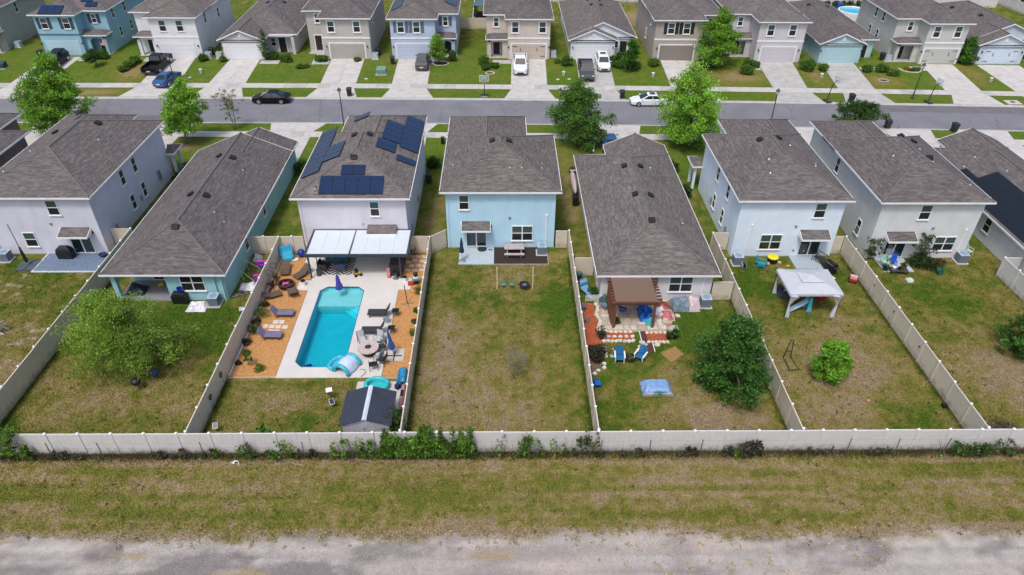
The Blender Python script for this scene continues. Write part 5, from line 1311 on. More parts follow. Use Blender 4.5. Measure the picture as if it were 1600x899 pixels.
frame_chair('dark framed chair right of the round fire table', -8.65, 38.1, R(-165), CHARC, BLACK)
frame_chair('grey sling chair tucked below right of the fire table', -8.75, 37.1, R(150), GREYSL, BLACK)
frame_chair('black mesh chair nearest the lawn, below the fire table', -9.0, 36.2, R(105), CHARC, BLACK)
frame_chair('black mesh chair against the mulch below the fire table', -8.45, 36.7, R(160), CHARC, BLACK)
def umbrella(label, x, y, h, mat, pole=STEEL, base='disc', lean=(0, 0), z=.03, c0=.42, cw=.17, pr_=.022):
    t_ = thing('closed_umbrella', label, 'umbrella', (x, y, z))
    f = lambda t: (lean[0]*t, lean[1]*t, h*t)
    MB().tube([f(0), f(1)], pr_, 8).build('pole', pole, t_)
    rg = []
    for k, (t, r_) in enumerate(((c0, cw*.95), (c0 + .06, cw), (c0 + (1-c0)*.35, cw*.72), (c0 + (1-c0)*.42, cw*.55), (c0 + (1-c0)*.55, cw*.62), (c0 + (1-c0)*.85, cw*.35), (1.0, .03))):
        c_ = f(t); rg.append([(c_[0] + r_*(1 + .25*(q % 2))*math.cos(q*math.pi/6 + .1*k), c_[1] + r_*(1 + .25*(q % 2))*math.sin(q*math.pi/6 + .1*k), c_[2]) for q in range(12)])
    MB().rings(rg).build('canopy', mat, t_)
    if base == 'disc': MB().lathe([(.3, 0), (.3, .05), (.22, .09), (.05, .11), (.04, .3), (0, .3)], 16).build('base', STEEL, t_)
    elif base == 'cross':
        for q in range(2): MB().cbox(0, 0, .03, 1.1 if q else .07, .07 if q else 1.1, .05).build('base_bar', DARKMETAL, t_)
    return t_
NAVYC = mat_of('navy_canvas', (.012, .03, .085), .8); ROYAL = mat_of('royal_canvas', (.05, .05, .30), .8); BLUEC = mat_of('blue_canvas', (.02, .08, .32), .8)
umbrella('closed violet-blue umbrella standing in the pool shelf', -12.95, 44.95, 2.2, ROYAL, base='none', z=-.3, c0=.38, cw=.26, lean=(-.05, .1))
umbrella('closed blue cantilever umbrella beside the round fire table', -7.72, 37.5, 2.3, BLUEC, DARKMETAL, 'cross', lean=(-.28, .1), c0=.3, cw=.2)
struct_prism('umbrella_pad', [rect(-8.32, -7.05, 37.0, 38.3)], -.1, .026, CONC)
t_ = thing('umbrella_stand', 'empty umbrella pole on cross base in right mulch bed', 'umbrella stand', (-7.42, 43.6, .02))
MB().tube([(0, 0, 0), (-.12, 0, 1.85)], .035, 8).build('pole', P('brown_pole', (.07, .045, .035), .6), t_)
for q in range(2): MB().cbox(0, 0, .03, 1.0 if q else .06, .06 if q else 1.0, .04, rz=.3).build('base_bar', STEEL, t_)
# fire pit
t_ = thing('fire_pit', 'round dark fire pit with pink cushion between wicker loungers', 'fire pit', (-17.5, 45.95, .02))
MB().lathe([(.44, 0), (.6, .06), (.62, .3), (.66, .34), (.5, .34), (.46, .12), (0, .1)], 20).build('bowl', P('maroon_iron', (.035, .012, .014), .5, .3), t_)
MB().cbox(-.02, .0, .32, .5, .3, .1, rz=.3).build('cushion', P('pink_fabric', (.5, .09, .25), .8), t_, bevel=.04)
for q in range(5): MB().cbox(.3*math.cos(q*1.3), .3*math.sin(q*1.3), .2, .4, .08, .08, rz=q*.9).build('log', BARK, t_)
# cross trainers
def trainer(label, x, y, rz):
    t_ = thing('exercise_bike', label, 'exercise machine', (x, y, .02), rz)
    MB().tube([(-.5, 0, .05), (.5, 0, .05)], .04, 6).build('base_bar', DARKMETAL, t_)
    for xx in (-.5, .5): MB().tube([(xx, -.3, .04), (xx, .3, .04)], .03, 6).build('foot', DARKMETAL, t_)
    MB().rings([[(.1 + .28*math.cos(a_), yy, .4 + .28*math.sin(a_)) for a_ in [k*math.pi/7 for k in range(14)]] for yy in (-.07, .07)]).build('flywheel_cover', P('maroon_plastic', (.06, .02, .025), .5), t_)
    MB().tube([(.1, 0, .5), (.3, 0, 1.25)], .035, 6).build('mast', STEEL, t_)
    for s_ in (-1, 1): MB().tube([(.25, s_*.05, 1.1), (.2, s_*.28, 1.25), (.1, s_*.3, 1.55), (.18, s_*.14, 1.68), (.24, 0, 1.66)], .022, 6).build('handlebar', BLACK, t_)
    MB().cbox(-.35, 0, .7, .28, .24, .08).build('saddle', BLACK, t_, bevel=.03)
    MB().tube([(-.15, 0, .2), (-.35, 0, .68)], .03, 6).build('seat_post', STEEL, t_)
trainer('upper exercise bike standing against the pool garden fence', -18.5, 46.7, R(100))
trainer('lower exercise bike standing against the pool garden fence', -18.6, 45.7, R(80))
# toys and bits
t_ = thing('toy_slide', 'big sky blue plastic toy leaning in the mulch corner', 'toy', (-18.35, 49.9, .02), R(25))
SKYB = mat_of('sky_blue_plastic', (.02, .33, .52), .4)
MB().rings([[(-.4, -.5, .0), (.4, -.5, .0), (.4, -.45, .35), (-.4, -.45, .35)], [(-.42, .1, .2), (.42, .1, .2), (.42, .12, .75), (-.42, .12, .75)], [(-.36, .5, .9), (.36, .5, .9), (.36, .35, 1.25), (-.36, .35, 1.25)]]).build('body', SKYB, t_, bevel=.08)
for s_ in (-1, 1): MB().tube([(s_*.42, -.45, .35), (s_*.46, .1, .85), (s_*.4, .45, 1.3)], .06, 8).build('side_rail', SKYB, t_)
o = MB().lathe([(.02, .7), (.2, .66), (.32, .5), (.36, .35), (.3, .15), (.15, .03), (.02, 0)], 14).build('exercise_ball', mat_of('deep_blue_rubber', (.01, .035, .24), .4), None, (-17.25, 50.35, .02), smooth=True); tag(o, 'deep blue exercise ball by the patio roof corner', 'ball')
o = MB().cbox(0, 0, .06, .55, .4, .1).build('white_cushion', mat_of('white_cloth', (.7, .68, .66), .9), None, (-17.7, 49.8, .03), .2, bevel=.04); tag(o, 'small white cushion on mulch below the deep blue ball', 'cushion')
t_ = thing('bucket', 'white bucket with black lid beside the brown loungers', 'bucket', (-16.15, 46.15, .03)); MB().lathe([(.17, 0), (.2, .42), (.0, .42)], 14).build('body', PVC, t_); MB().lathe([(.21, .42), (.21, .46), (.1, .47), (.1, .5), (0, .5)], 14).build('lid', BLACK, t_)
t_ = thing('bucket', 'white pool bucket at the corner of right mulch bed', 'bucket', (-7.95, 46.7, .03)); MB().lathe([(.15, 0), (.18, .38), (.0, .38)], 14).build('body', PVC, t_); MB().lathe([(.19, .38), (.19, .42), (.0, .44)], 14).build('lid', BLACK, t_)
t_ = thing('pool_robot', 'dark blue cleaning robot on the pool floor', 'pool robot', (-13.95, 37.35, -1.08), .5); MB().cbox(0, 0, .18, .45, .45, .22).build('body', mat_of('robot_blue', (.01, .03, .22), .4), t_, bevel=.05)
for s_ in (-1, 1): MB().cbox(0, s_*.24, .12, .5, .08, .24).build('track', BLACK, t_, bevel=.03)
# inflatable lounge float
t_ = thing('pool_float', 'big sky blue and white inflatable lounge at the pool corner', 'pool float', (-10.85, 36.25, .05), R(-28)); t_.scale = (.86, .86, .86)
CYAN = mat_of('cyan_vinyl', (.05, .42, .56), .35); LILAC = mat_of('pale_vinyl_sheet', (.52, .62, .82), .4)
arc = lambda r_, y_: [(r_*math.cos(a_) * .95, y_, .1 + r_*math.sin(a_)) for a_ in [math.pi*k/12 for k in range(13)]]
for yy in (-.75, .75): MB().tube(arc(.72, yy), .17, 8).build('arch_tube', CYAN, t_, smooth=True)
MB().rings([arc(.74, -.66), arc(.82, -.3), arc(.84, 0), arc(.82, .3), arc(.74, .66)], closed=False).build('canopy', LILAC, t_, smooth=True)
MB().tube([(-.75, -.8, .12), (-1.35, -.7, .12), (-1.55, 0, .12), (-1.35, .7, .12), (-.75, .8, .12)], .18, 8).build('foot_tube', CYAN, t_, smooth=True)
MB().cbox(-1.0, 0, .06, 1.0, 1.3, .06).build('floor_sheet', CYAN, t_)
o = MB().tube([(-9.95, 36.1, .05), (-9.6, 36.05, .05), (-9.5, 35.7, .05), (-9.75, 35.35, .05)], .02, 6).build('hose', P('dark_hose', (.05, .045, .04), .6), None); tag(o, 'dark hose curling beside the inflatable lounge', 'hose')
# patio roof over the back door
pg = thing('patio_roof', 'white insulated patio roof with dark frame behind the solar house', 'patio roof', (-11.7, 48.8, 0))
WPAN = mat_of('white_roof_panel', (.57, .63, .67), .5, var=.04)
def sl_(x, y): return 2.38 + (y + 1.9) / 3.8 * .1
for k in range(7):
    x0 = -4.05 + k * 1.14 + (.08 if k >= 3 else 0)
    MB().rings([[(x0 + .006, -1.85, sl_(0, -1.85)), (x0 + 1.134, -1.85, sl_(0, -1.85)), (x0 + 1.134, -1.85, sl_(0, -1.85) + .07), (x0 + .006, -1.85, sl_(0, -1.85) + .07)], [(x0 + .006, 1.85, sl_(0, 1.85)), (x0 + 1.134, 1.85, sl_(0, 1.85)), (x0 + 1.134, 1.85, sl_(0, 1.85) + .07), (x0 + .006, 1.85, sl_(0, 1.85) + .07)]]).build('roof_panel', WPAN, pg)
DKB = mat_of('dark_blue_frame', (.035, .05, .075), .5)
for x0, x1, y0, y1 in ((-4.2, 4.15, -2.0, -1.86), (-4.2, 4.15, 1.75, 1.87), (-4.2, -4.06, -1.86, 1.75), (4.02, 4.15, -1.86, 1.75), (-.63, -.55, -1.86, 1.75)):
    MB().box(x0, x1, y0, y1, 2.3, 2.55 if y1 < -1.8 else 2.57).build('beam', DKB, pg)
for x in (-4.0, 3.4): MB().box(x - .06, x + .06, -1.75, -1.63, 0, 2.3).build('post', DKB, pg)
# door canopy above the patio roof
a_ = MB(); uvface(a_, [(-11.3, 49.75, 2.66), (-8.85, 49.75, 2.66), (-8.85, 50.7, 3.02), (-11.3, 50.7, 3.02)]); ao = a_.build('awning_roof', SHINGLES[2], H3); MB().box(-11.34, -8.81, 49.7, 49.75, 2.5, 2.655).build('fascia', WHITE, ao)
slider(H3, 'S', -10.0, 50.7, awn=False)
# patterned rug and things under the patio roof
rm = bpy.data.materials.new('zigzag_rug'); rm.use_nodes = True; nt = rm.node_tree; b_ = nt.nodes['Principled BSDF']; b_.inputs['Roughness'].default_value = .95
wv = nt.nodes.new('ShaderNodeTexWave'); wv.wave_type = 'BANDS'; wv.bands_direction = 'DIAGONAL'; wv.wave_profile = 'SAW'; wv.inputs['Scale'].default_value = 1.6; tcr = nt.nodes.new('ShaderNodeTexCoord')
sx = nt.nodes.new('ShaderNodeSeparateXYZ'); nt.links.new(tcr.outputs['Object'], sx.inputs[0]); pp = nt.nodes.new('ShaderNodeMath'); pp.operation = 'PINGPONG'; pp.inputs[1].default_value = .6; nt.links.new(sx.outputs['X'], pp.inputs[0])
cb = nt.nodes.new('ShaderNodeCombineXYZ'); nt.links.new(pp.outputs[0], cb.inputs['X']); nt.links.new(sx.outputs['Y'], cb.inputs['Y']); nt.links.new(cb.outputs[0], wv.inputs['Vector'])
cr = nt.nodes.new('ShaderNodeValToRGB'); cr.color_ramp.interpolation = 'CONSTANT'; cr.color_ramp.elements[0].color = (.015, .017, .025, 1); cr.color_ramp.elements[1].color = (.55, .54, .52, 1); cr.color_ramp.elements[1].position = .5
nt.links.new(wv.outputs['Fac'], cr.inputs[0]); nt.links.new(cr.outputs[0], b_.inputs['Base Color'])
o = MB().box(-1.25, 1.25, -1.4, 1.4, 0, .015).build('outdoor_rug', rm, None, (-13.75, 48.95, .034)); tag(o, 'black and white zigzag outdoor rug under the patio roof', 'rug')
TEALC = mat_of('teal_cushion', (.02, .16, .22), .9); DNAVY = mat_of('dark_navy_cushion', (.012, .03, .07), .9)
def sofa(label, x, y, rz, w, mat):
    t_ = thing('patio_sofa', label, 'sofa', (x, y, .045), rz)
    MB().box(-w/2, w/2, -.4, .4, .08, .3).build('frame', WICKER, t_); MB().box(-w/2, w/2, .28, .4, .3, .8).build('backrest', mat, t_, bevel=.05)
    n_ = max(1, round(w/.7))
    for k in range(n_): MB().box(-w/2 + .08 + k*(w - .16)/n_ + .01, -w/2 + .08 + (k+1)*(w - .16)/n_ - .01, -.38, .27, .3, .44).build('cushion', mat, t_, bevel=.04)
    for s_ in (-1, 1): MB().box(s_*w/2 - (.09 if s_ > 0 else 0), s_*w/2 + (.09 if s_ < 0 else 0), -.4, .28, .3, .58).build('armrest', WICKER, t_)
sofa('teal cushioned sofa on the zigzag rug under patio roof', -13.9, 49.5, 0, 2.0, TEALC)
sofa('navy armchair at the left end of the zigzag rug', -15.0, 48.5, R(80), .8, DNAVY)
sofa('blue-grey armchair on the zigzag rug near the umbrella', -13.45, 48.3, R(185), .8, mat_of('slate_cushion', (.04, .09, .17), .9))
for lb, x, y, sc_ in (('tall dark patio heater behind the left roof post', -15.15, 47.55, 1.0),):
    t_ = thing('patio_heater', lb, 'heater', (x, y, .03)); MB().lathe([(.22, 0), (.22, .6), (.06, .64), (.04, .66), (.04, 1.9), (.0, 1.9)], 12).build('body', DARKMETAL, t_); MB().lathe([(.3, 1.92), (.25, 2.0), (.05, 2.1), (0, 2.1)], 14).build('reflector', STEEL, t_)
t_ = thing('toy_cart', 'black and yellow ride-on toy on the cream deck', 'toy', (-11.95, 47.5, .03), .4)
MB().cbox(0, 0, .3, .55, .34, .18).build('body', mat_of('yellow_plastic', (.55, .36, .02), .4), t_, bevel=.05); MB().cbox(-.1, 0, .5, .3, .36, .3).build('seat', BLACK, t_, bevel=.06)
for q in range(4): MB().tube([((.22 if q & 1 else -.22), (.16 if q & 2 else -.16), .12), ((.22 if q & 1 else -.22), (.24 if q & 2 else -.24), .12)], .12, 10).build('wheel', RUBBER, t_)
t_ = thing('outdoor_kitchen', 'dark outdoor cabinet and bar under the right end of patio roof', 'cabinet', (-8.75, 48.6, .03))
MB().box(-.5, .5, -1.2, 1.4, 0, .9).build('carcass', P('dark_cabinet', (.03, .025, .025), .5, .3), t_); MB().box(-.55, .55, -1.25, 1.45, .9, .95).build('worktop', P('dark_granite', (.05, .05, .055), .3, .3), t_)
for k in range(4): MB().box(-.53, -.5, -1.1 + k*.62, -.55 + k*.62, .1, .82).build('door', P('cabinet_brown', (.07, .045, .03), .5), t_)
t_ = thing('bar_stool', 'round black stool at the front of the outdoor cabinet', 'stool', (-8.75, 47.05, .03)); MB().lathe([(.3, .6), (.32, .64), (.3, .68), (0, .69)], 16).build('seat', BLACK, t_); MB().lathe([(.26, 0), (.26, .03), (.04, .05), (.04, .6), (0, .6)], 14).build('pedestal', STEEL, t_)
t_ = thing('pink_toy', 'pink plastic play seat beside the round black stool', 'toy', (-9.35, 47.2, .03)); MB().cbox(0, 0, .25, .3, .35, .3).build('seat', mat_of('pink_plastic', (.55, .22, .26), .5), t_, bevel=.06); MB().cbox(-.02, .18, .55, .28, .08, .5).build('backrest', NM('pink_plastic'), t_, bevel=.03)
t_ = thing('pressure_washer', 'blue white and black upright machine in the right mulch bed', 'machine', (-7.0, 46.3, .02), .2)
MB().box(-.22, .22, -.2, .2, .1, .42).build('base', BLACK, t_, bevel=.04); MB().box(-.24, .24, -.22, .22, .42, .62).build('body', mat_of('aqua_plastic', (.03, .32, .45), .4), t_, bevel=.04); MB().box(-.2, .2, -.18, .2, .62, .78).build('shoulder', PVC, t_, bevel=.04); MB().lathe([(.16, .78), (.2, .9), (.17, 1.1), (.06, 1.18), (0, 1.18)], 12).build('tank', BLACK, t_)
o = MB().cbox(0, 0, .15, .4, .3, .28).build('red_cool_box', mat_of('red_plastic', (.45, .04, .035), .4), None, (-7.45, 46.15, .03), .1, bevel=.03); tag(o, 'small red box beside the blue upright machine', 'box')
t_ = thing('folded_bicycle', 'dark tangle of a bicycle leaning at the patio side wall', 'bicycle', (-7.6, 50.2, .03), R(70))
for x in (-.5, .5): MB().tube([(x + .3*math.cos(q*math.pi/8), 0, .32 + .3*math.sin(q*math.pi/8)) for q in range(17)], .025, 5).build('wheel', RUBBER, t_)
MB().tube([(-.5, 0, .32), (-.1, 0, .32), (.15, 0, .75), (-.25, 0, .75), (-.1, 0, .32)], .022, 5).build('frame', DARKMETAL, t_); MB().tube([(.5, 0, .32), (.38, 0, .9), (.3, .25, .95)], .02, 5).build('handlebar', DARKMETAL, t_); MB().cbox(-.28, 0, .85, .24, .12, .05).build('saddle', BLACK, t_)
# shed and things along the back
sd = thing('garden_shed', 'grey plastic shed with dark roof and pale ridge by the back fence', 'shed', (-8.35, 30.75, 0))
SHEDW = mat_of('shed_wall', (.42, .42, .46), .6); SHEDR = mat_of('shed_roof', (.035, .042, .062), .6, var=.15)
w_, d_, e_, r_ = 1.42, 1.3, 1.75, 2.2
mb = MB(); mb.prism([(-w_, -d_), (w_, -d_), (w_, d_), (-w_, d_)], -.05, e_); 
for s_ in (-1, 1): mb.face([(-w_, s_*d_, e_), (w_, s_*d_, e_), (0, s_*d_, r_)])
mb.build('wall', SHEDW, sd)
for k in range(9): MB().box(-w_ + .06 + k*.31, -w_ + .08 + k*.31, -d_ - .015, -d_, .05, e_).build('rib', SHEDW, sd)
for s_ in (-1, 1):
    MB().rings([[(s_*.12, y_, r_ - .02), (s_*(w_ + .18), y_, e_ - .06), (s_*(w_ + .18), y_, e_ - .01), (s_*.12, y_, r_ + .03)] for y_ in (-d_ - .16, d_ + .16)]).build('roof_panel', SHEDR, sd)
MB().rings([[(-.14, y_, r_ - .0), (0, y_, r_ + .06), (.14, y_, r_ - .0), (.14, y_, r_ + .045), (0, y_, r_ + .1), (-.14, y_, r_ + .045)] for y_ in (-d_ - .17, d_ + .17)]).build('ridge_strip', mat_of('translucent_ridge', (.55, .6, .68), .4), sd)
struct_prism('shed_pad', [rect(-9.9, -6.3, 32.3, 34.9)], -.1, .02, CONC)
t_ = thing('paddling_pool', 'turquoise inflatable paddling pool behind the shed', 'paddling pool', (-8.5, 34.35, .02))
for zz in (.12, .32): MB().tube([(.75*math.cos(a_), .55*math.sin(a_), zz) for a_ in [k*math.pi/10 for k in range(21)]], .14, 8).build('ring', mat_of('turquoise_vinyl', (.04, .46, .50), .35), t_, smooth=True)
MB().lathe([(0, .03), (.66, .03), (.66, .06), (0, .06)], 20).build('floor', NM('turquoise_vinyl'), t_, )
t_ = thing('storage_heap', 'blue tarpaulin heap against the fence above the shed', 'tarpaulin', (-6.85, 35.1, .02))
def drape(w, d, h, seed, nx_=14, ny_=10, lump=.25):
    mb = MB(); g = np.random.default_rng(seed); V = []
    for j in range(ny_ + 1):
        for i in range(nx_ + 1):
            u, v = i/nx_*2 - 1, j/ny_*2 - 1
            e_ = max(abs(u), abs(v))
            z = h * (1 - max(0, (e_ - .62)/.38)**1.6) * (1 - lump*.5 + lump*(math.sin(3*u + seed) * math.cos(2.6*v + seed*2) * .5 + g.random()*.45))
            V.append((u*w/2*(1 + g.normal()*.03), v*d/2*(1 + g.normal()*.03), max(.012, z if e_ < .985 else .012)))
    i0 = len(mb.v); mb.v += V
    for j in range(ny_):
        for i in range(nx_): mb.f.append([j*(nx_+1) + i, j*(nx_+1) + i + 1, (j+1)*(nx_+1) + i + 1, (j+1)*(nx_+1) + i])
    return mb
drape(.75, 1.5, .75, 4).build('sheet', mat_of('blue_tarp', (.02, .22, .42), .35, var=.3, vs_=5), t_)
for q in range(4): MB().cbox(random.uniform(-.25, .25), -.75 + random.uniform(-.15, .15), .2, .3, .3, .35, rz=q).build('crate', DNAVY, t_, bevel=.03)
t_ = thing('kayak', 'long faded pink kayak standing between shed and fence', 'kayak', (-6.62, 33.1, .02))
MB().rings([[(r_*math.cos(a_), y_, .4 + 1.5*r_*math.sin(a_)) for a_ in [k*math.pi/5 for k in range(10)]] for y_, r_ in ((-1.2, .02), (-.9, .11), (-.3, .17), (.4, .17), (.9, .12), (1.25, .02))]).build('hull', mat_of('faded_pink', (.45, .22, .22), .5), t_, smooth=True)
MB().rings([[(.09*math.cos(a_), y_ , .66 + .04*math.sin(a_)) for a_ in [k*math.pi/4 for k in range(8)]] for y_ in (-.25, .3)]).build('cockpit', BLACK, t_)
def solar_lamp(label, x, y, h, rz=0):
    t_ = thing('solar_lamp', label, 'solar light', (x, y, 0), rz)
    MB().tube([(0, 0, -.05), (0, 0, h)], .02, 6).build('pole', DARKMETAL, t_); MB().cbox(0, -.05, h, .26, .36, .03, rx=.5).build('panel', SOLARM, t_); MB().cbox(0, -.05, h - .012, .3, .4, .025, rx=.5).build('frame', PVC, t_)
solar_lamp('small solar panel light in the back corner by pool fence', -18.1, 30.5, .55, .2)
solar_lamp('small solar panel light standing in the pool garden lawn', -11.2, 32.6, .5, .5)
t_ = thing('birdhouse', 'small brown birdhouse on a post in the pool garden lawn', 'birdhouse', (-11.45, 33.3, 0), .3); MB().tube([(0, 0, -.05), (0, 0, .5)], .02, 6).build('post', BARK, t_); MB().box(-.14, .14, -.14, .14, .5, .8).build('box', mat_of('brown_wood', (.16, .08, .06), .8), t_); MB().prism([(-.2, -.2), (.2, -.2), (.2, .2), (-.2, .2)], .8, .84).build('roof', PVC, t_)
for lb, x, y, sd_ in (('broad-leaved young plant inside the back fence, left one', -14.9, 29.7, 71), ('broad-leaved young plant inside the back fence, near the shed', -10.9, 29.5, 72)):
    bush(lb, x, y, .5, 1.0, (.07, .17, .025), 60, sd_, .35, name='young_plant', cat='plant')
o = MB().tube([(.28*math.cos(a_), 0, .28 + .28*math.sin(a_)) for a_ in [k*math.pi/8 for k in range(17)]], .02, 6).build('white_hoop', PVC, None, (-13.2, 29.4, .0)); tag(o, 'white hoop leaning behind the back fence', 'hoop')

# ------------------------------------------------------------------ air conditioners
ACB = mat_of('ac_blue_grey', (.13, .17, .22), .5); ACT = mat_of('ac_top', (.20, .30, .42), .4)
def ac_unit(label, x, y, rz=0, z=None, s=1.0, body=ACB):
    z = gh(x, y) if z is None else z
    t_ = thing('air_conditioner', label, 'air conditioner', (x, y, z), rz)
    MB().box(-.5*s, .5*s, -.5*s, .5*s, -.05, .07).build('pad', CONC, t_)
    mb = MB(); mb.box(-.38*s, .38*s, -.38*s, .38*s, .07, .82*s)
    for k in range(10):
        zz = .13 + k*.066*s
        for s_ in (-1, 1): mb.box(-.36*s, .36*s, s_*.38*s - .012, s_*.38*s + .012, zz, zz + .022); mb.box(s_*.38*s - .012, s_*.38*s + .012, -.36*s, .36*s, zz, zz + .022)
    mb.build('case', body, t_, bevel=.03)
    tp = MB(); tp.box(-.4*s, .4*s, -.4*s, .4*s, .82*s, .86*s); tp.build('lid', mat_of('ac_lid', (.40, .46, .52), .4), t_)
    MB().lathe([(.31*s, .862*s), (.31*s, .875*s), (.08, .88*s), (.08, .9*s), (0, .9*s)], 18).build('fan_grille', ACT, t_)
    return t_
ac_unit('grey air conditioner behind the lavender house', -42.2, 49.9); ac_unit('grey air conditioner at the teal house wall beside white sheet', -22.5, 43.65)
ac_unit('grey air conditioner behind the light blue house', 3.5, 50.85); ac_unit('grey air conditioner by the white pergola house', 16.05, 43.35)
ac_unit('grey air conditioner behind the pale blue house', 20.2, 49.2); ac_unit('grey air conditioner behind the grey-green house', 39.7, 49.45)
# ------------------------------------------------------------------ lavender house yard
struct_prism('paver_patio', [rect(-39.1, -33.85, 48.15, 50.78)], -.1, .06, P('blue_paver', (.135, .185, .27), .7, .2, 5, .4, 9))
struct_prism('patio_edging', [rect(-39.22, -39.1, 48.05, 50.78), rect(-39.1, -33.85, 48.03, 48.15)], -.1, .075, P('pale_edging', (.55, .56, .6), .8))
t_ = thing('covered_grill', 'black covered barbecue on the blue paver patio', 'grill', (-37.25, 50.2, .06))
MB().rings([[(-.62, -.32, 0), (.62, -.32, 0), (.62, .3, 0), (-.62, .3, 0)], [(-.66, -.34, .6), (.66, -.34, .6), (.66, .32, .6), (-.66, .32, .6)], [(-.6, -.28, .9), (.6, -.28, .9), (.6, .28, .9), (-.6, .28, .9)], [(-.36, -.18, 1.12), (.36, -.18, 1.12), (.36, .2, 1.12), (-.36, .2, 1.12)]]).build('cover', BLACK, t_, bevel=.06)
t_ = thing('leaning_umbrella', 'tall closed black cantilever umbrella leaning by the blue patio', 'umbrella', (-39.9, 49.0, .0))
MB().tube([(0, 0, .1), (-.35, .3, 3.9)], .04, 8).build('pole', STEEL, t_); MB().tube([(0, 0, .35), (-.05, .05, .5), (-.13, .1, 1.3), (-.17, .15, 1.85)], [.06, .15, .12, .05], 10).build('canopy', BLACK, t_)
for q in range(4): MB().cbox(.38*(1 if q & 1 else -1), .38*(1 if q & 2 else -1), .05, .7, .7, .09).build('base_slab', mat_of('slate_base', (.07, .09, .12), .6), t_, bevel=.02)
t_ = thing('fire_bowl', 'round dark blue bowl beside the patio door of the lavender house', 'bowl', (-34.25, 50.35, .06)); MB().lathe([(.1, 0), (.26, .1), (.34, .26), (.31, .26), (.22, .13), (0, .1)], 16).build('bowl', mat_of('navy_glaze', (.02, .04, .10), .3), t_)
def adirondack(label, x, y, rz, mat, seatmat=None, z=0.0):
    t_ = thing('garden_chair', label, 'chair', (x, y, z), rz)
    for k in range(5): MB().cbox(.26 - k*.12, 0, .36 - k*.025, .11, .56, .022).build('seat_slat', seatmat or mat, t_)
    for k in range(5):
        yy = -.24 + k*.12; hh = .78 - .05*abs(k - 2)
        MB().cbox(-.42, yy, .24 + hh/2, .022, .105, hh, ry=-.32).build('back_slat', seatmat or mat, t_)
    for s_ in (-1, 1):
        MB().cbox(-.06, s_*.34, .55, .74, .11, .025).build('armrest', mat, t_); MB().box(.24, .32, s_*.32 - .02, s_*.32 + .02, 0, .55).build('front_leg', mat, t_)
        MB().rings([[(.34, s_*.28 - .015, .38), (.34, s_*.28 + .015, .38), (.34, s_*.28 + .015, .27), (.34, s_*.28 - .015, .27)], [(-.62, s_*.28 - .015, .1), (-.62, s_*.28 + .015, .1), (-.62, s_*.28 + .015, 0), (-.62, s_*.28 - .015, 0)]]).build('back_leg', mat, t_)
    return t_
CREAMW = mat_of('cream_paint', (.66, .62, .5), .6)
adirondack('cream wooden garden chair on the lawn at the very edge', -37.45, 40.4, R(170), CREAMW)
# ------------------------------------------------------------------ teal house yard
t_ = thing('covered_grill', 'black covered grill with blue tub against the teal house', 'grill', (-25.25, 43.95, .0))
MB().rings([[(-.55, -.3, 0), (.55, -.3, 0), (.55, .28, 0), (-.55, .28, 0)], [(-.6, -.32, .7), (.6, -.32, .7), (.6, .3, .7), (-.6, .3, .7)], [(-.42, -.24, .98), (.42, -.24, .98), (.42, .24, .98), (-.42, .24, .98)]]).build('cover', BLACK, t_, bevel=.05)
o = MB().lathe([(.17, 0), (.22, .38), (.19, .38), (.15, .05), (0, .05)], 14).build('blue_tub', mat_of('cobalt_plastic', (.01, .02, .33), .4), None, (-25.1, 44.0, .98)); tag(o, 'cobalt blue tub on top of the covered grill', 'tub')
t_ = thing('white_sheet', 'crumpled white sheet on the grass by the teal house', 'sheet', (-23.75, 43.3, .0)); drape(1.5, 1.3, .3, 6, lump=.9).build('sheet', mat_of('white_plastic_sheet', (.66, .65, .72), .5), t_)
for lb, x, y, c_ in (('yellow toy on the teal house porch floor', -27.55, 45.9, (.6, .45, .02)),):
    t_ = thing('ride_on_toy', lb, 'toy', (x, y, .06), .5); MB().cbox(0, 0, .22, .45, .25, .2).build('body', mat_of('toy_yellow', c_, .4), t_, bevel=.06); MB().cbox(.12, 0, .4, .1, .3, .2).build('handle', mat_of('toy_yellow', c_, .4), t_, bevel=.03)
t_ = thing('clothes_pile', 'dark clutter heap in the shaded teal porch', 'clutter', (-29.2, 45.3, .06)); drape(1.4, 1.2, .6, 9, lump=.8).build('heap', mat_of('dark_clutter', (.04, .05, .07), .9, var=.5, vs_=6), t_)
for k, (x, c_) in enumerate(((-29.9, (.10, .22, .30)), (-29.3, (.25, .40, .46)), (-28.75, (.02, .05, .25)))):
    t_ = thing('hanging_towel', ['grey-blue towel hanging in the teal porch', 'pale teal towel hanging in the teal porch', 'navy towel hanging in the teal porch'][k], 'towel', (x, 46.6, 1.0))
    MB().rings([[(-.24 + .48*q/8, .03*math.sin(q*1.7 + k), zz) for q in range(9)] for zz in (1.45, .9, .4, 0)], closed=False).build('cloth', mat_of('towel_%d' % k, c_, .9), t_)
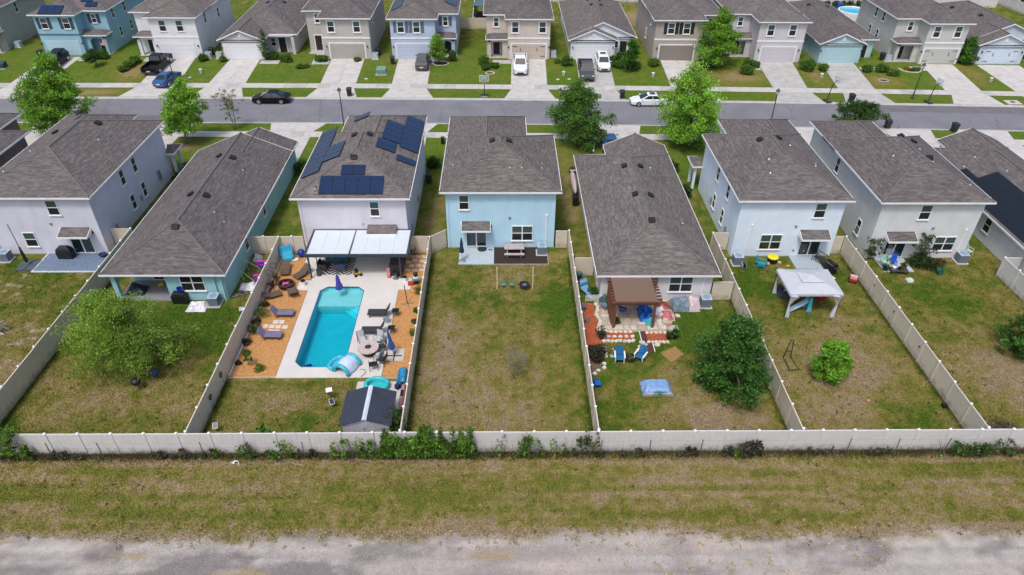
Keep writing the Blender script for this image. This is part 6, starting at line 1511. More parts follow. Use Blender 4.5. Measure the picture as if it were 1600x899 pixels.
# play things in the passage between teal house and pool fence
t_ = thing('goal_frame', 'pale green tube play frame beside the teal house wall', 'play frame', (-21.2, 47.6, 0))
MINT = mat_of('mint_tube', (.42, .58, .38), .4)
for p_ in ([(0, -.7, 0), (-.2, -.7, 1.1), (-.2, .7, 1.1), (0, .7, 0)], [(.9, .9, 0), (-.2, .7, 1.1)], [(.9, -.9, 0), (-.2, -.7, 1.1)]): MB().tube(p_, .03, 6).build('tube', MINT, t_)
for lb, x, y, zz, m_, L_ in (('magenta and blue striped air bed rolled by the fence, upper', -20.1, 48.7, .0, (.5, .03, .36), 1.1), ('magenta striped ring float by the fence, lower', -19.9, 46.7, .0, (.5, .05, .3), .7)):
    t_ = thing('air_bed', lb, 'air bed', (x, y, .02), .1)
    for q in range(4): MB().tube([(-L_/2, 0, .12 + q*.16), (L_/2, 0, .12 + q*.16)], .1, 8).build('tube', mat_of('magenta_vinyl', m_, .3) if q % 2 else mat_of('blue_vinyl', (.02, .06, .45), .3), t_)
t_ = thing('plastic_sheets', 'heap of white plastic sheets beside the teal house', 'sheet', (-20.6, 45.9, .0)); drape(1.3, 1.1, .3, 12, lump=.8).build('sheet', NM('white_plastic_sheet'), t_)
t_ = thing('white_bag', 'white bag slumped at the cross fence by the teal house', 'bag', (-20.9, 49.9, .0)); drape(.7, .8, .5, 13, lump=.6).build('bag', mat_of('pale_bag', (.5, .55, .62), .6), t_)
t_ = thing('rubble_heap', 'grey rubble and weeds at the teal house corner', 'rubble', (-20.9, 44.9, 0))
for q in range(14): MB().cbox(random.uniform(-.6, .6), random.uniform(-.4, .4), .05, random.uniform(.1, .3), random.uniform(.1, .25), random.uniform(.06, .15), rz=q).build('lump', mat_of('rubble_grey', (.14, .14, .13), .9), t_)
o = MB().cbox(0, 0, .03, .3, .5, .04).build('grey_board', mat_of('grey_board_mat', (.40, .48, .50), .6), None, (-20.3, 43.0, .0), .3); tag(o, 'small grey board lying on grass near the fence', 'board')
t_ = thing('hammock_sling', 'teal mesh hammock strung in the feathery tree', 'hammock', (-27.6, 39.6, 0))
MB().rings([[(-1.2 + 2.4*q/8, s_*.45, 2.2 + .5*((q - 4)/4)**2 + .12*abs(s_)) for q in range(9)] for s_ in (-1, -.4, .4, 1)], closed=False).build('sling', mat_of('teal_mesh', (.02, .33, .28), .8), t_); MB().tube([(1.2, 0, 2.75), (2.9, -1.6, 3.0)], .012, 5).build('rope', BARK, t_); MB().tube([(-1.2, 0, 2.75), (-4.45, 0, 1.75)], .012, 5).build('rope', BARK, t_)
for lb, x, y, m_ in (('black kettle grill under the feathery tree', -24.6, 34.3, BLACK), ('dark wheelbarrow tub under the feathery tree', -23.7, 35.2, DNAVY)):
    t_ = thing('kettle_grill', lb, 'grill', (x, y, 0)); MB().lathe([(.05, .42), (.25, .5), (.32, .64), (.3, .78), (.16, .9), (.02, .93)], 14).build('bowl', m_, t_, smooth=True)
    for q in range(3): MB().tube([(.36*math.cos(q*2.1), .36*math.sin(q*2.1), 0), (.18*math.cos(q*2.1), .18*math.sin(q*2.1), .55)], .018, 5).build('leg', STEEL, t_)
t_ = thing('plant_bucket', 'blue bucket beside the fence under the feathery tree', 'bucket', (-31.4, 41.0, 0)); MB().lathe([(.16, 0), (.2, .36), (.17, .36), (.13, .04), (0, .04)], 12).build('body', mat_of('bucket_blue', (.02, .12, .4), .4), t_)
# ------------------------------------------------------------------ light blue house yard
struct_prism('patio', [rect(-3.68, -.66, 49.1, 51.72)], -.1, .05, P('bluish_concrete', (.40, .47, .53), .8, .06, 1.2, dirt=.15))
struct_prism('mulch_bed', [rect(-.64, 3.95, 49.13, 51.72)], -.1, .035, BROWNMULCH)
struct_prism('bed_edging', [rect(-.64, 4.0, 49.05, 49.12), rect(3.96, 4.02, 49.13, 50.3)], -.1, .06, P('brick_edging', (.34, .27, .21), .85))
pt = thing('picnic_table', 'grey picnic table with attached benches on dark mulch', 'picnic table', (1.1, 50.7, .03))
GWOOD = mat_of('grey_plank', (.42, .36, .36), .8, var=.15)
for k in range(5): MB().cbox(0, -.34 + k*.17, .74, 1.72, .155, .04).build('top_plank', GWOOD, pt)
for s_ in (-1, 1):
    for k in range(2): MB().cbox(0, s_*(.66 + k*.15), .45, 1.72, .135, .04).build('bench_plank', GWOOD, pt)
    MB().cbox(s_*.6, 0, .42, .06, 1.55, .08).build('bench_beam', GWOOD, pt); MB().cbox(s_*.6, 0, .7, .06, .75, .06).build('top_beam', GWOOD, pt)
    for q in (-1, 1): MB().tube([(s_*.6, q*.62, 0), (s_*.6, q*.2, .7)], .045, 4).build('leg', GWOOD, pt)
umbrella('closed navy umbrella on the blue patio', -3.38, 49.55, 2.35, NAVYC, STEEL, 'disc', z=.05, c0=.4, cw=.19)
o = MB().lathe([(.0, .0), (.42, 0), (.42, .025), (0, .03)], 20).build('door_mat', mat_of('dark_mat', (.02, .03, .04), .9), None, (-1.7, 51.42, .052)); tag(o, 'dark half-round doormat at the light blue house door', 'doormat')
t_ = thing('flip_flops', 'pair of black flip-flops beside the doormat', 'footwear', (-.98, 51.3, .05))
for x in (-.08, .1): MB().cbox(x, 0, .02, .1, .26, .03, rz=.5).build('sandal', BLACK, t_, bevel=.01)
sw = thing('swing_set', 'pale timber swing frame on the lawn behind the light blue house', 'swing set', (1.05, 45.63, 0))
PALET = mat_of('pale_timber', (.62, .52, .36), .8, var=.1)
for x in (-1.42, 1.47): MB().box(x - .04, x + .04, -.04, .04, -.05, 2.15).build('post', PALET, sw)
MB().box(-1.42, 1.47, .01, .035, 2.1, 2.125).build('cross_wire', mat_of('straw_rope', (.28, .22, .12), .8), sw)
def ropes(t, pts, z0, z1, m):
    for x, y in pts: MB().tube([(x, y, z0), (x, 0.02, z1)], .008, 4).build('rope', m, t)
for lb, x in (('teal swing seat hanging nearer the blue patio', .13), ('teal swing seat hanging beside the black saucer', .83)):
    t_ = thing('toddler_swing', lb, 'swing', (x, 45.65, 0)); MB().cbox(0, 0, .42, .34, .2, .05).build('seat', mat_of('teal_seat', (.10, .28, .26), .6), t_, bevel=.02); MB().cbox(0, .1, .55, .32, .03, .22).build('backrest', NM('teal_seat'), t_, bevel=.02); ropes(t_, [(-.17, 0), (.17, 0)], .44, 2.1, mat_of('pale_rope', (.5, .46, .36), .8))
t_ = thing('saucer_swing', 'round black saucer swing hanging from the timber frame', 'swing', (1.85, 45.65, 0))
MB().tube([(.4*math.cos(a_), .4*math.sin(a_), .42) for a_ in [k*math.pi/10 for k in range(21)]], .05, 8).build('rim', BLACK, t_, smooth=True); MB().lathe([(.38, .4), (.2, .34), (0, .33)], 16, cap=False).build('sling', mat_of('dark_net', (.015, .018, .025), .8), t_); ropes(t_, [(-.38, 0), (.38, 0)], .45, 2.1, NM('pale_rope')); MB().cbox(.0, -.02, .4, .34, .22, .06, rz=.2).build('cushion', mat_of('grey_blue_pad', (.12, .17, .24), .8), t_, bevel=.02)
# ------------------------------------------------------------------ pergola garden
FLAG = [P('flagstone_a', (.50, .42, .33), .85, .15, 5), P('flagstone_b', (.56, .50, .42), .85, .15, 5), P('flagstone_c', (.42, .36, .31), .85, .15, 5), P('flagstone_white', (.62, .58, .52), .85, .12, 5)]
struct_prism('mulch_path', [[(6.05, 43.75), (7.2, 43.6), (7.4, 39.0), (7.35, 38.3), (6.0, 38.3)]], -.1, .03, REDMULCH)
struct_prism('dirt_bed', [[(6.0, 38.28), (7.4, 38.28), (7.3, 37.0), (6.7, 35.4), (6.0, 35.4)]], -.1, .025, P('brown_bed', (.15, .105, .075), .95, .3, 5, .6, 20))
struct_prism('mulch_strip', [[(7.65, 39.15), (9.85, 39.15), (9.9, 40.15), (7.7, 40.15)], [(10.72, 39.0), (12.2, 39.0), (12.3, 39.9), (10.7, 39.9)]], -.1, .03, REDMULCH)
struct_prism('patio_base', [[(7.35, 43.95), (7.55, 40.18), (12.3, 40.1), (13.45, 41.8), (13.4, 43.3), (12.2, 43.95)]], -.1, .022, P('sandy_base', (.36, .30, .24), .9, .15, 4))
fl = thing('flagstone_patio', None, None); tag(fl, kind='structure')
g = np.random.default_rng(5)
yy = 40.35; row = 0
while yy < 43.9:
    hgt = g.uniform(.42, .6); xx = 7.6 + g.uniform(0, .2)
    while xx < 12.9 + (yy > 41.3)*.3:
        ww = g.uniform(.45, .85)
        q = [(xx + g.uniform(0, .05), yy + g.uniform(0, .05)), (xx + ww - g.uniform(.03, .08), yy + g.uniform(0, .05)), (xx + ww - g.uniform(.03, .1), yy + hgt - g.uniform(.03, .08)), (xx + g.uniform(0, .06), yy + hgt - g.uniform(.03, .08))]
        MB().prism(q, -.02, .035 + g.uniform(0, .012)).build('flagstone', FLAG[int(g.integers(0, 3))], fl); xx += ww
    yy += hgt
def stones(label, pts, r_, mats, h=.12, grp=None):
    t_ = thing('stone_border', label, 'stone border', (pts[0][0], pts[0][1], 0))
    for k, (x, y) in enumerate(pts):
        n_ = 7; a0 = random.random()*6
        rg = [[(r_*f*(1 + .22*math.sin(3*a_ + k*2.1))*math.cos(a_ + a0), r_*f*.8*(1 + .22*math.cos(2*a_ + k))*math.sin(a_ + a0), zz) for a_ in [2*math.pi*q/n_ for q in range(n_)]] for f, zz in ((1, -.03), (1.02, h*.6), (.8, h))]
        MB().rings(rg).build('stone', mats[k % len(mats)], t_, (x - pts[0][0], y - pts[0][1], .0))
stones('row of pale edging stones beside the red mulch path', [(7.45 + .1*math.sin(k), 43.5 - k*.27) for k in range(16)], .17, [FLAG[3], FLAG[1], FLAG[3]], grp='stones edging the red mulch path')
stones('rows of pale stones along the patio front strip', [(7.55 + k*.31, 39.05 + .04*math.sin(k*2)) for k in range(8)] + [(7.85 + k*.36, 40.1) for k in range(6)] + [(7.95 + k*.45, 39.55) for k in range(5)], .17, [FLAG[3], STONE2, FLAG[1]], grp='stones along the patio front strip')
stones('pale stones bordering the strip right of the brick path', [(10.85 + k*.28, 38.92) for k in range(6)] + [(10.9 + k*.34, 39.98) for k in range(5)], .15, [FLAG[3], FLAG[1]], grp='border stones right of the brick path')
stones('white stones along the brown bed by the fence', [(7.5, 38.3 - k*.3) for k in range(4)] + [(7.3, 36.6), (7.25, 36.2), (6.8, 35.9), (6.5, 35.6)], .16, [FLAG[3]], grp='white stones along the brown bed')
stones('loose flat stones beside the brick path end', [(10.2, 38.4), (10.05, 38.05), (11.45, 38.65), (10.5, 38.7), (10.35, 38.95)], .24, [FLAG[1], FLAG[0]], .07, grp='loose flat stones by the brick path')
stones('rounded rocks heaped in the bed beyond the pergola', [(12.4 + .35*math.cos(k*1.9), 40.3 + k*.19) for k in range(12)], .22, [FLAG[0], FLAG[3], FLAG[1], P('rose_rock', (.42, .24, .21), .85, .2)], .22, grp='rocks in the bed beyond the pergola')
bp_ = thing('brick_path', 'narrow dark red brick path leading off the flagstone patio', 'path', (10.62, 38.95, 0))
BRICK = P('dark_red_brick', (.10, .035, .03), .85, .25, 9)
for r_ in range(11):
    x = (.0 if r_ > 5 else .25) - .04*r_*0; y0 = -1.15 + r_*.215
    for c_ in range(3): MB().box(x - .2 + c_*.135, x - .2 + c_*.135 + .125, y0, y0 + .205, -.03, .05 + random.uniform(-.005, .005)).build('brick', BRICK, bp_)
for s_ in (-1, 1): MB().box(-.3 if s_ < 0 else .48, -.24 if s_ < 0 else .54, -1.1 if s_ > 0 else .1, -.2 if s_ > 0 else 1.2, 0, .07).build('edge_board', PVC, bp_)
pe = thing('pergola', 'brown timber pergola with woven shade roof behind the white house', 'pergola', (9.95, 42.0, .03))
PW = mat_of('pergola_timber', (.16, .065, .04), .7, var=.2)
for x in (-1.5, 1.45):
    for y in (-1.35, 1.3): MB().box(x - .09, x + .09, y - .09, y + .09, 0, 2.3).build('post', PW, pe)
for y in (-1.4, 1.35): MB().box(-1.75, 1.75, y - .05, y + .05, 2.22, 2.42).build('beam', PW, pe)
for k in range(9): MB().box(-1.85, 1.95, -1.55 + k*.39, -1.48 + k*.39, 2.42, 2.55).build('rafter', PW, pe)
MB().box(-1.55, 1.55, -1.5, 1.55, 2.555, 2.575).build('shade_mat', P('woven_shade', (.175, .115, .085), .9, .18, 16, .6, 70), pe)
for k in range(7): MB().box(-1.75 + .0*k, -1.6, -1.25 + k*.4, -1.1 + k*.4, .3, 2.2).build('side_slat', PW, pe)
lt = thing('lattice_screen', 'white diagonal lattice panel beside the pergola', 'lattice', (7.4, 43.85, 0))
for k in range(13): MB().box(-.75 + k*.115, -.72 + k*.115, -.01, .01, .05, .7).build('lath', PVC, lt)
for k in range(5): MB().box(-.78, .7, -.025, -.01, .1 + k*.14, .13 + k*.14).build('lath', PVC, lt)
STRIPE = bpy.data.materials.new('blue_stripe'); STRIPE.use_nodes = True; nt = STRIPE.node_tree; wv = nt.nodes.new('ShaderNodeTexWave'); wv.inputs['Scale'].default_value = 1.7; tcs = nt.nodes.new('ShaderNodeTexCoord'); nt.links.new(tcs.outputs['Object'], wv.inputs['Vector']); cr = nt.nodes.new('ShaderNodeValToRGB'); cr.color_ramp.elements[0].color = (.01, .15, .40, 1); cr.color_ramp.elements[1].color = (.30, .52, .68, 1); nt.links.new(wv.outputs['Fac'], cr.inputs[0]); nt.links.new(cr.outputs[0], nt.nodes['Principled BSDF'].inputs['Base Color']); MATS['blue_stripe'] = STRIPE
t_ = thing('striped_lounger', 'blue striped cushioned lounger in the corner by the fence', 'lounger', (6.85, 45.0, .0), R(-60)); MB().cbox(.1, 0, .35, .8, .7, .14).build('seat', STRIPE, t_, bevel=.05); MB().cbox(-.45, 0, .7, .14, .7, .85, ry=-.35).build('backrest', STRIPE, t_, bevel=.05); MB().cbox(.75, 0, .2, .6, .7, .12, ry=.45).build('footrest', STRIPE, t_, bevel=.05)
for q in range(4): MB().tube([((.35 if q & 1 else -.35), (.3 if q & 2 else -.3), 0), ((.3 if q & 1 else -.3), (.3 if q & 2 else -.3), .32)], .025, 5).build('leg', DARKMETAL, t_)
bush('green potted shrub between lattice and striped lounger', 7.35, 44.6, .42, .9, (.05, .13, .02), 420, 88, .1)
t_ = thing('wheelie_bin', 'dark bin standing at the cross fence by the striped lounger', 'bin', (6.35, 46.6, 0)); MB().lathe([(.2, 0), (.27, .8), (.29, .85), (.2, .92), (0, .93)], 10).build('body', DARKMETAL, t_); MB().cbox(0, -.1, .95, .3, .3, .06).build('lid', mat_of('teal_lid', (.02, .18, .17), .5), t_)
t_ = thing('blue_tarp_pile', 'bright blue tarpaulin heap under the pergola', 'tarpaulin', (11.15, 42.1, .03)); drape(1.15, 1.7, .75, 21, lump=.9).build('sheet', mat_of('bright_tarp', (.015, .13, .50), .35, var=.45, vs_=6), t_)
t_ = thing('aqua_bag_pile', 'aqua plastic bags at the foot of the pergola post', 'bags', (11.3, 41.1, .03)); drape(.7, .6, .4, 23, lump=.9).build('sheet', mat_of('aqua_bag', (.05, .42, .42), .4, var=.4, vs_=8), t_)
frame_chair('navy folding chair under the pergola', 9.35, 42.3, R(-20), BLUEC, STEEL, .04); frame_chair('grey-blue folding chair left of the pergola post', 8.0, 42.9, R(-40), mat_of('steel_blue_sling', (.12, .2, .28), .8), STEEL, .04)
t_ = thing('planter_cylinder', 'teal round planter beside the pergola', 'planter', (8.1, 43.75, .03)); MB().lathe([(.2, 0), (.24, .5), (.2, .5), (.18, .44), (0, .44)], 14).build('pot', mat_of('teal_pot', (.02, .22, .22), .4), t_); MB().lathe([(.17, .44), (.2, .6), (.1, .8), (0, .86)], 10).build('foliage', mat_of('pot_leaf', (.06, .2, .12), .8), t_)
bush('leafy fern at the front pergola post', 8.75, 41.15, .28, .55, (.05, .13, .03), 260, 91, .1)
t_ = thing('plastic_pile', 'blue-grey tarpaulin covered pile against the white house', 'tarpaulin', (14.0, 43.15, 0)); drape(1.5, 1.3, .85, 31, lump=.35).build('sheet', mat_of('grey_blue_tarp', (.17, .235, .30), .4, var=.25, vs_=4), t_)
t_ = thing('plastic_pile', 'pinkish white sheet covered pile beside the air conditioner', 'tarpaulin', (15.05, 43.15, 0)); drape(.95, 1.3, .9, 32, lump=.4).build('sheet', mat_of('pinkish_sheet', (.60, .50, .54), .5, var=.15, vs_=4), t_)
t_ = thing('rug_heap', 'red patterned rug folded on the bed beside the pergola', 'rug', (12.75, 43.2, .03)); drape(1.1, .8, .25, 35, lump=.7).build('rug', mat_of('red_rug', (.34, .10, .09), .9, var=.5, vs_=9), t_)
t_ = thing('rug_heap', 'pink and red cloth heap among rocks beside the pergola', 'cloth', (12.75, 42.0, .03)); drape(.9, 1.1, .3, 36, lump=.8).build('rug', mat_of('pink_red_cloth', (.48, .14, .16), .9, var=.5, vs_=7), t_)
t_ = thing('plastic_sheet', 'white plastic sheet draped by the pergola rail', 'sheet', (12.3, 42.6, .03)); drape(.8, .8, .3, 37, lump=.8).build('sheet', NM('white_plastic_sheet'), t_)
o = MB().tube([(11.9, 43.6, .5), (12.6, 43.3, .5), (13.3, 42.6, .3), (13.45, 41.6, .05)], .04, 6).build('bed_rail', PW, None); tag(o, 'curved brown rail edging the bed beside the pergola', 'rail')
def pot(label, x, y, r_, h, mat, leaf=None, sd=1, z=0.03):
    t_ = thing('plant_pot', label, 'plant pot', (x, y, z)); MB().lathe([(r_*.7, 0), (r_, h), (r_*.85, h), (r_*.75, h*.85), (0, h*.85)], 14).build('pot', mat, t_)
    if leaf:
        g_ = np.random.default_rng(sd); n_ = 90; p_ = g_.normal(size=(n_, 3))*np.array([r_*.6, r_*.6, r_*.6]); p_[:, 2] = np.abs(p_[:, 2])*1.6 + h
        inst('foliage', leaf_mesh('foliage', p_, .12*g_.uniform(.6, 1.3, n_), np.array(leaf)[None]*g_.uniform(.6, 1.4, (n_, 1)), LEAF, 2.4, 0, 1.0), None, t_)
pot('round dark urn at the corner of the red mulch', 7.4, 39.4, .27, .4, mat_of('dark_urn', (.03, .035, .04), .4), (.06, .08, .05), 3); pot('dark pot with spiky plant at the right border end', 12.85, 39.4, .24, .35, BLACK, (.06, .13, .03), 4); pot('small dark pot beside the spiky plant', 12.4, 39.35, .17, .28, BLACK, (.07, .12, .03), 5)
t_ = thing('bird_ornament', 'grey garden ornament on the red mulch by the fence', 'ornament', (6.3, 42.7, .03)); MB().lathe([(.25, 0), (.2, .12), (.06, .2), (.05, .4), (.26, .5), (.22, .52), (0, .46)], 12).build('basin', mat_of('slate_ornament', (.10, .11, .14), .6), t_)
t_ = thing('bird_ornament', 'dark cart ornament on the red mulch below the first', 'ornament', (6.4, 41.3, .03)); MB().cbox(0, 0, .22, .5, .26, .16).build('tray', NM('slate_ornament'), t_, bevel=.03); 
for q in range(2): MB().tube([(.18, -.16 + q*.3, .14), (.18, -.12 + q*.3, .14)], .14, 10).build('wheel', STEEL, t_)
CUSH = mat_of('blue_seat_cushion', (.01, .12, .30), .8)
adirondack('white garden chair with blue cushion, left of fire bowl', 8.4, 36.95, R(-95), PVC, CUSH); adirondack('white garden chair with blue cushion, right of fire bowl', 9.9, 37.1, R(-125), PVC, CUSH)
t_ = thing('planted_fire_bowl', 'round bowl with plants between two white chairs', 'bowl', (9.2, 37.0, 0)); MB().lathe([(.2, 0), (.38, .2), (.42, .3), (.36, .3), (.3, .18), (0, .16)], 16).build('bowl', BLACK, t_); g_ = np.random.default_rng(2); p_ = g_.normal(size=(160, 3))*np.array([.17, .17, .06]); p_[:, 2] = np.abs(p_[:, 2]) + .26; inst('foliage', leaf_mesh('foliage', p_, .07*g_.uniform(.6, 1.4, 160), np.array((.13, .19, .06))[None]*g_.uniform(.6, 1.4, (160, 1)), LEAF), None, t_)
t_ = thing('garden_lamp', 'small grey garden ornament beside the left white chair', 'ornament', (7.95, 37.4, 0)); MB().lathe([(.2, 0), (.22, .1), (.08, .16), (.04, .2), (.03, .7), (.07, .74), (0, .8)], 10).build('body', STEEL, t_)
struct_prism('straw_patch', [[(11.5, 37.8), (12.75, 38.45), (13.2, 37.6), (12.1, 36.7)]], -.05, .02, P('straw_mat', (.30, .19, .07), .95, .25, 7, .7, 25))
t_ = thing('covered_table', 'low table covered with pale blue tarpaulin and green netting', 'covered table', (10.55, 34.1, 0))
drape(2.05, 1.35, .5, 41, lump=.12).build('tarpaulin', mat_of('pale_blue_tarp', (.20, .34, .58), .4, var=.15, vs_=3), t_); MB().box(-.9, .85, -.72, -.6, .0, .22).build('plank', GWOOD, t_); g_ = np.random.default_rng(8); p_ = g_.normal(size=(420, 3))*np.array([.22, .12, .06]) + np.array([.1, -.58, .22]); inst('netting', leaf_mesh('netting', p_, .06*g_.uniform(.6, 1.3, 420), np.array((.03, .36, .20))[None]*g_.uniform(.6, 1.4, (420, 1)), LEAF), None, t_)
t_ = thing('plastic_chair', 'bright blue plastic chair against the fence below the beds', 'chair', (6.5, 34.3, 0), R(5)); BLP = mat_of('chair_blue', (.005, .12, .48), .4)
MB().cbox(0, 0, .4, .46, .46, .04).build('seat', BLP, t_, bevel=.015); MB().cbox(-.24, 0, .66, .04, .46, .5, ry=-.15).build('backrest', BLP, t_, bevel=.015)
for q in range(4): MB().tube([((.24 if q & 1 else -.24), (.22 if q & 2 else -.22), 0), ((.2 if q & 1 else -.2), (.2 if q & 2 else -.2), .4)], .022, 5).build('leg', BLP, t_)
t_ = thing('upright_kayak', 'long white and pink kayak leaning beside the white house wall', 'kayak', (7.25, 62.5, .1)); MB().rings([[(.28*r_*math.cos(a_), y_, .7 + .5*r_*math.sin(a_)) for a_ in [k*math.pi/6 for k in range(12)]] for y_, r_ in ((-2.3, .1), (-1.8, .7), (-.8, 1), (.8, 1), (1.8, .7), (2.3, .1))]).build('hull', mat_of('pinkish_hull', (.58, .46, .44), .5), t_, smooth=True); MB().box(-.1, .1, -1.2, 1.2, 0, .3).build('rack', BLACK, t_)
t_ = thing('wheelie_bin', 'black wheelie bin beside the white house kayak', 'bin', (7.15, 59.3, 0)); MB().rings([[(-.24, -.26, 0), (.24, -.26, 0), (.24, .26, 0), (-.24, .26, 0)], [(-.3, -.34, .95), (.3, -.34, .95), (.3, .34, .95), (-.3, .34, .95)]]).build('body', BLACK, t_)
# ------------------------------------------------------------------ gazebo yard
struct_prism('patio', [rect(25.05, 27.4, 48.35, 50.28)], -.1, .05, P('bluish_concrete_b', (.34, .41, .47), .8, .06, 1.2, dirt=.15))
gz = thing('gazebo', 'white fabric gazebo with tied curtains in the yard', 'gazebo', (23.85, 43.45, 0))
GF = mat_of('gazebo_fabric', (.47, .49, .54), .8, var=.05); wx, wy, hz = 1.92, 1.55, 2.25
def pyr(r0, r1, z0, z1):
    return [[(s1*wx*r, s2*wy*r, z) for s1, s2 in ((-1, -1), (1, -1), (1, 1), (-1, 1))] for r, z in ((r0, z0), (r1, z1))]
MB().rings(pyr(1.06, .38, hz, hz + .4), cap=False).build('roof_cover', GF, gz); MB().rings(pyr(.46, .03, hz + .43, hz + .68), cap=True).build('roof_cap', GF, gz)
for s_ in (-1, 1):
    MB().box(-wx*1.06, wx*1.06, s_*wy*1.06 - .01, s_*wy*1.06 + .01, hz - .2, hz).build('valance', GF, gz); MB().box(s_*wx*1.06 - .01, s_*wx*1.06 + .01, -wy*1.06, wy*1.06, hz - .2, hz).build('valance', GF, gz)
for s1 in (-1, 1):
    for s2 in (-1, 1):
        MB().box(s1*wx - .04, s1*wx + .04, s2*wy - .04, s2*wy + .04, 0, hz).build('post', DARKMETAL, gz)
        MB().rings([[(s1*(wx - .02) - s1*r_*.8*(1 + math.cos(a_))*.5 + r_*.25*math.sin(3*a_), s2*wy + r_*.5*math.sin(a_), z) for a_ in [2*math.pi*q/10 for q in range(10)]] for z, r_ in ((hz - .1, .75), (1.7, .4), (1.15, .14), (.7, .24), (.05, .4))]).build('curtain', GF, gz)
t_ = thing('play_slide', 'pale blue toddler slide under the gazebo edge', 'slide', (23.7, 42.75, 0), R(8)); PB = mat_of('pale_blue_plastic', (.10, .48, .66), .4)
MB().rings([[(-1.25, -.2, .04), (-1.25, .2, .04), (-1.25, .2, .2), (-1.25, -.2, .2)], [(-.3, -.2, .55), (-.3, .2, .55), (-.3, .2, .72), (-.3, -.2, .72)], [(.1, -.2, .85), (.1, .2, .85), (.1, .2, 1.0), (.1, -.2, 1.0)]]).build('chute', mat_of('ice_blue_plastic', (.42, .60, .74), .4), t_, bevel=.03)
for s_ in (-1, 1): MB().rings([[(.1, s_*.25 - .04, 0), (.5, s_*.25 - .04, 0), (.3, s_*.25 - .04, 1.35), (.1, s_*.25 - .04, 1.3)], [(.1, s_*.25 + .04, 0), (.5, s_*.25 + .04, 0), (.3, s_*.25 + .04, 1.35), (.1, s_*.25 + .04, 1.3)]]).build('side', PB, t_)
for q in range(4): MB().box(.2 + .04*(3-q), .3 + .04*(3-q), -.22, .22, .15 + q*.22, .2 + q*.22).build('rung', PB, t_)
t_ = thing('cool_box', 'red cool box on black stand under the gazebo', 'cool box', (25.3, 43.7, 0), .25); MB().box(-.34, .34, -.24, .24, .35, .7).build('body', mat_of('crimson_plastic', (.42, .015, .04), .4), t_, bevel=.03); MB().box(-.36, .36, -.26, .26, .7, .76).build('lid', NM('crimson_plastic'), t_, bevel=.02)
for q in range(4): MB().tube([((.38 if q & 1 else -.38), (.28 if q & 2 else -.28), 0), ((.3 if q & 1 else -.3), (.2 if q & 2 else -.2), .35)], .02, 5).build('leg', BLACK, t_)
t_ = thing('patio_set', 'dark patio chair heap with pale cover inside the gazebo', 'chair', (22.7, 44.7, 0)); drape(1.0, 1.0, .8, 51, lump=.8).build('cover', mat_of('dark_slate_cloth', (.05, .06, .09), .9, var=.5, vs_=5), t_); MB().cbox(.05, -.25, .75, .35, .1, .6, rx=.3, rz=.4).build('backrest', GREYSL, t_, bevel=.03)
adirondack('teal plastic chair beside the yellow topped play table', 22.15, 48.7, R(-35), mat_of('teal_plastic', (.02, .30, .36), .4))
t_ = thing('play_table', 'black play table with bright yellow top', 'play table', (23.3, 49.4, 0)); MB().lathe([(.46, .5), (.48, .54), (.44, .6), (.2, .64), (0, .64)], 12).build('top', mat_of('lemon_plastic', (.72, .62, .02), .4), t_); MB().lathe([(.34, 0), (.42, .1), (.42, .5), (0, .5)], 8).build('base', BLACK, t_)
for q in range(3): MB().cbox(.62*math.cos(q*2 - 2.4), .55*math.sin(q*2 - 2.4), .1, .22, .3, .18, rz=q).build('step', mat_of('rosy_plastic', (.5, .32, .3), .6), t_, bevel=.03)
t_ = thing('bench', 'black metal slatted bench on the pale blue patio', 'bench', (27.3, 49.2, .05), R(-62))
for k in range(6): MB().cbox(0, -.2 + k*.08, .42, 1.2, .055, .025).build('seat_slat', DARKMETAL, t_)
for k in range(9): MB().cbox(-.54 + k*.135, .27, .7, .035, .02, .45).build('back_slat', DARKMETAL, t_)
for zz in (.48, .92): MB().cbox(0, .27, zz, 1.22, .035, .05).build('back_rail', DARKMETAL, t_)
for s_ in (-1, 1): MB().tube([(s_*.6, -.25, 0), (s_*.6, -.25, .62), (s_*.6, .27, .66), (s_*.6, .3, 0)], .03, 6).build('side_frame', DARKMETAL, t_)
t_ = thing('gas_grill', 'black gas barbecue beside the slatted bench', 'grill', (27.75, 47.95, .0), R(-70)); MB().box(-.5, .5, -.26, .26, .1, .75).build('cabinet', BLACK, t_, bevel=.02); MB().rings([[(-.48, .26*math.cos(a_), .76 + .3*math.sin(a_)) for a_ in [math.pi*k/8 for k in range(9)]], [(.48, .26*math.cos(a_), .76 + .3*math.sin(a_)) for a_ in [math.pi*k/8 for k in range(9)]]]).build('hood', BLACK, t_); MB().box(.5, .8, -.22, .22, .7, .74).build('side_shelf', DARKMETAL, t_); MB().tube([(-.4, -.3, .9), (.4, -.3, .9)], .02, 6).build('handle', STEEL, t_)
o = MB().cbox(0, 0, .06, .5, .35, .1).build('white_cushion', NM('white_cloth'), None, (27.55, 46.9, .0), .4, bevel=.04); tag(o, 'white cushion on grass below the gas barbecue', 'cushion')
t_ = thing('ride_on_car', 'red toddler ride-on car against the fence', 'toy car', (29.15, 46.6, 0), R(65)); REDP = mat_of('toy_red', (.50, .015, .07), .35)
MB().box(-.42, .42, -.3, .3, .12, .45).build('body', REDP, t_, bevel=.08); MB().box(-.25, .2, -.27, .27, .45, .52).build('seat', mat_of('lilac_seat', (.42, .46, .66), .5), t_, bevel=.03); MB().box(-.42, -.25, -.28, .28, .42, .75).build('backrest', mat_of('peach_plastic', (.6, .42, .32), .5), t_, bevel=.05)
for q in range(4): MB().tube([((.27 if q & 1 else -.27), (.26 if q & 2 else -.26), .14), ((.27 if q & 1 else -.27), (.33 if q & 2 else -.33), .14)], .14, 12).build('wheel', RUBBER, t_)
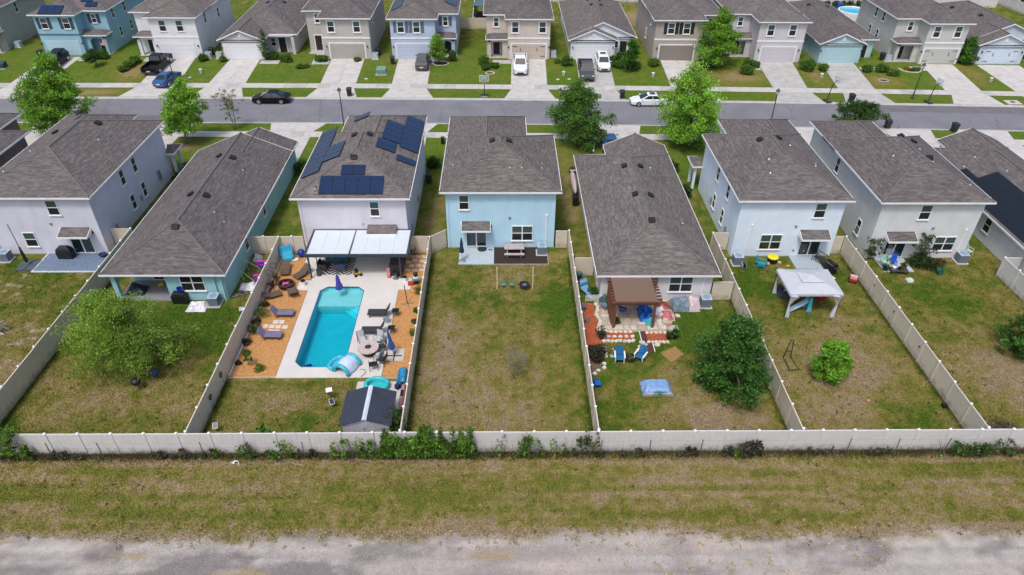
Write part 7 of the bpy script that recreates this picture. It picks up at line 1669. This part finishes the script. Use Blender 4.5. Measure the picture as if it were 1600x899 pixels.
t_ = thing('mower', 'small grey machine beside the pale blue house air conditioner', 'machine', (20.55, 48.5, 0)); MB().box(-.2, .2, -.25, .25, .1, .5).build('body', mat_of('machine_grey', (.32, .34, .36), .5), t_, bevel=.04); MB().box(-.12, .12, -.27, .1, .2, .56).build('grille', BLACK, t_)
o = MB().cbox(0, 0, .03, .4, .25, .05).build('orange_toy', mat_of('terracotta_toy', (.5, .25, .1), .7), None, (24.5, 48.8, .0), .3, bevel=.02); tag(o, 'flat orange toy on the grass before the pale blue house', 'toy')
t_ = thing('hammock_stand', 'tall black triangular hammock stand on the dry lawn', 'stand', (20.6, 36.5, 0))
for p_ in ([(-.3, .75, .0), (-.15, .65, 1.7), (.05, .7, 1.7), (.25, .75, .0)], [(-.3, .75, .02), (-.3, -.65, .02)], [(.25, .75, .02), (.4, -.6, .02)], [(-.45, -.65, .03), (.6, -.6, .03)], [(-.25, .72, .6), (.2, .74, .6)]): MB().tube(p_, .03, 6).build('tube', BLACK, t_)
o = MB().cbox(0, 0, .05, .24, .14, .09).build('pink_brick', mat_of('salmon_brick', (.6, .22, .17), .8), None, (24.6, 32.85, .0), .15); tag(o, 'lone salmon pink brick on the dry lawn', 'brick')
t_ = thing('hose_box', 'small black box with hose at the gazebo yard fence', 'hose box', (29.45, 32.3, .0)); MB().box(-.14, .14, -.16, .16, 0, .26).build('case', BLACK, t_, bevel=.03); MB().tube([(.1, .1, .2), (.18, .5, .5), (.2, .9, .3)], .02, 5).build('hose', mat_of('green_hose', (.05, .12, .08), .5), t_)
for lb, y_ in (('black bracket on the gazebo yard fence, upper', 44.4), ('black bracket on the gazebo yard fence, middle', 41.0), ('black bracket on the gazebo yard fence, lower', 37.0)): tag(MB().cbox(0, 0, 0, .05, .09, .12).build('fence_bracket', BLACK, None, (29.66, y_, 1.2)), lb, 'bracket')
# ------------------------------------------------------------------ grey-green house yard
struct_prism('patio', [rect(32.4, 34.95, 47.9, 49.98)], -.1, .05, P('bluish_concrete_c', (.40, .46, .50), .8, .06, 1.2, dirt=.2))
frame_chair('mint green metal chair on the cluttered patio', 32.7, 48.7, R(-70), mat_of('mint_sling', (.30, .52, .46), .6), MINT, .05)
t_ = thing('plastic_chair', 'royal blue plastic chair on the cluttered patio', 'chair', (33.6, 48.95, .05), R(-100)); RB = mat_of('royal_blue_plastic', (.01, .09, .55), .4); MB().cbox(0, 0, .4, .44, .44, .04).build('seat', RB, t_, bevel=.015); MB().cbox(-.22, 0, .66, .04, .44, .46, ry=-.15).build('backrest', RB, t_, bevel=.015)
for q in range(4): MB().tube([((.22 if q & 1 else -.22), (.2 if q & 2 else -.2), 0), ((.18 if q & 1 else -.18), (.18 if q & 2 else -.18), .4)], .022, 5).build('leg', RB, t_)
t_ = thing('low_table', 'low dark table with pots at the patio edge', 'table', (33.5, 47.75, .0), R(-8)); MB().box(-.7, .7, -.3, .3, .32, .38).build('top', mat_of('dark_table', (.06, .065, .075), .5), t_)
for q in range(4): MB().box((.6 if q & 1 else -.66), (.66 if q & 1 else -.6), (.22 if q & 2 else -.28), (.28 if q & 2 else -.22), 0, .32).build('leg', BLACK, t_)
pot('yellow planter on the low dark table', 33.8, 47.8, .22, .18, mat_of('mustard_pot', (.34, .27, .05), .6), (.13, .14, .03), 8, .38); pot('black pot on the low dark table', 33.5, 47.7, .16, .24, BLACK, None, 9, .38); pot('white bowl on the low dark table', 33.1, 47.85, .15, .16, PVC, None, 10, .38); pot('dark wreath planter on the cluttered patio', 32.55, 48.15, .24, .2, mat_of('dark_green_pot', (.03, .06, .05), .6), (.05, .09, .04), 11, .05)
frame_chair('grey metal chair at the grey-green patio door', 33.5, 49.6, R(-90), GREYSL, STEEL, .05)
t_ = thing('white_tote', 'white and green bag on grass below the cluttered patio', 'bag', (33.85, 46.55, .0)); MB().rings([[(-.25, -.2, 0), (.25, -.2, 0), (.25, .2, 0), (-.25, .2, 0)], [(-.28, -.2, .2), (.32, -.14, .18), (.26, .16, .24), (-.24, .2, .2)], [(-.1, -.1, .34), (.12, -.05, .3), (.1, .08, .32), (-.1, .08, .3)]]).build('bag', mat_of('white_green_bag', (.55, .64, .62), .6), t_)
t_ = thing('garden_hose_reel', 'dark green hose reel on the lawn right of the shrub', 'hose reel', (36.9, 47.6, 0)); MB().tube([(0, -.2, .3), (0, .2, .3)], .24, 12).build('drum', mat_of('dark_green_plastic', (.02, .10, .07), .5), t_); MB().box(-.2, .2, -.25, .25, .0, .1).build('base', NM('dark_green_plastic'), t_); MB().tube([(0, 0, .5), (.1, 0, .8), (.35, 0, .8)], .03, 6).build('handle', NM('dark_green_plastic'), t_)
frame_chair('green and white folding chair behind the air conditioner', 40.9, 50.5, R(-60), mat_of('green_white_sling', (.28, .48, .38), .7), PVC, .0)
# white litter on the strip
t_ = thing('litter', 'scrap of white plastic litter on the strip below the fence', 'litter', (-16.1, 27.95, .0))
for q in range(5): MB().cbox(random.uniform(-.25, .25), random.uniform(-.12, .12), .05, random.uniform(.12, .3), random.uniform(.05, .12), .02, rz=q*1.3, rx=.3*q).build('scrap', PVC, t_)

# ------------------------------------------------------------------ vehicles
CARGLASS = P('car_glass', (.012, .02, .026), .06, .1, spec=.9)
def paint(n, c): return P('paint_' + n, c, .25, .03, 2, spec=.6)
HEADL = P('headlight', (.6, .62, .65), .15, .05, spec=.8); TAILL = P('taillight', (.35, .01, .012), .25, .1); PLATE = P('number_plate', (.6, .6, .6), .5)
def ring_y(x, hw, zb, zt, cr=.12):
    """rounded cross-section of a car body at station x"""
    c = min(cr, hw*.5, (zt - zb)*.45)
    pts = []
    for (cy, cz, a0) in ((hw - c, zt - c, 0), (-(hw - c), zt - c, 90), (-(hw - c), zb + c, 180), (hw - c, zb + c, 270)):
        for k in range(4):
            t = R(a0 + k*30); pts.append((x, cy + c*math.cos(t), cz + c*math.sin(t)))
    return pts
KIND = {  # stations (x, half width, bottom, top), cabin base/top, wheels
 'sedan': dict(st=[(-2.38, .62, .38, .72), (-2.3, .8, .26, .92), (-1.9, .89, .2, .98), (-1.0, .91, .18, .94), (.4, .91, .18, .93), (1.2, .9, .18, .88), (1.9, .86, .2, .78), (2.28, .76, .24, .66), (2.4, .58, .34, .56)], cab=((-2.05, 1.3, .84, .88), (-.85, .25, .6, 1.43)), wh=(1.42, -1.4, .33), pil=(-.32,)),
 'suv': dict(st=[(-2.25, .7, .4, .98), (-2.15, .86, .28, 1.05), (-1.6, .92, .22, 1.08), (.3, .92, .22, 1.06), (1.1, .91, .22, 1.02), (1.9, .88, .26, .94), (2.2, .8, .3, .84), (2.3, .62, .4, .7)], cab=((-2.15, 1.2, .84, 1.0), (-1.75, .45, .7, 1.68)), wh=(1.4, -1.35, .37), pil=(-.9, -.1)),
 'pickup': dict(st=[(-.55, .96, .3, 1.12), (-.5, .97, .26, 1.14), (1.1, .97, .26, 1.12), (1.6, .97, .28, 1.1), (2.5, .94, .3, 1.06), (2.82, .86, .34, 1.0), (2.92, .7, .45, .84)], cab=((-.6, 1.55, .88, 1.08), (-.3, .8, .74, 1.86)), wh=(1.9, -1.75, .4), pil=(.35,)),
}
def car(label, kind, col, x, y, rz, cat='car', sunroof=False, scale=1.0, name='parked_car', z=None):
    K = KIND[kind]; fx, fy = math.cos(rz), math.sin(rz)
    if z is None:
        z1, z0 = gh(x + fx*1.4, y + fy*1.4), gh(x - fx*1.4, y - fy*1.4)
    else: z0 = z1 = z
    t_ = thing(name, label, cat, (x, y, (z0 + z1)/2 + .026), 0)
    t_.rotation_euler = (Matrix.Rotation(rz, 3, 'Z') @ Matrix.Rotation(-math.atan2(z1 - z0, 2.8), 3, 'Y')).to_euler()
    t_.scale = (scale,)*3
    MB().rings([ring_y(*s) for s in K['st']]).build('body', col, t_, smooth=False, bevel=0)
    (b0, b1, bw, bz), (t0, t1, tw, tz) = K['cab']
    base = [(b0, -bw, bz), (b1, -bw, bz), (b1, bw, bz), (b0, bw, bz)]; top = [(t0, -tw, tz - .06), (t1, -tw, tz - .06), (t1, tw, tz - .06), (t0, tw, tz - .06)]
    mb = MB(); mb.rings([base, top, [(t0 + .1, -tw + .1, tz), (t1 - .12, -tw + .1, tz), (t1 - .12, tw - .1, tz), (t0 + .1, tw - .1, tz)]]); cab = mb.build('cabin', col, t_, bevel=.03)
    def lp(a, b, f): return Vector(a).lerp(Vector(b), f)
    def glass(name, q, off):
        q = [Vector(p) + Vector(off) for p in q]; MB().face(q).build(name, CARGLASS, t_)
    def panel(i, j, u0, u1, v0, v1):
        a0, a1 = lp(base[i], base[j], u0), lp(base[i], base[j], u1); c0, c1 = lp(top[i], top[j], u0), lp(top[i], top[j], u1)
        return [a0.lerp(c0, v0), a1.lerp(c1, v0), a1.lerp(c1, v1), a0.lerp(c0, v1)]
    glass('windscreen', panel(1, 2, .07, .93, .1, .95), (.015, 0, .01)); glass('rear_window', panel(3, 0, .1, .9, .3 if kind != 'pickup' else .2, .92), (-.015, 0, .01))
    cuts = [.1 if kind == 'sedan' else .06] + [(p - b0)/(b1 - b0) for p in K['pil']] + [.93 if kind != 'pickup' else .9]
    for k in range(len(cuts) - 1):
        glass('side_window', panel(0, 1, cuts[k] + .012, cuts[k+1] - .012, .18, .92), (0, -.012, .004)); glass('side_window', panel(2, 3, 1 - cuts[k+1] + .012, 1 - cuts[k] - .012, .18, .92), (0, .012, .004))
    if sunroof: MB().box(-.35 + (t0+t1)/2, .3 + (t0+t1)/2, -.4, .4, tz, tz + .012).build('sunroof', CARGLASS, t_)
    wf, wr, wrad = K['wh']; hw = max(s[1] for s in K['st'])
    for wx_ in (wf, wr):
        for s_ in (-1, 1):
            w_ = MB().tube([(0, -.11, 0), (0, .11, 0)], wrad, 16).build('wheel', RUBBER, t_, (wx_, s_*(hw - .1), wrad))
            MB().tube([(0, s_*.105, 0), (0, s_*.125, 0)], wrad*.66, 12).build('rim', CHROME, w_)
    fs, rs = K['st'][-2], (K['st'][1] if kind != 'pickup' else (-2.95, .95, .4, 1.1))
    for s_ in (-1, 1):
        MB().cbox(fs[0] + .02, s_*(fs[1] - .16), fs[3] - .1, .2, .3, .12, rz=-s_*.35).build('headlight', HEADL, t_, bevel=.03)
        MB().cbox(rs[0] + (0 if kind != 'pickup' else .05), s_*(rs[1] - .1), rs[3] - .18, .14, .16 if kind != 'sedan' else .3, .3 if kind != 'sedan' else .14).build('taillight', TAILL, t_, bevel=.02)
        MB().cbox(b1 - .25, s_*(bw + .14), bz + .12, .12, .2, .13).build('mirror', col, t_, bevel=.03)
    MB().cbox(fs[0] + .09, 0, .48, .08, .9, .2).build('grille', BLACK, t_, bevel=.02)
    xr = K['st'][0][0] if kind != 'pickup' else -3.0
    MB().cbox(xr - .0, 0, .62, .05, .5, .13).build('number_plate', PLATE, t_)
    if kind == 'pickup':
        for s_ in (-1, 1): MB().box(-2.98, -.55, s_*.97 - .05, s_*.97 + .05, .45, 1.1).build('bed_side', col, t_, bevel=.03)
        MB().box(-3.0, -2.9, -.93, .93, .45, 1.08).build('tailgate', col, t_, bevel=.03); MB().box(-2.9, -.55, -.92, .92, .45, .6).build('bed_floor', BLACK, t_); MB().box(-3.08, -2.98, -.9, .9, .34, .5).build('rear_bumper', DARKMETAL, t_, bevel=.03)
    return t_
PWHITE = paint('white', (.72, .75, .78)); PBLACK = P('paint_black', (.006, .007, .011), .35, .03, 2, spec=.2); PGREY = paint('graphite', (.07, .075, .085)); PBLUE = paint('blue', (.025, .09, .24)); PDARK = P('paint_dark_navy', (.009, .011, .022), .35, .03, 2, spec=.2)
car('black sedan parked at the far kerb of the street', 'sedan', PBLACK, -29.1, 85.75, R(180), z=-.106)
car('white sedan with sunroof parked at the far kerb', 'sedan', PWHITE, 18.75, 85.15, R(180.6), sunroof=True, z=-.106)
car('white pickup truck on the beige house driveway', 'pickup', PWHITE, 2.65, 97.3, R(-90), 'truck')
car('graphite grey pickup truck beside the white suv', 'pickup', PGREY, 11.75, 95.3, R(-91), 'truck')
car('white suv parked on the white double gable driveway', 'suv', PWHITE, 14.35, 98.0, R(-90), 'suv', sunroof=True)
car('dark suv parked before the periwinkle garage', 'suv', PGREY, -11.05, 98.2, R(90), 'suv')
car('black pickup truck on the white house driveway', 'pickup', PBLACK, -47.75, 97.3, R(86.5), 'truck')
car('blue hatchback parked across the sidewalk of white house', 'sedan', PBLUE, -44.6, 92.2, R(82))
car('dark suv on the sky blue house driveway', 'suv', PDARK, -62.3, 98.4, R(-88), 'suv')
car('blue car half hidden by the white pergola house roof', 'sedan', PBLUE, 12.1, 72.3, R(90), z=0.0)
# ------------------------------------------------------------------ street lamps
def lamp(label, x, y, h=4.7, lean=0.0):
    t_ = thing('street_lamp', label, 'street lamp', (x, y, gh(x, y)))
    MB().lathe([(.16, 0), (.16, .25), (.1, .32), (.075, .8), (.05, h - .75), (.07, h - .7), (.07, h - .62), (0, h - .62)], 10).build('pole', DARKMETAL, t_)
    MB().lathe([(.08, h - .62), (.16, h - .5), (.2, h - .2), (0, h - .2)], 8).build('lantern', P('lantern_glass', (.55, .56, .56), .3), t_)
    MB().lathe([(.27, h - .2), (.25, h - .14), (.1, h - .02), (.05, h + .1), (.0, h + .14)], 8).build('lamp_cap', DARKMETAL, t_)
lamp('black street lamp beside the black pickup driveway', -42.7, 90.0, 4.4); lamp('black street lamp on the near verge by the teal house driveway', -18.4, 77.2, 4.9); lamp('black street lamp behind the dark green street tree', 6.8, 77.6, 4.8)
lamp('black street lamp rising behind the pale blue house roof', 31.7, 77.2, 4.9); lamp('black street lamp on the far verge before the sage house', 53.5, 87.0, 4.6)
# ------------------------------------------------------------------ basketball hoops
def hoop(label, x, y, rz, h=3.0):
    t_ = thing('basketball_hoop', label, 'basketball hoop', (x, y, gh(x, y)), rz)
    MB().rings([[(-.55, -.4, 0), (.55, -.4, 0), (.55, .4, 0), (-.55, .4, 0)], [(-.4, -.3, .28), (.4, -.3, .28), (.4, .25, .16), (-.4, .25, .16)]]).build('base', DARKMETAL, t_, bevel=.03)
    MB().tube([(0, -.1, .15), (0, .1, 2.1), (0, .55, h - .25)], .05, 8).build('pole', BLACK, t_)
    fr = MB(); w_, b_ = .6, .4
    for a0, a1, c0, c1 in ((-w_, w_, -b_, -b_ + .06), (-w_, w_, b_ - .06, b_), (-w_, -w_ + .06, -b_ + .06, b_ - .06), (w_ - .06, w_, -b_ + .06, b_ - .06), (-.22, .22, .12, .16), (-.22, -.18, -.2, .12), (.18, .22, -.2, .12)): fr.box(a0, a1, .6, .63, h - .1 + c0, h - .1 + c1)
    bo = fr.build('backboard', P('hoop_white', (.6, .62, .66), .5), t_)
    gm = bpy.data.materials.get('clear_board')
    if gm is None:
        gm = P('clear_board', (.5, .6, .62), .1); gm.node_tree.nodes['Principled BSDF'].inputs['Alpha'].default_value = .28
    MB().box(-w_ + .06, w_ - .06, .61, .62, h - .1 - b_ + .06, h - .1 + b_ - .06).build('pane', gm, bo)
    MB().tube([(.23*math.cos(a_), .88 + .23*math.sin(a_), h - .38) for a_ in [k*math.pi/8 for k in range(17)]], .015, 5).build('rim', P('rim_orange', (.5, .12, .03), .5), t_)
    nt_ = MB()
    for k in range(8):
        a_ = k*math.pi/4; nt_.tube([(.23*math.cos(a_), .88 + .23*math.sin(a_), h - .38), (.12*math.cos(a_ + .4), .88 + .12*math.sin(a_ + .4), h - .75)], .008, 4)
    nt_.build('net', PVC, t_)
hoop('basketball hoop on the verge before the beige house', -2.17, 87.5, R(180), 2.7); hoop('basketball hoop on the verge before the blue single-storey house', 42.0, 86.0, R(-80), 3.0); hoop('basketball hoop on the verge before the sage house', 55.0, 85.7, R(-80), 2.8)
# ------------------------------------------------------------------ bins, boxes, covers
def bin_(label, x, y, rz=0, z=None, mat=BLACK):
    t_ = thing('wheelie_bin', label, 'bin', (x, y, gh(x, y) if z is None else z), rz)
    MB().rings([[(-.24, -.28, .04), (.24, -.28, .04), (.24, .26, .04), (-.24, .26, .04)], [(-.31, -.38, .98), (.31, -.38, .98), (.31, .36, .98), (-.31, .36, .98)]]).build('body', mat, t_, bevel=.02)
    MB().rings([[(-.33, -.4, .98), (.33, -.4, .98), (.33, .4, .98), (-.33, .4, .98)], [(-.28, -.34, 1.07), (.28, -.34, 1.07), (.28, .36, 1.07), (-.28, .36, 1.07)]]).build('lid', mat, t_, bevel=.02)
    for s_ in (-1, 1): MB().tube([(s_*.2, .32, .1), (s_*.28, .32, .1)], .1, 10).build('wheel', RUBBER, t_)
    MB().tube([(-.25, .42, .95), (.25, .42, .95)], .02, 6).build('handle', mat, t_)
DBIN = P('dark_bin', (.022, .026, .03), .5, .15)
for lb, x, y in (('black wheelie bin at the kerb of the taupe house driveway', -19.6, 87.6), ('black wheelie bin at the kerb near the white sedan', 15.6, 86.95), ('black wheelie bin at the kerb of the blue single-storey house', 45.0, 85.9), ('black wheelie bin on the near driveway at the right end', 53.5, 76.7), ('black wheelie bin at the kerb above the grey-green roof', 46.0, 77.7),
                 ('dark bin beside the periwinkle garage', -15.4, 98.9), ('dark bin beside the sky blue garage', -65.9, 101.0), ('dark bin by the sage house side wall', 55.5, 100.9), ('dark bin behind the taupe house air conditioner', -17.9, 102.2), ('dark bin behind the white house air conditioner', -42.0, 102.2), ('dark bin by the solar house side wall', -7.4, 63.9)): bin_(lb, x, y, random.uniform(-.2, .2), mat=DBIN)
for lb, x, y in (('pale air conditioner beside the white house garage', -42.0, 100.9), ('pale air conditioner beside the grey house garage', -40.4, 100.9), ('pale air conditioner beside the taupe garage', -18.1, 100.8), ('pale air conditioner beside the beige garage', 7.6, 102.0), ('pale air conditioner by the sage house side wall', 56.1, 100.5), ('pale air conditioner by the far corner grey house', -71.6, 105.6)): ac_unit(lb, x, y, body=mat_of('ac_pale', (.50, .53, .56), .5))
def ubox(label, x, y, s=.8, mat=None, h=.8):
    t_ = thing('utility_box', label, 'utility box', (x, y, gh(x, y))); MB().box(-s*.6, s*.6, -s*.5, s*.5, 0, .08).build('pad', CONC, t_); MB().rings([[(-s*.5, -s*.4, .08), (s*.5, -s*.4, .08), (s*.5, s*.4, .08), (-s*.5, s*.4, .08)], [(-s*.5, -s*.42, h*.8), (s*.5, -s*.42, h*.8), (s*.5, s*.4, h), (-s*.5, s*.4, h)]]).build('cabinet', mat or P('utility_green', (.15, .27, .24), .6), t_, bevel=.03); MB().box(-s*.02, s*.02, -s*.44, -s*.42, .15, h*.7).build('hasp', STEEL, t_)
ubox('pale green transformer box on the lawn beside the taupe driveway', -16.5, 95.3, 1.3, h=.95); ubox('dark green transformer box on the far left lawn', -69.3, 97.0, 1.2, P('utility_dark', (.02, .07, .065), .6), .9)
for lb, x, y in (('small grey pedestal on the lawn right of the blue hatchback', -41.3, 95.4), ('small grey pedestal on the lawn by the graphite pickup', 8.6, 94.8), ('small grey pedestal on the lawn left of the brown garage drive', 20.9, 94.4), ('small grey pedestal on the lawn by the pinkish driveway', 44.2, 94.2), ('small grey pedestal on the lawn by the ice blue driveway', 67.0, 92.8)):
    t_ = thing('service_pedestal', lb, 'utility pedestal', (x, y, gh(x, y))); MB().box(-.18, .18, -.14, .14, 0, .5).build('body', P('pedestal_grey', (.36, .42, .42), .5), t_, bevel=.04); MB().box(-.2, .2, -.16, .16, .5, .62).build('cap', PVC, t_, bevel=.05)
for lb, x, y in (('round white meter cover left on the lawn near graphite pickup', 7.75, 93.5), ('round white meter cover right on the lawn near graphite pickup', 9.3, 93.6), ('white meter cover on the lawn near the blue hatchback', -42.4, 93.9), ('white meter cover on the lawn near pale green box', -18.4, 93.6)):
    tag(MB().lathe([(.25, 0), (.25, .04), (0, .05)], 12).build('meter_cover', CONC, None, (x, y, gh(x, y))), lb, 'meter cover')
t_ = thing('storm_inlet', 'concrete storm drain inlet with iron cover on the far verge', 'storm drain', (66.0, 86.1 + rc(66) + 1.7, 0)); MB().box(-.9, .9, -.8, .6, -.1, .06).build('slab', CONC, t_); MB().lathe([(.3, .06), (.3, .075), (0, .08)], 16).build('iron_cover', P('rust_iron', (.09, .05, .04), .8, .3), t_); MB().box(-.7, .7, -.86, -.78, -.08, .03).build('throat', BLACK, t_)
# flower beds and rings on the far lawns
fbm_ = P('pale_border_stone', (.55, .47, .34), .85, .15)
t_ = thing('flower_bed', 'curved stone-edged flower bed before the sage house', 'flower bed', (58.0, 97.3, gh(58, 97.3)))
for k in range(15):
    a_ = math.pi + k*math.pi/14; MB().cbox(1.6*math.cos(a_), 1.5*math.sin(a_), .06 - .045*math.sin(a_)*-1.0, .34, .18, .16, rz=a_ + 1.57).build('border_stone', fbm_, t_, bevel=.03)
for lb, x, y, c_ in (('orange flowering plants in the left of the curved bed', 57.2, 96.7, (.28, .16, .03)), ('green leafy plants in the middle of the curved bed', 58.0, 96.5, (.08, .17, .03)), ('mixed plants in the right of the curved bed', 58.8, 96.8, (.12, .15, .03))): bush(lb, x, y, .45, .5, c_, 300, int(x*3), .1, name='bed_plant', cat='plant')
for lb, x, y, r_, m_ in (('grey stone tree ring on the blue house lawn', 52.4, 93.1, .62, CONC2), ('tan rock ring on the beige house lawn', -1.55, 95.5, .6, fbm_), ('dark mulch ring under the young periwinkle tree', -8.6, 98.9, 1.1, CONC2)):
    t_ = thing('tree_ring', lb, 'tree ring', (x, y, gh(x, y)))
    for k in range(12): MB().cbox(r_*math.cos(k*.5236), r_*.8*math.sin(k*.5236), .07, r_*.5, .14, .13, rz=k*.5236 + 1.57).build('ring_stone', m_, t_, bevel=.02)
    MB().lathe([(r_*.9, .02), (r_*.9, .05), (0, .06)], 16).build('mulch', BROWNMULCH, t_)
# flag at the sky blue porch
t_ = thing('flag', 'striped red and white flag hanging at the sky blue porch', 'flag', (-57.2, 101.6, PAD + 2.3))
fm = bpy.data.materials.new('striped_flag'); fm.use_nodes = True; nt = fm.node_tree; wv = nt.nodes.new('ShaderNodeTexWave'); wv.bands_direction = 'Z'; wv.inputs['Scale'].default_value = 3.2; tcf = nt.nodes.new('ShaderNodeTexCoord'); nt.links.new(tcf.outputs['Object'], wv.inputs['Vector']); cr = nt.nodes.new('ShaderNodeValToRGB'); cr.color_ramp.interpolation = 'CONSTANT'; cr.color_ramp.elements[0].color = (.45, .03, .04, 1); cr.color_ramp.elements[1].color = (.7, .68, .68, 1); cr.color_ramp.elements[1].position = .5; nt.links.new(wv.outputs['Fac'], cr.inputs[0]); nt.links.new(cr.outputs[0], nt.nodes['Principled BSDF'].inputs['Base Color']); MATS['striped_flag'] = fm
MB().rings([[(.12*k + .9*f, .06*math.sin(k*1.2), -.5*f - (1 - .1*k)*.0 - .75*g_) for k in range(8)] for f, g_ in ((0, 0), (.0, 1))], closed=False).build('cloth', fm, t_); MB().box(.0, .34, -.012, .012, -.36, 0).build('canton', NAVYC, t_); MB().tube([(-.3, .3, -.5), (.9, -.05, .1)], .015, 6).build('pole', STEEL, t_)
# above-ground pool and bits behind the far houses
t_ = thing('above_ground_pool', 'bright blue above-ground pool behind the far blue house', 'pool', (60.3, 123.2, PAD)); MB().lathe([(2.6, 0), (2.6, 1.15), (2.45, 1.2), (2.4, 1.1), (2.4, .2)], 24, cap=False).build('wall', PVC, t_); MB().face([(2.41*math.cos(k*math.pi/12), 2.41*math.sin(k*math.pi/12), .95) for k in range(24)]).build('water', P('bright_pool_water', (.02, .40, .62), .1, .08), t_)
for p_ in ([(2.3, -.3, 0), (2.0, -.3, 1.9), (1.5, -.3, 1.9), (1.4, -.3, .4)], [(2.3, .3, 0), (2.0, .3, 1.9), (1.5, .3, 1.9), (1.4, .3, .4)]): MB().tube(p_, .04, 6).build('ladder_rail', DARKMETAL, t_)
t_ = thing('blue_slide', 'small blue play slide behind the above-ground pool', 'slide', (59.3, 126.8, PAD)); MB().cbox(0, 0, .8, .9, .7, 1.3).build('tower', BLUEC, t_, bevel=.1); MB().cbox(.9, 0, .5, 1.3, .6, .1, ry=.5).build('chute', BLUEC, t_)
t_ = thing('grill_gazebo', 'blue roofed grill shelter behind the periwinkle house gate', 'gazebo', (-3.4, 122.0, PAD))
for q in range(4): MB().box((.95 if q & 1 else -1.05), (1.05 if q & 1 else -.95), (.75 if q & 2 else -.85), (.85 if q & 2 else -.75), 0, 2.2).build('post', DARKMETAL, t_)
MB().rings([[(-1.25, -1, 2.2), (1.25, -1, 2.2), (1.25, 1, 2.2), (-1.25, 1, 2.2)], [(-.4, -.2, 2.7), (.4, -.2, 2.7), (.4, .2, 2.7), (-.4, .2, 2.7)]]).build('roof', mat_of('steel_blue_canvas', (.06, .12, .24), .8), t_); MB().box(-.7, .7, -.35, .35, .1, 1.0).build('grill_body', BLACK, t_)
for k, x in enumerate((58.3, 59.9, 61.2, 62.4, 63.9)): bush(['row shrub nearest the far blue house roof', 'second row shrub along the distant fence', 'middle row shrub along the distant fence', 'fourth row shrub along the distant fence', 'row shrub nearest the sage house wall'][k], x, 129.6, .5 + .15*(k % 2), 1.1, (.05, .1, .03), 350, 200 + k, .16)
bush('grassy dark shrub behind the distant corner fence', 94.5, 131.5, 1.4, 1.6, (.07, .10, .04), 700, 230, .2)
# small oddments at the near side passages
for lb, x, y in (('dark shrub beside the lavender house porch, nearest', -32.6, 64.2), ('dark shrub beside the lavender house porch, farther', -32.4, 66.2), ('shrub at the pale blue porch, nearer', 18.1, 61.2), ('shrub at the pale blue porch, farther', 17.9, 66.4), ('dark shrub at the teal house driveway corner', -20.9, 66.2), ('dark shrub at the solar house wall corner', -7.2, 67.2)): bush(lb, x, y, .8, 1.1, (.045, .1, .02), 900, int(abs(x*3)) + 7, .12)
t_ = thing('garden_hose_cart', 'grey hose cart under the dark green street tree', 'hose cart', (7.6, 66.2, 0)); MB().box(-.4, .4, -.3, .3, .1, .5).build('body', DARKMETAL, t_, bevel=.05); MB().box(-.45, .3, -.33, -.28, .3, .45).build('panel', PVC, t_)
for s_ in (-1, 1): MB().tube([(s_*.42, 0, .2), (s_*.5, 0, .2)], .2, 12).build('wheel', RUBBER, t_)
t_ = thing('service_pedestal', 'black pedestal on the front lawn of the light blue house', 'utility pedestal', (-6.6, 73.2, 0)); MB().box(-.2, .2, -.2, .2, 0, .7).build('body', BLACK, t_, bevel=.04); MB().box(-.22, .22, -.22, .22, .7, .78).build('cap', DARKMETAL, t_)
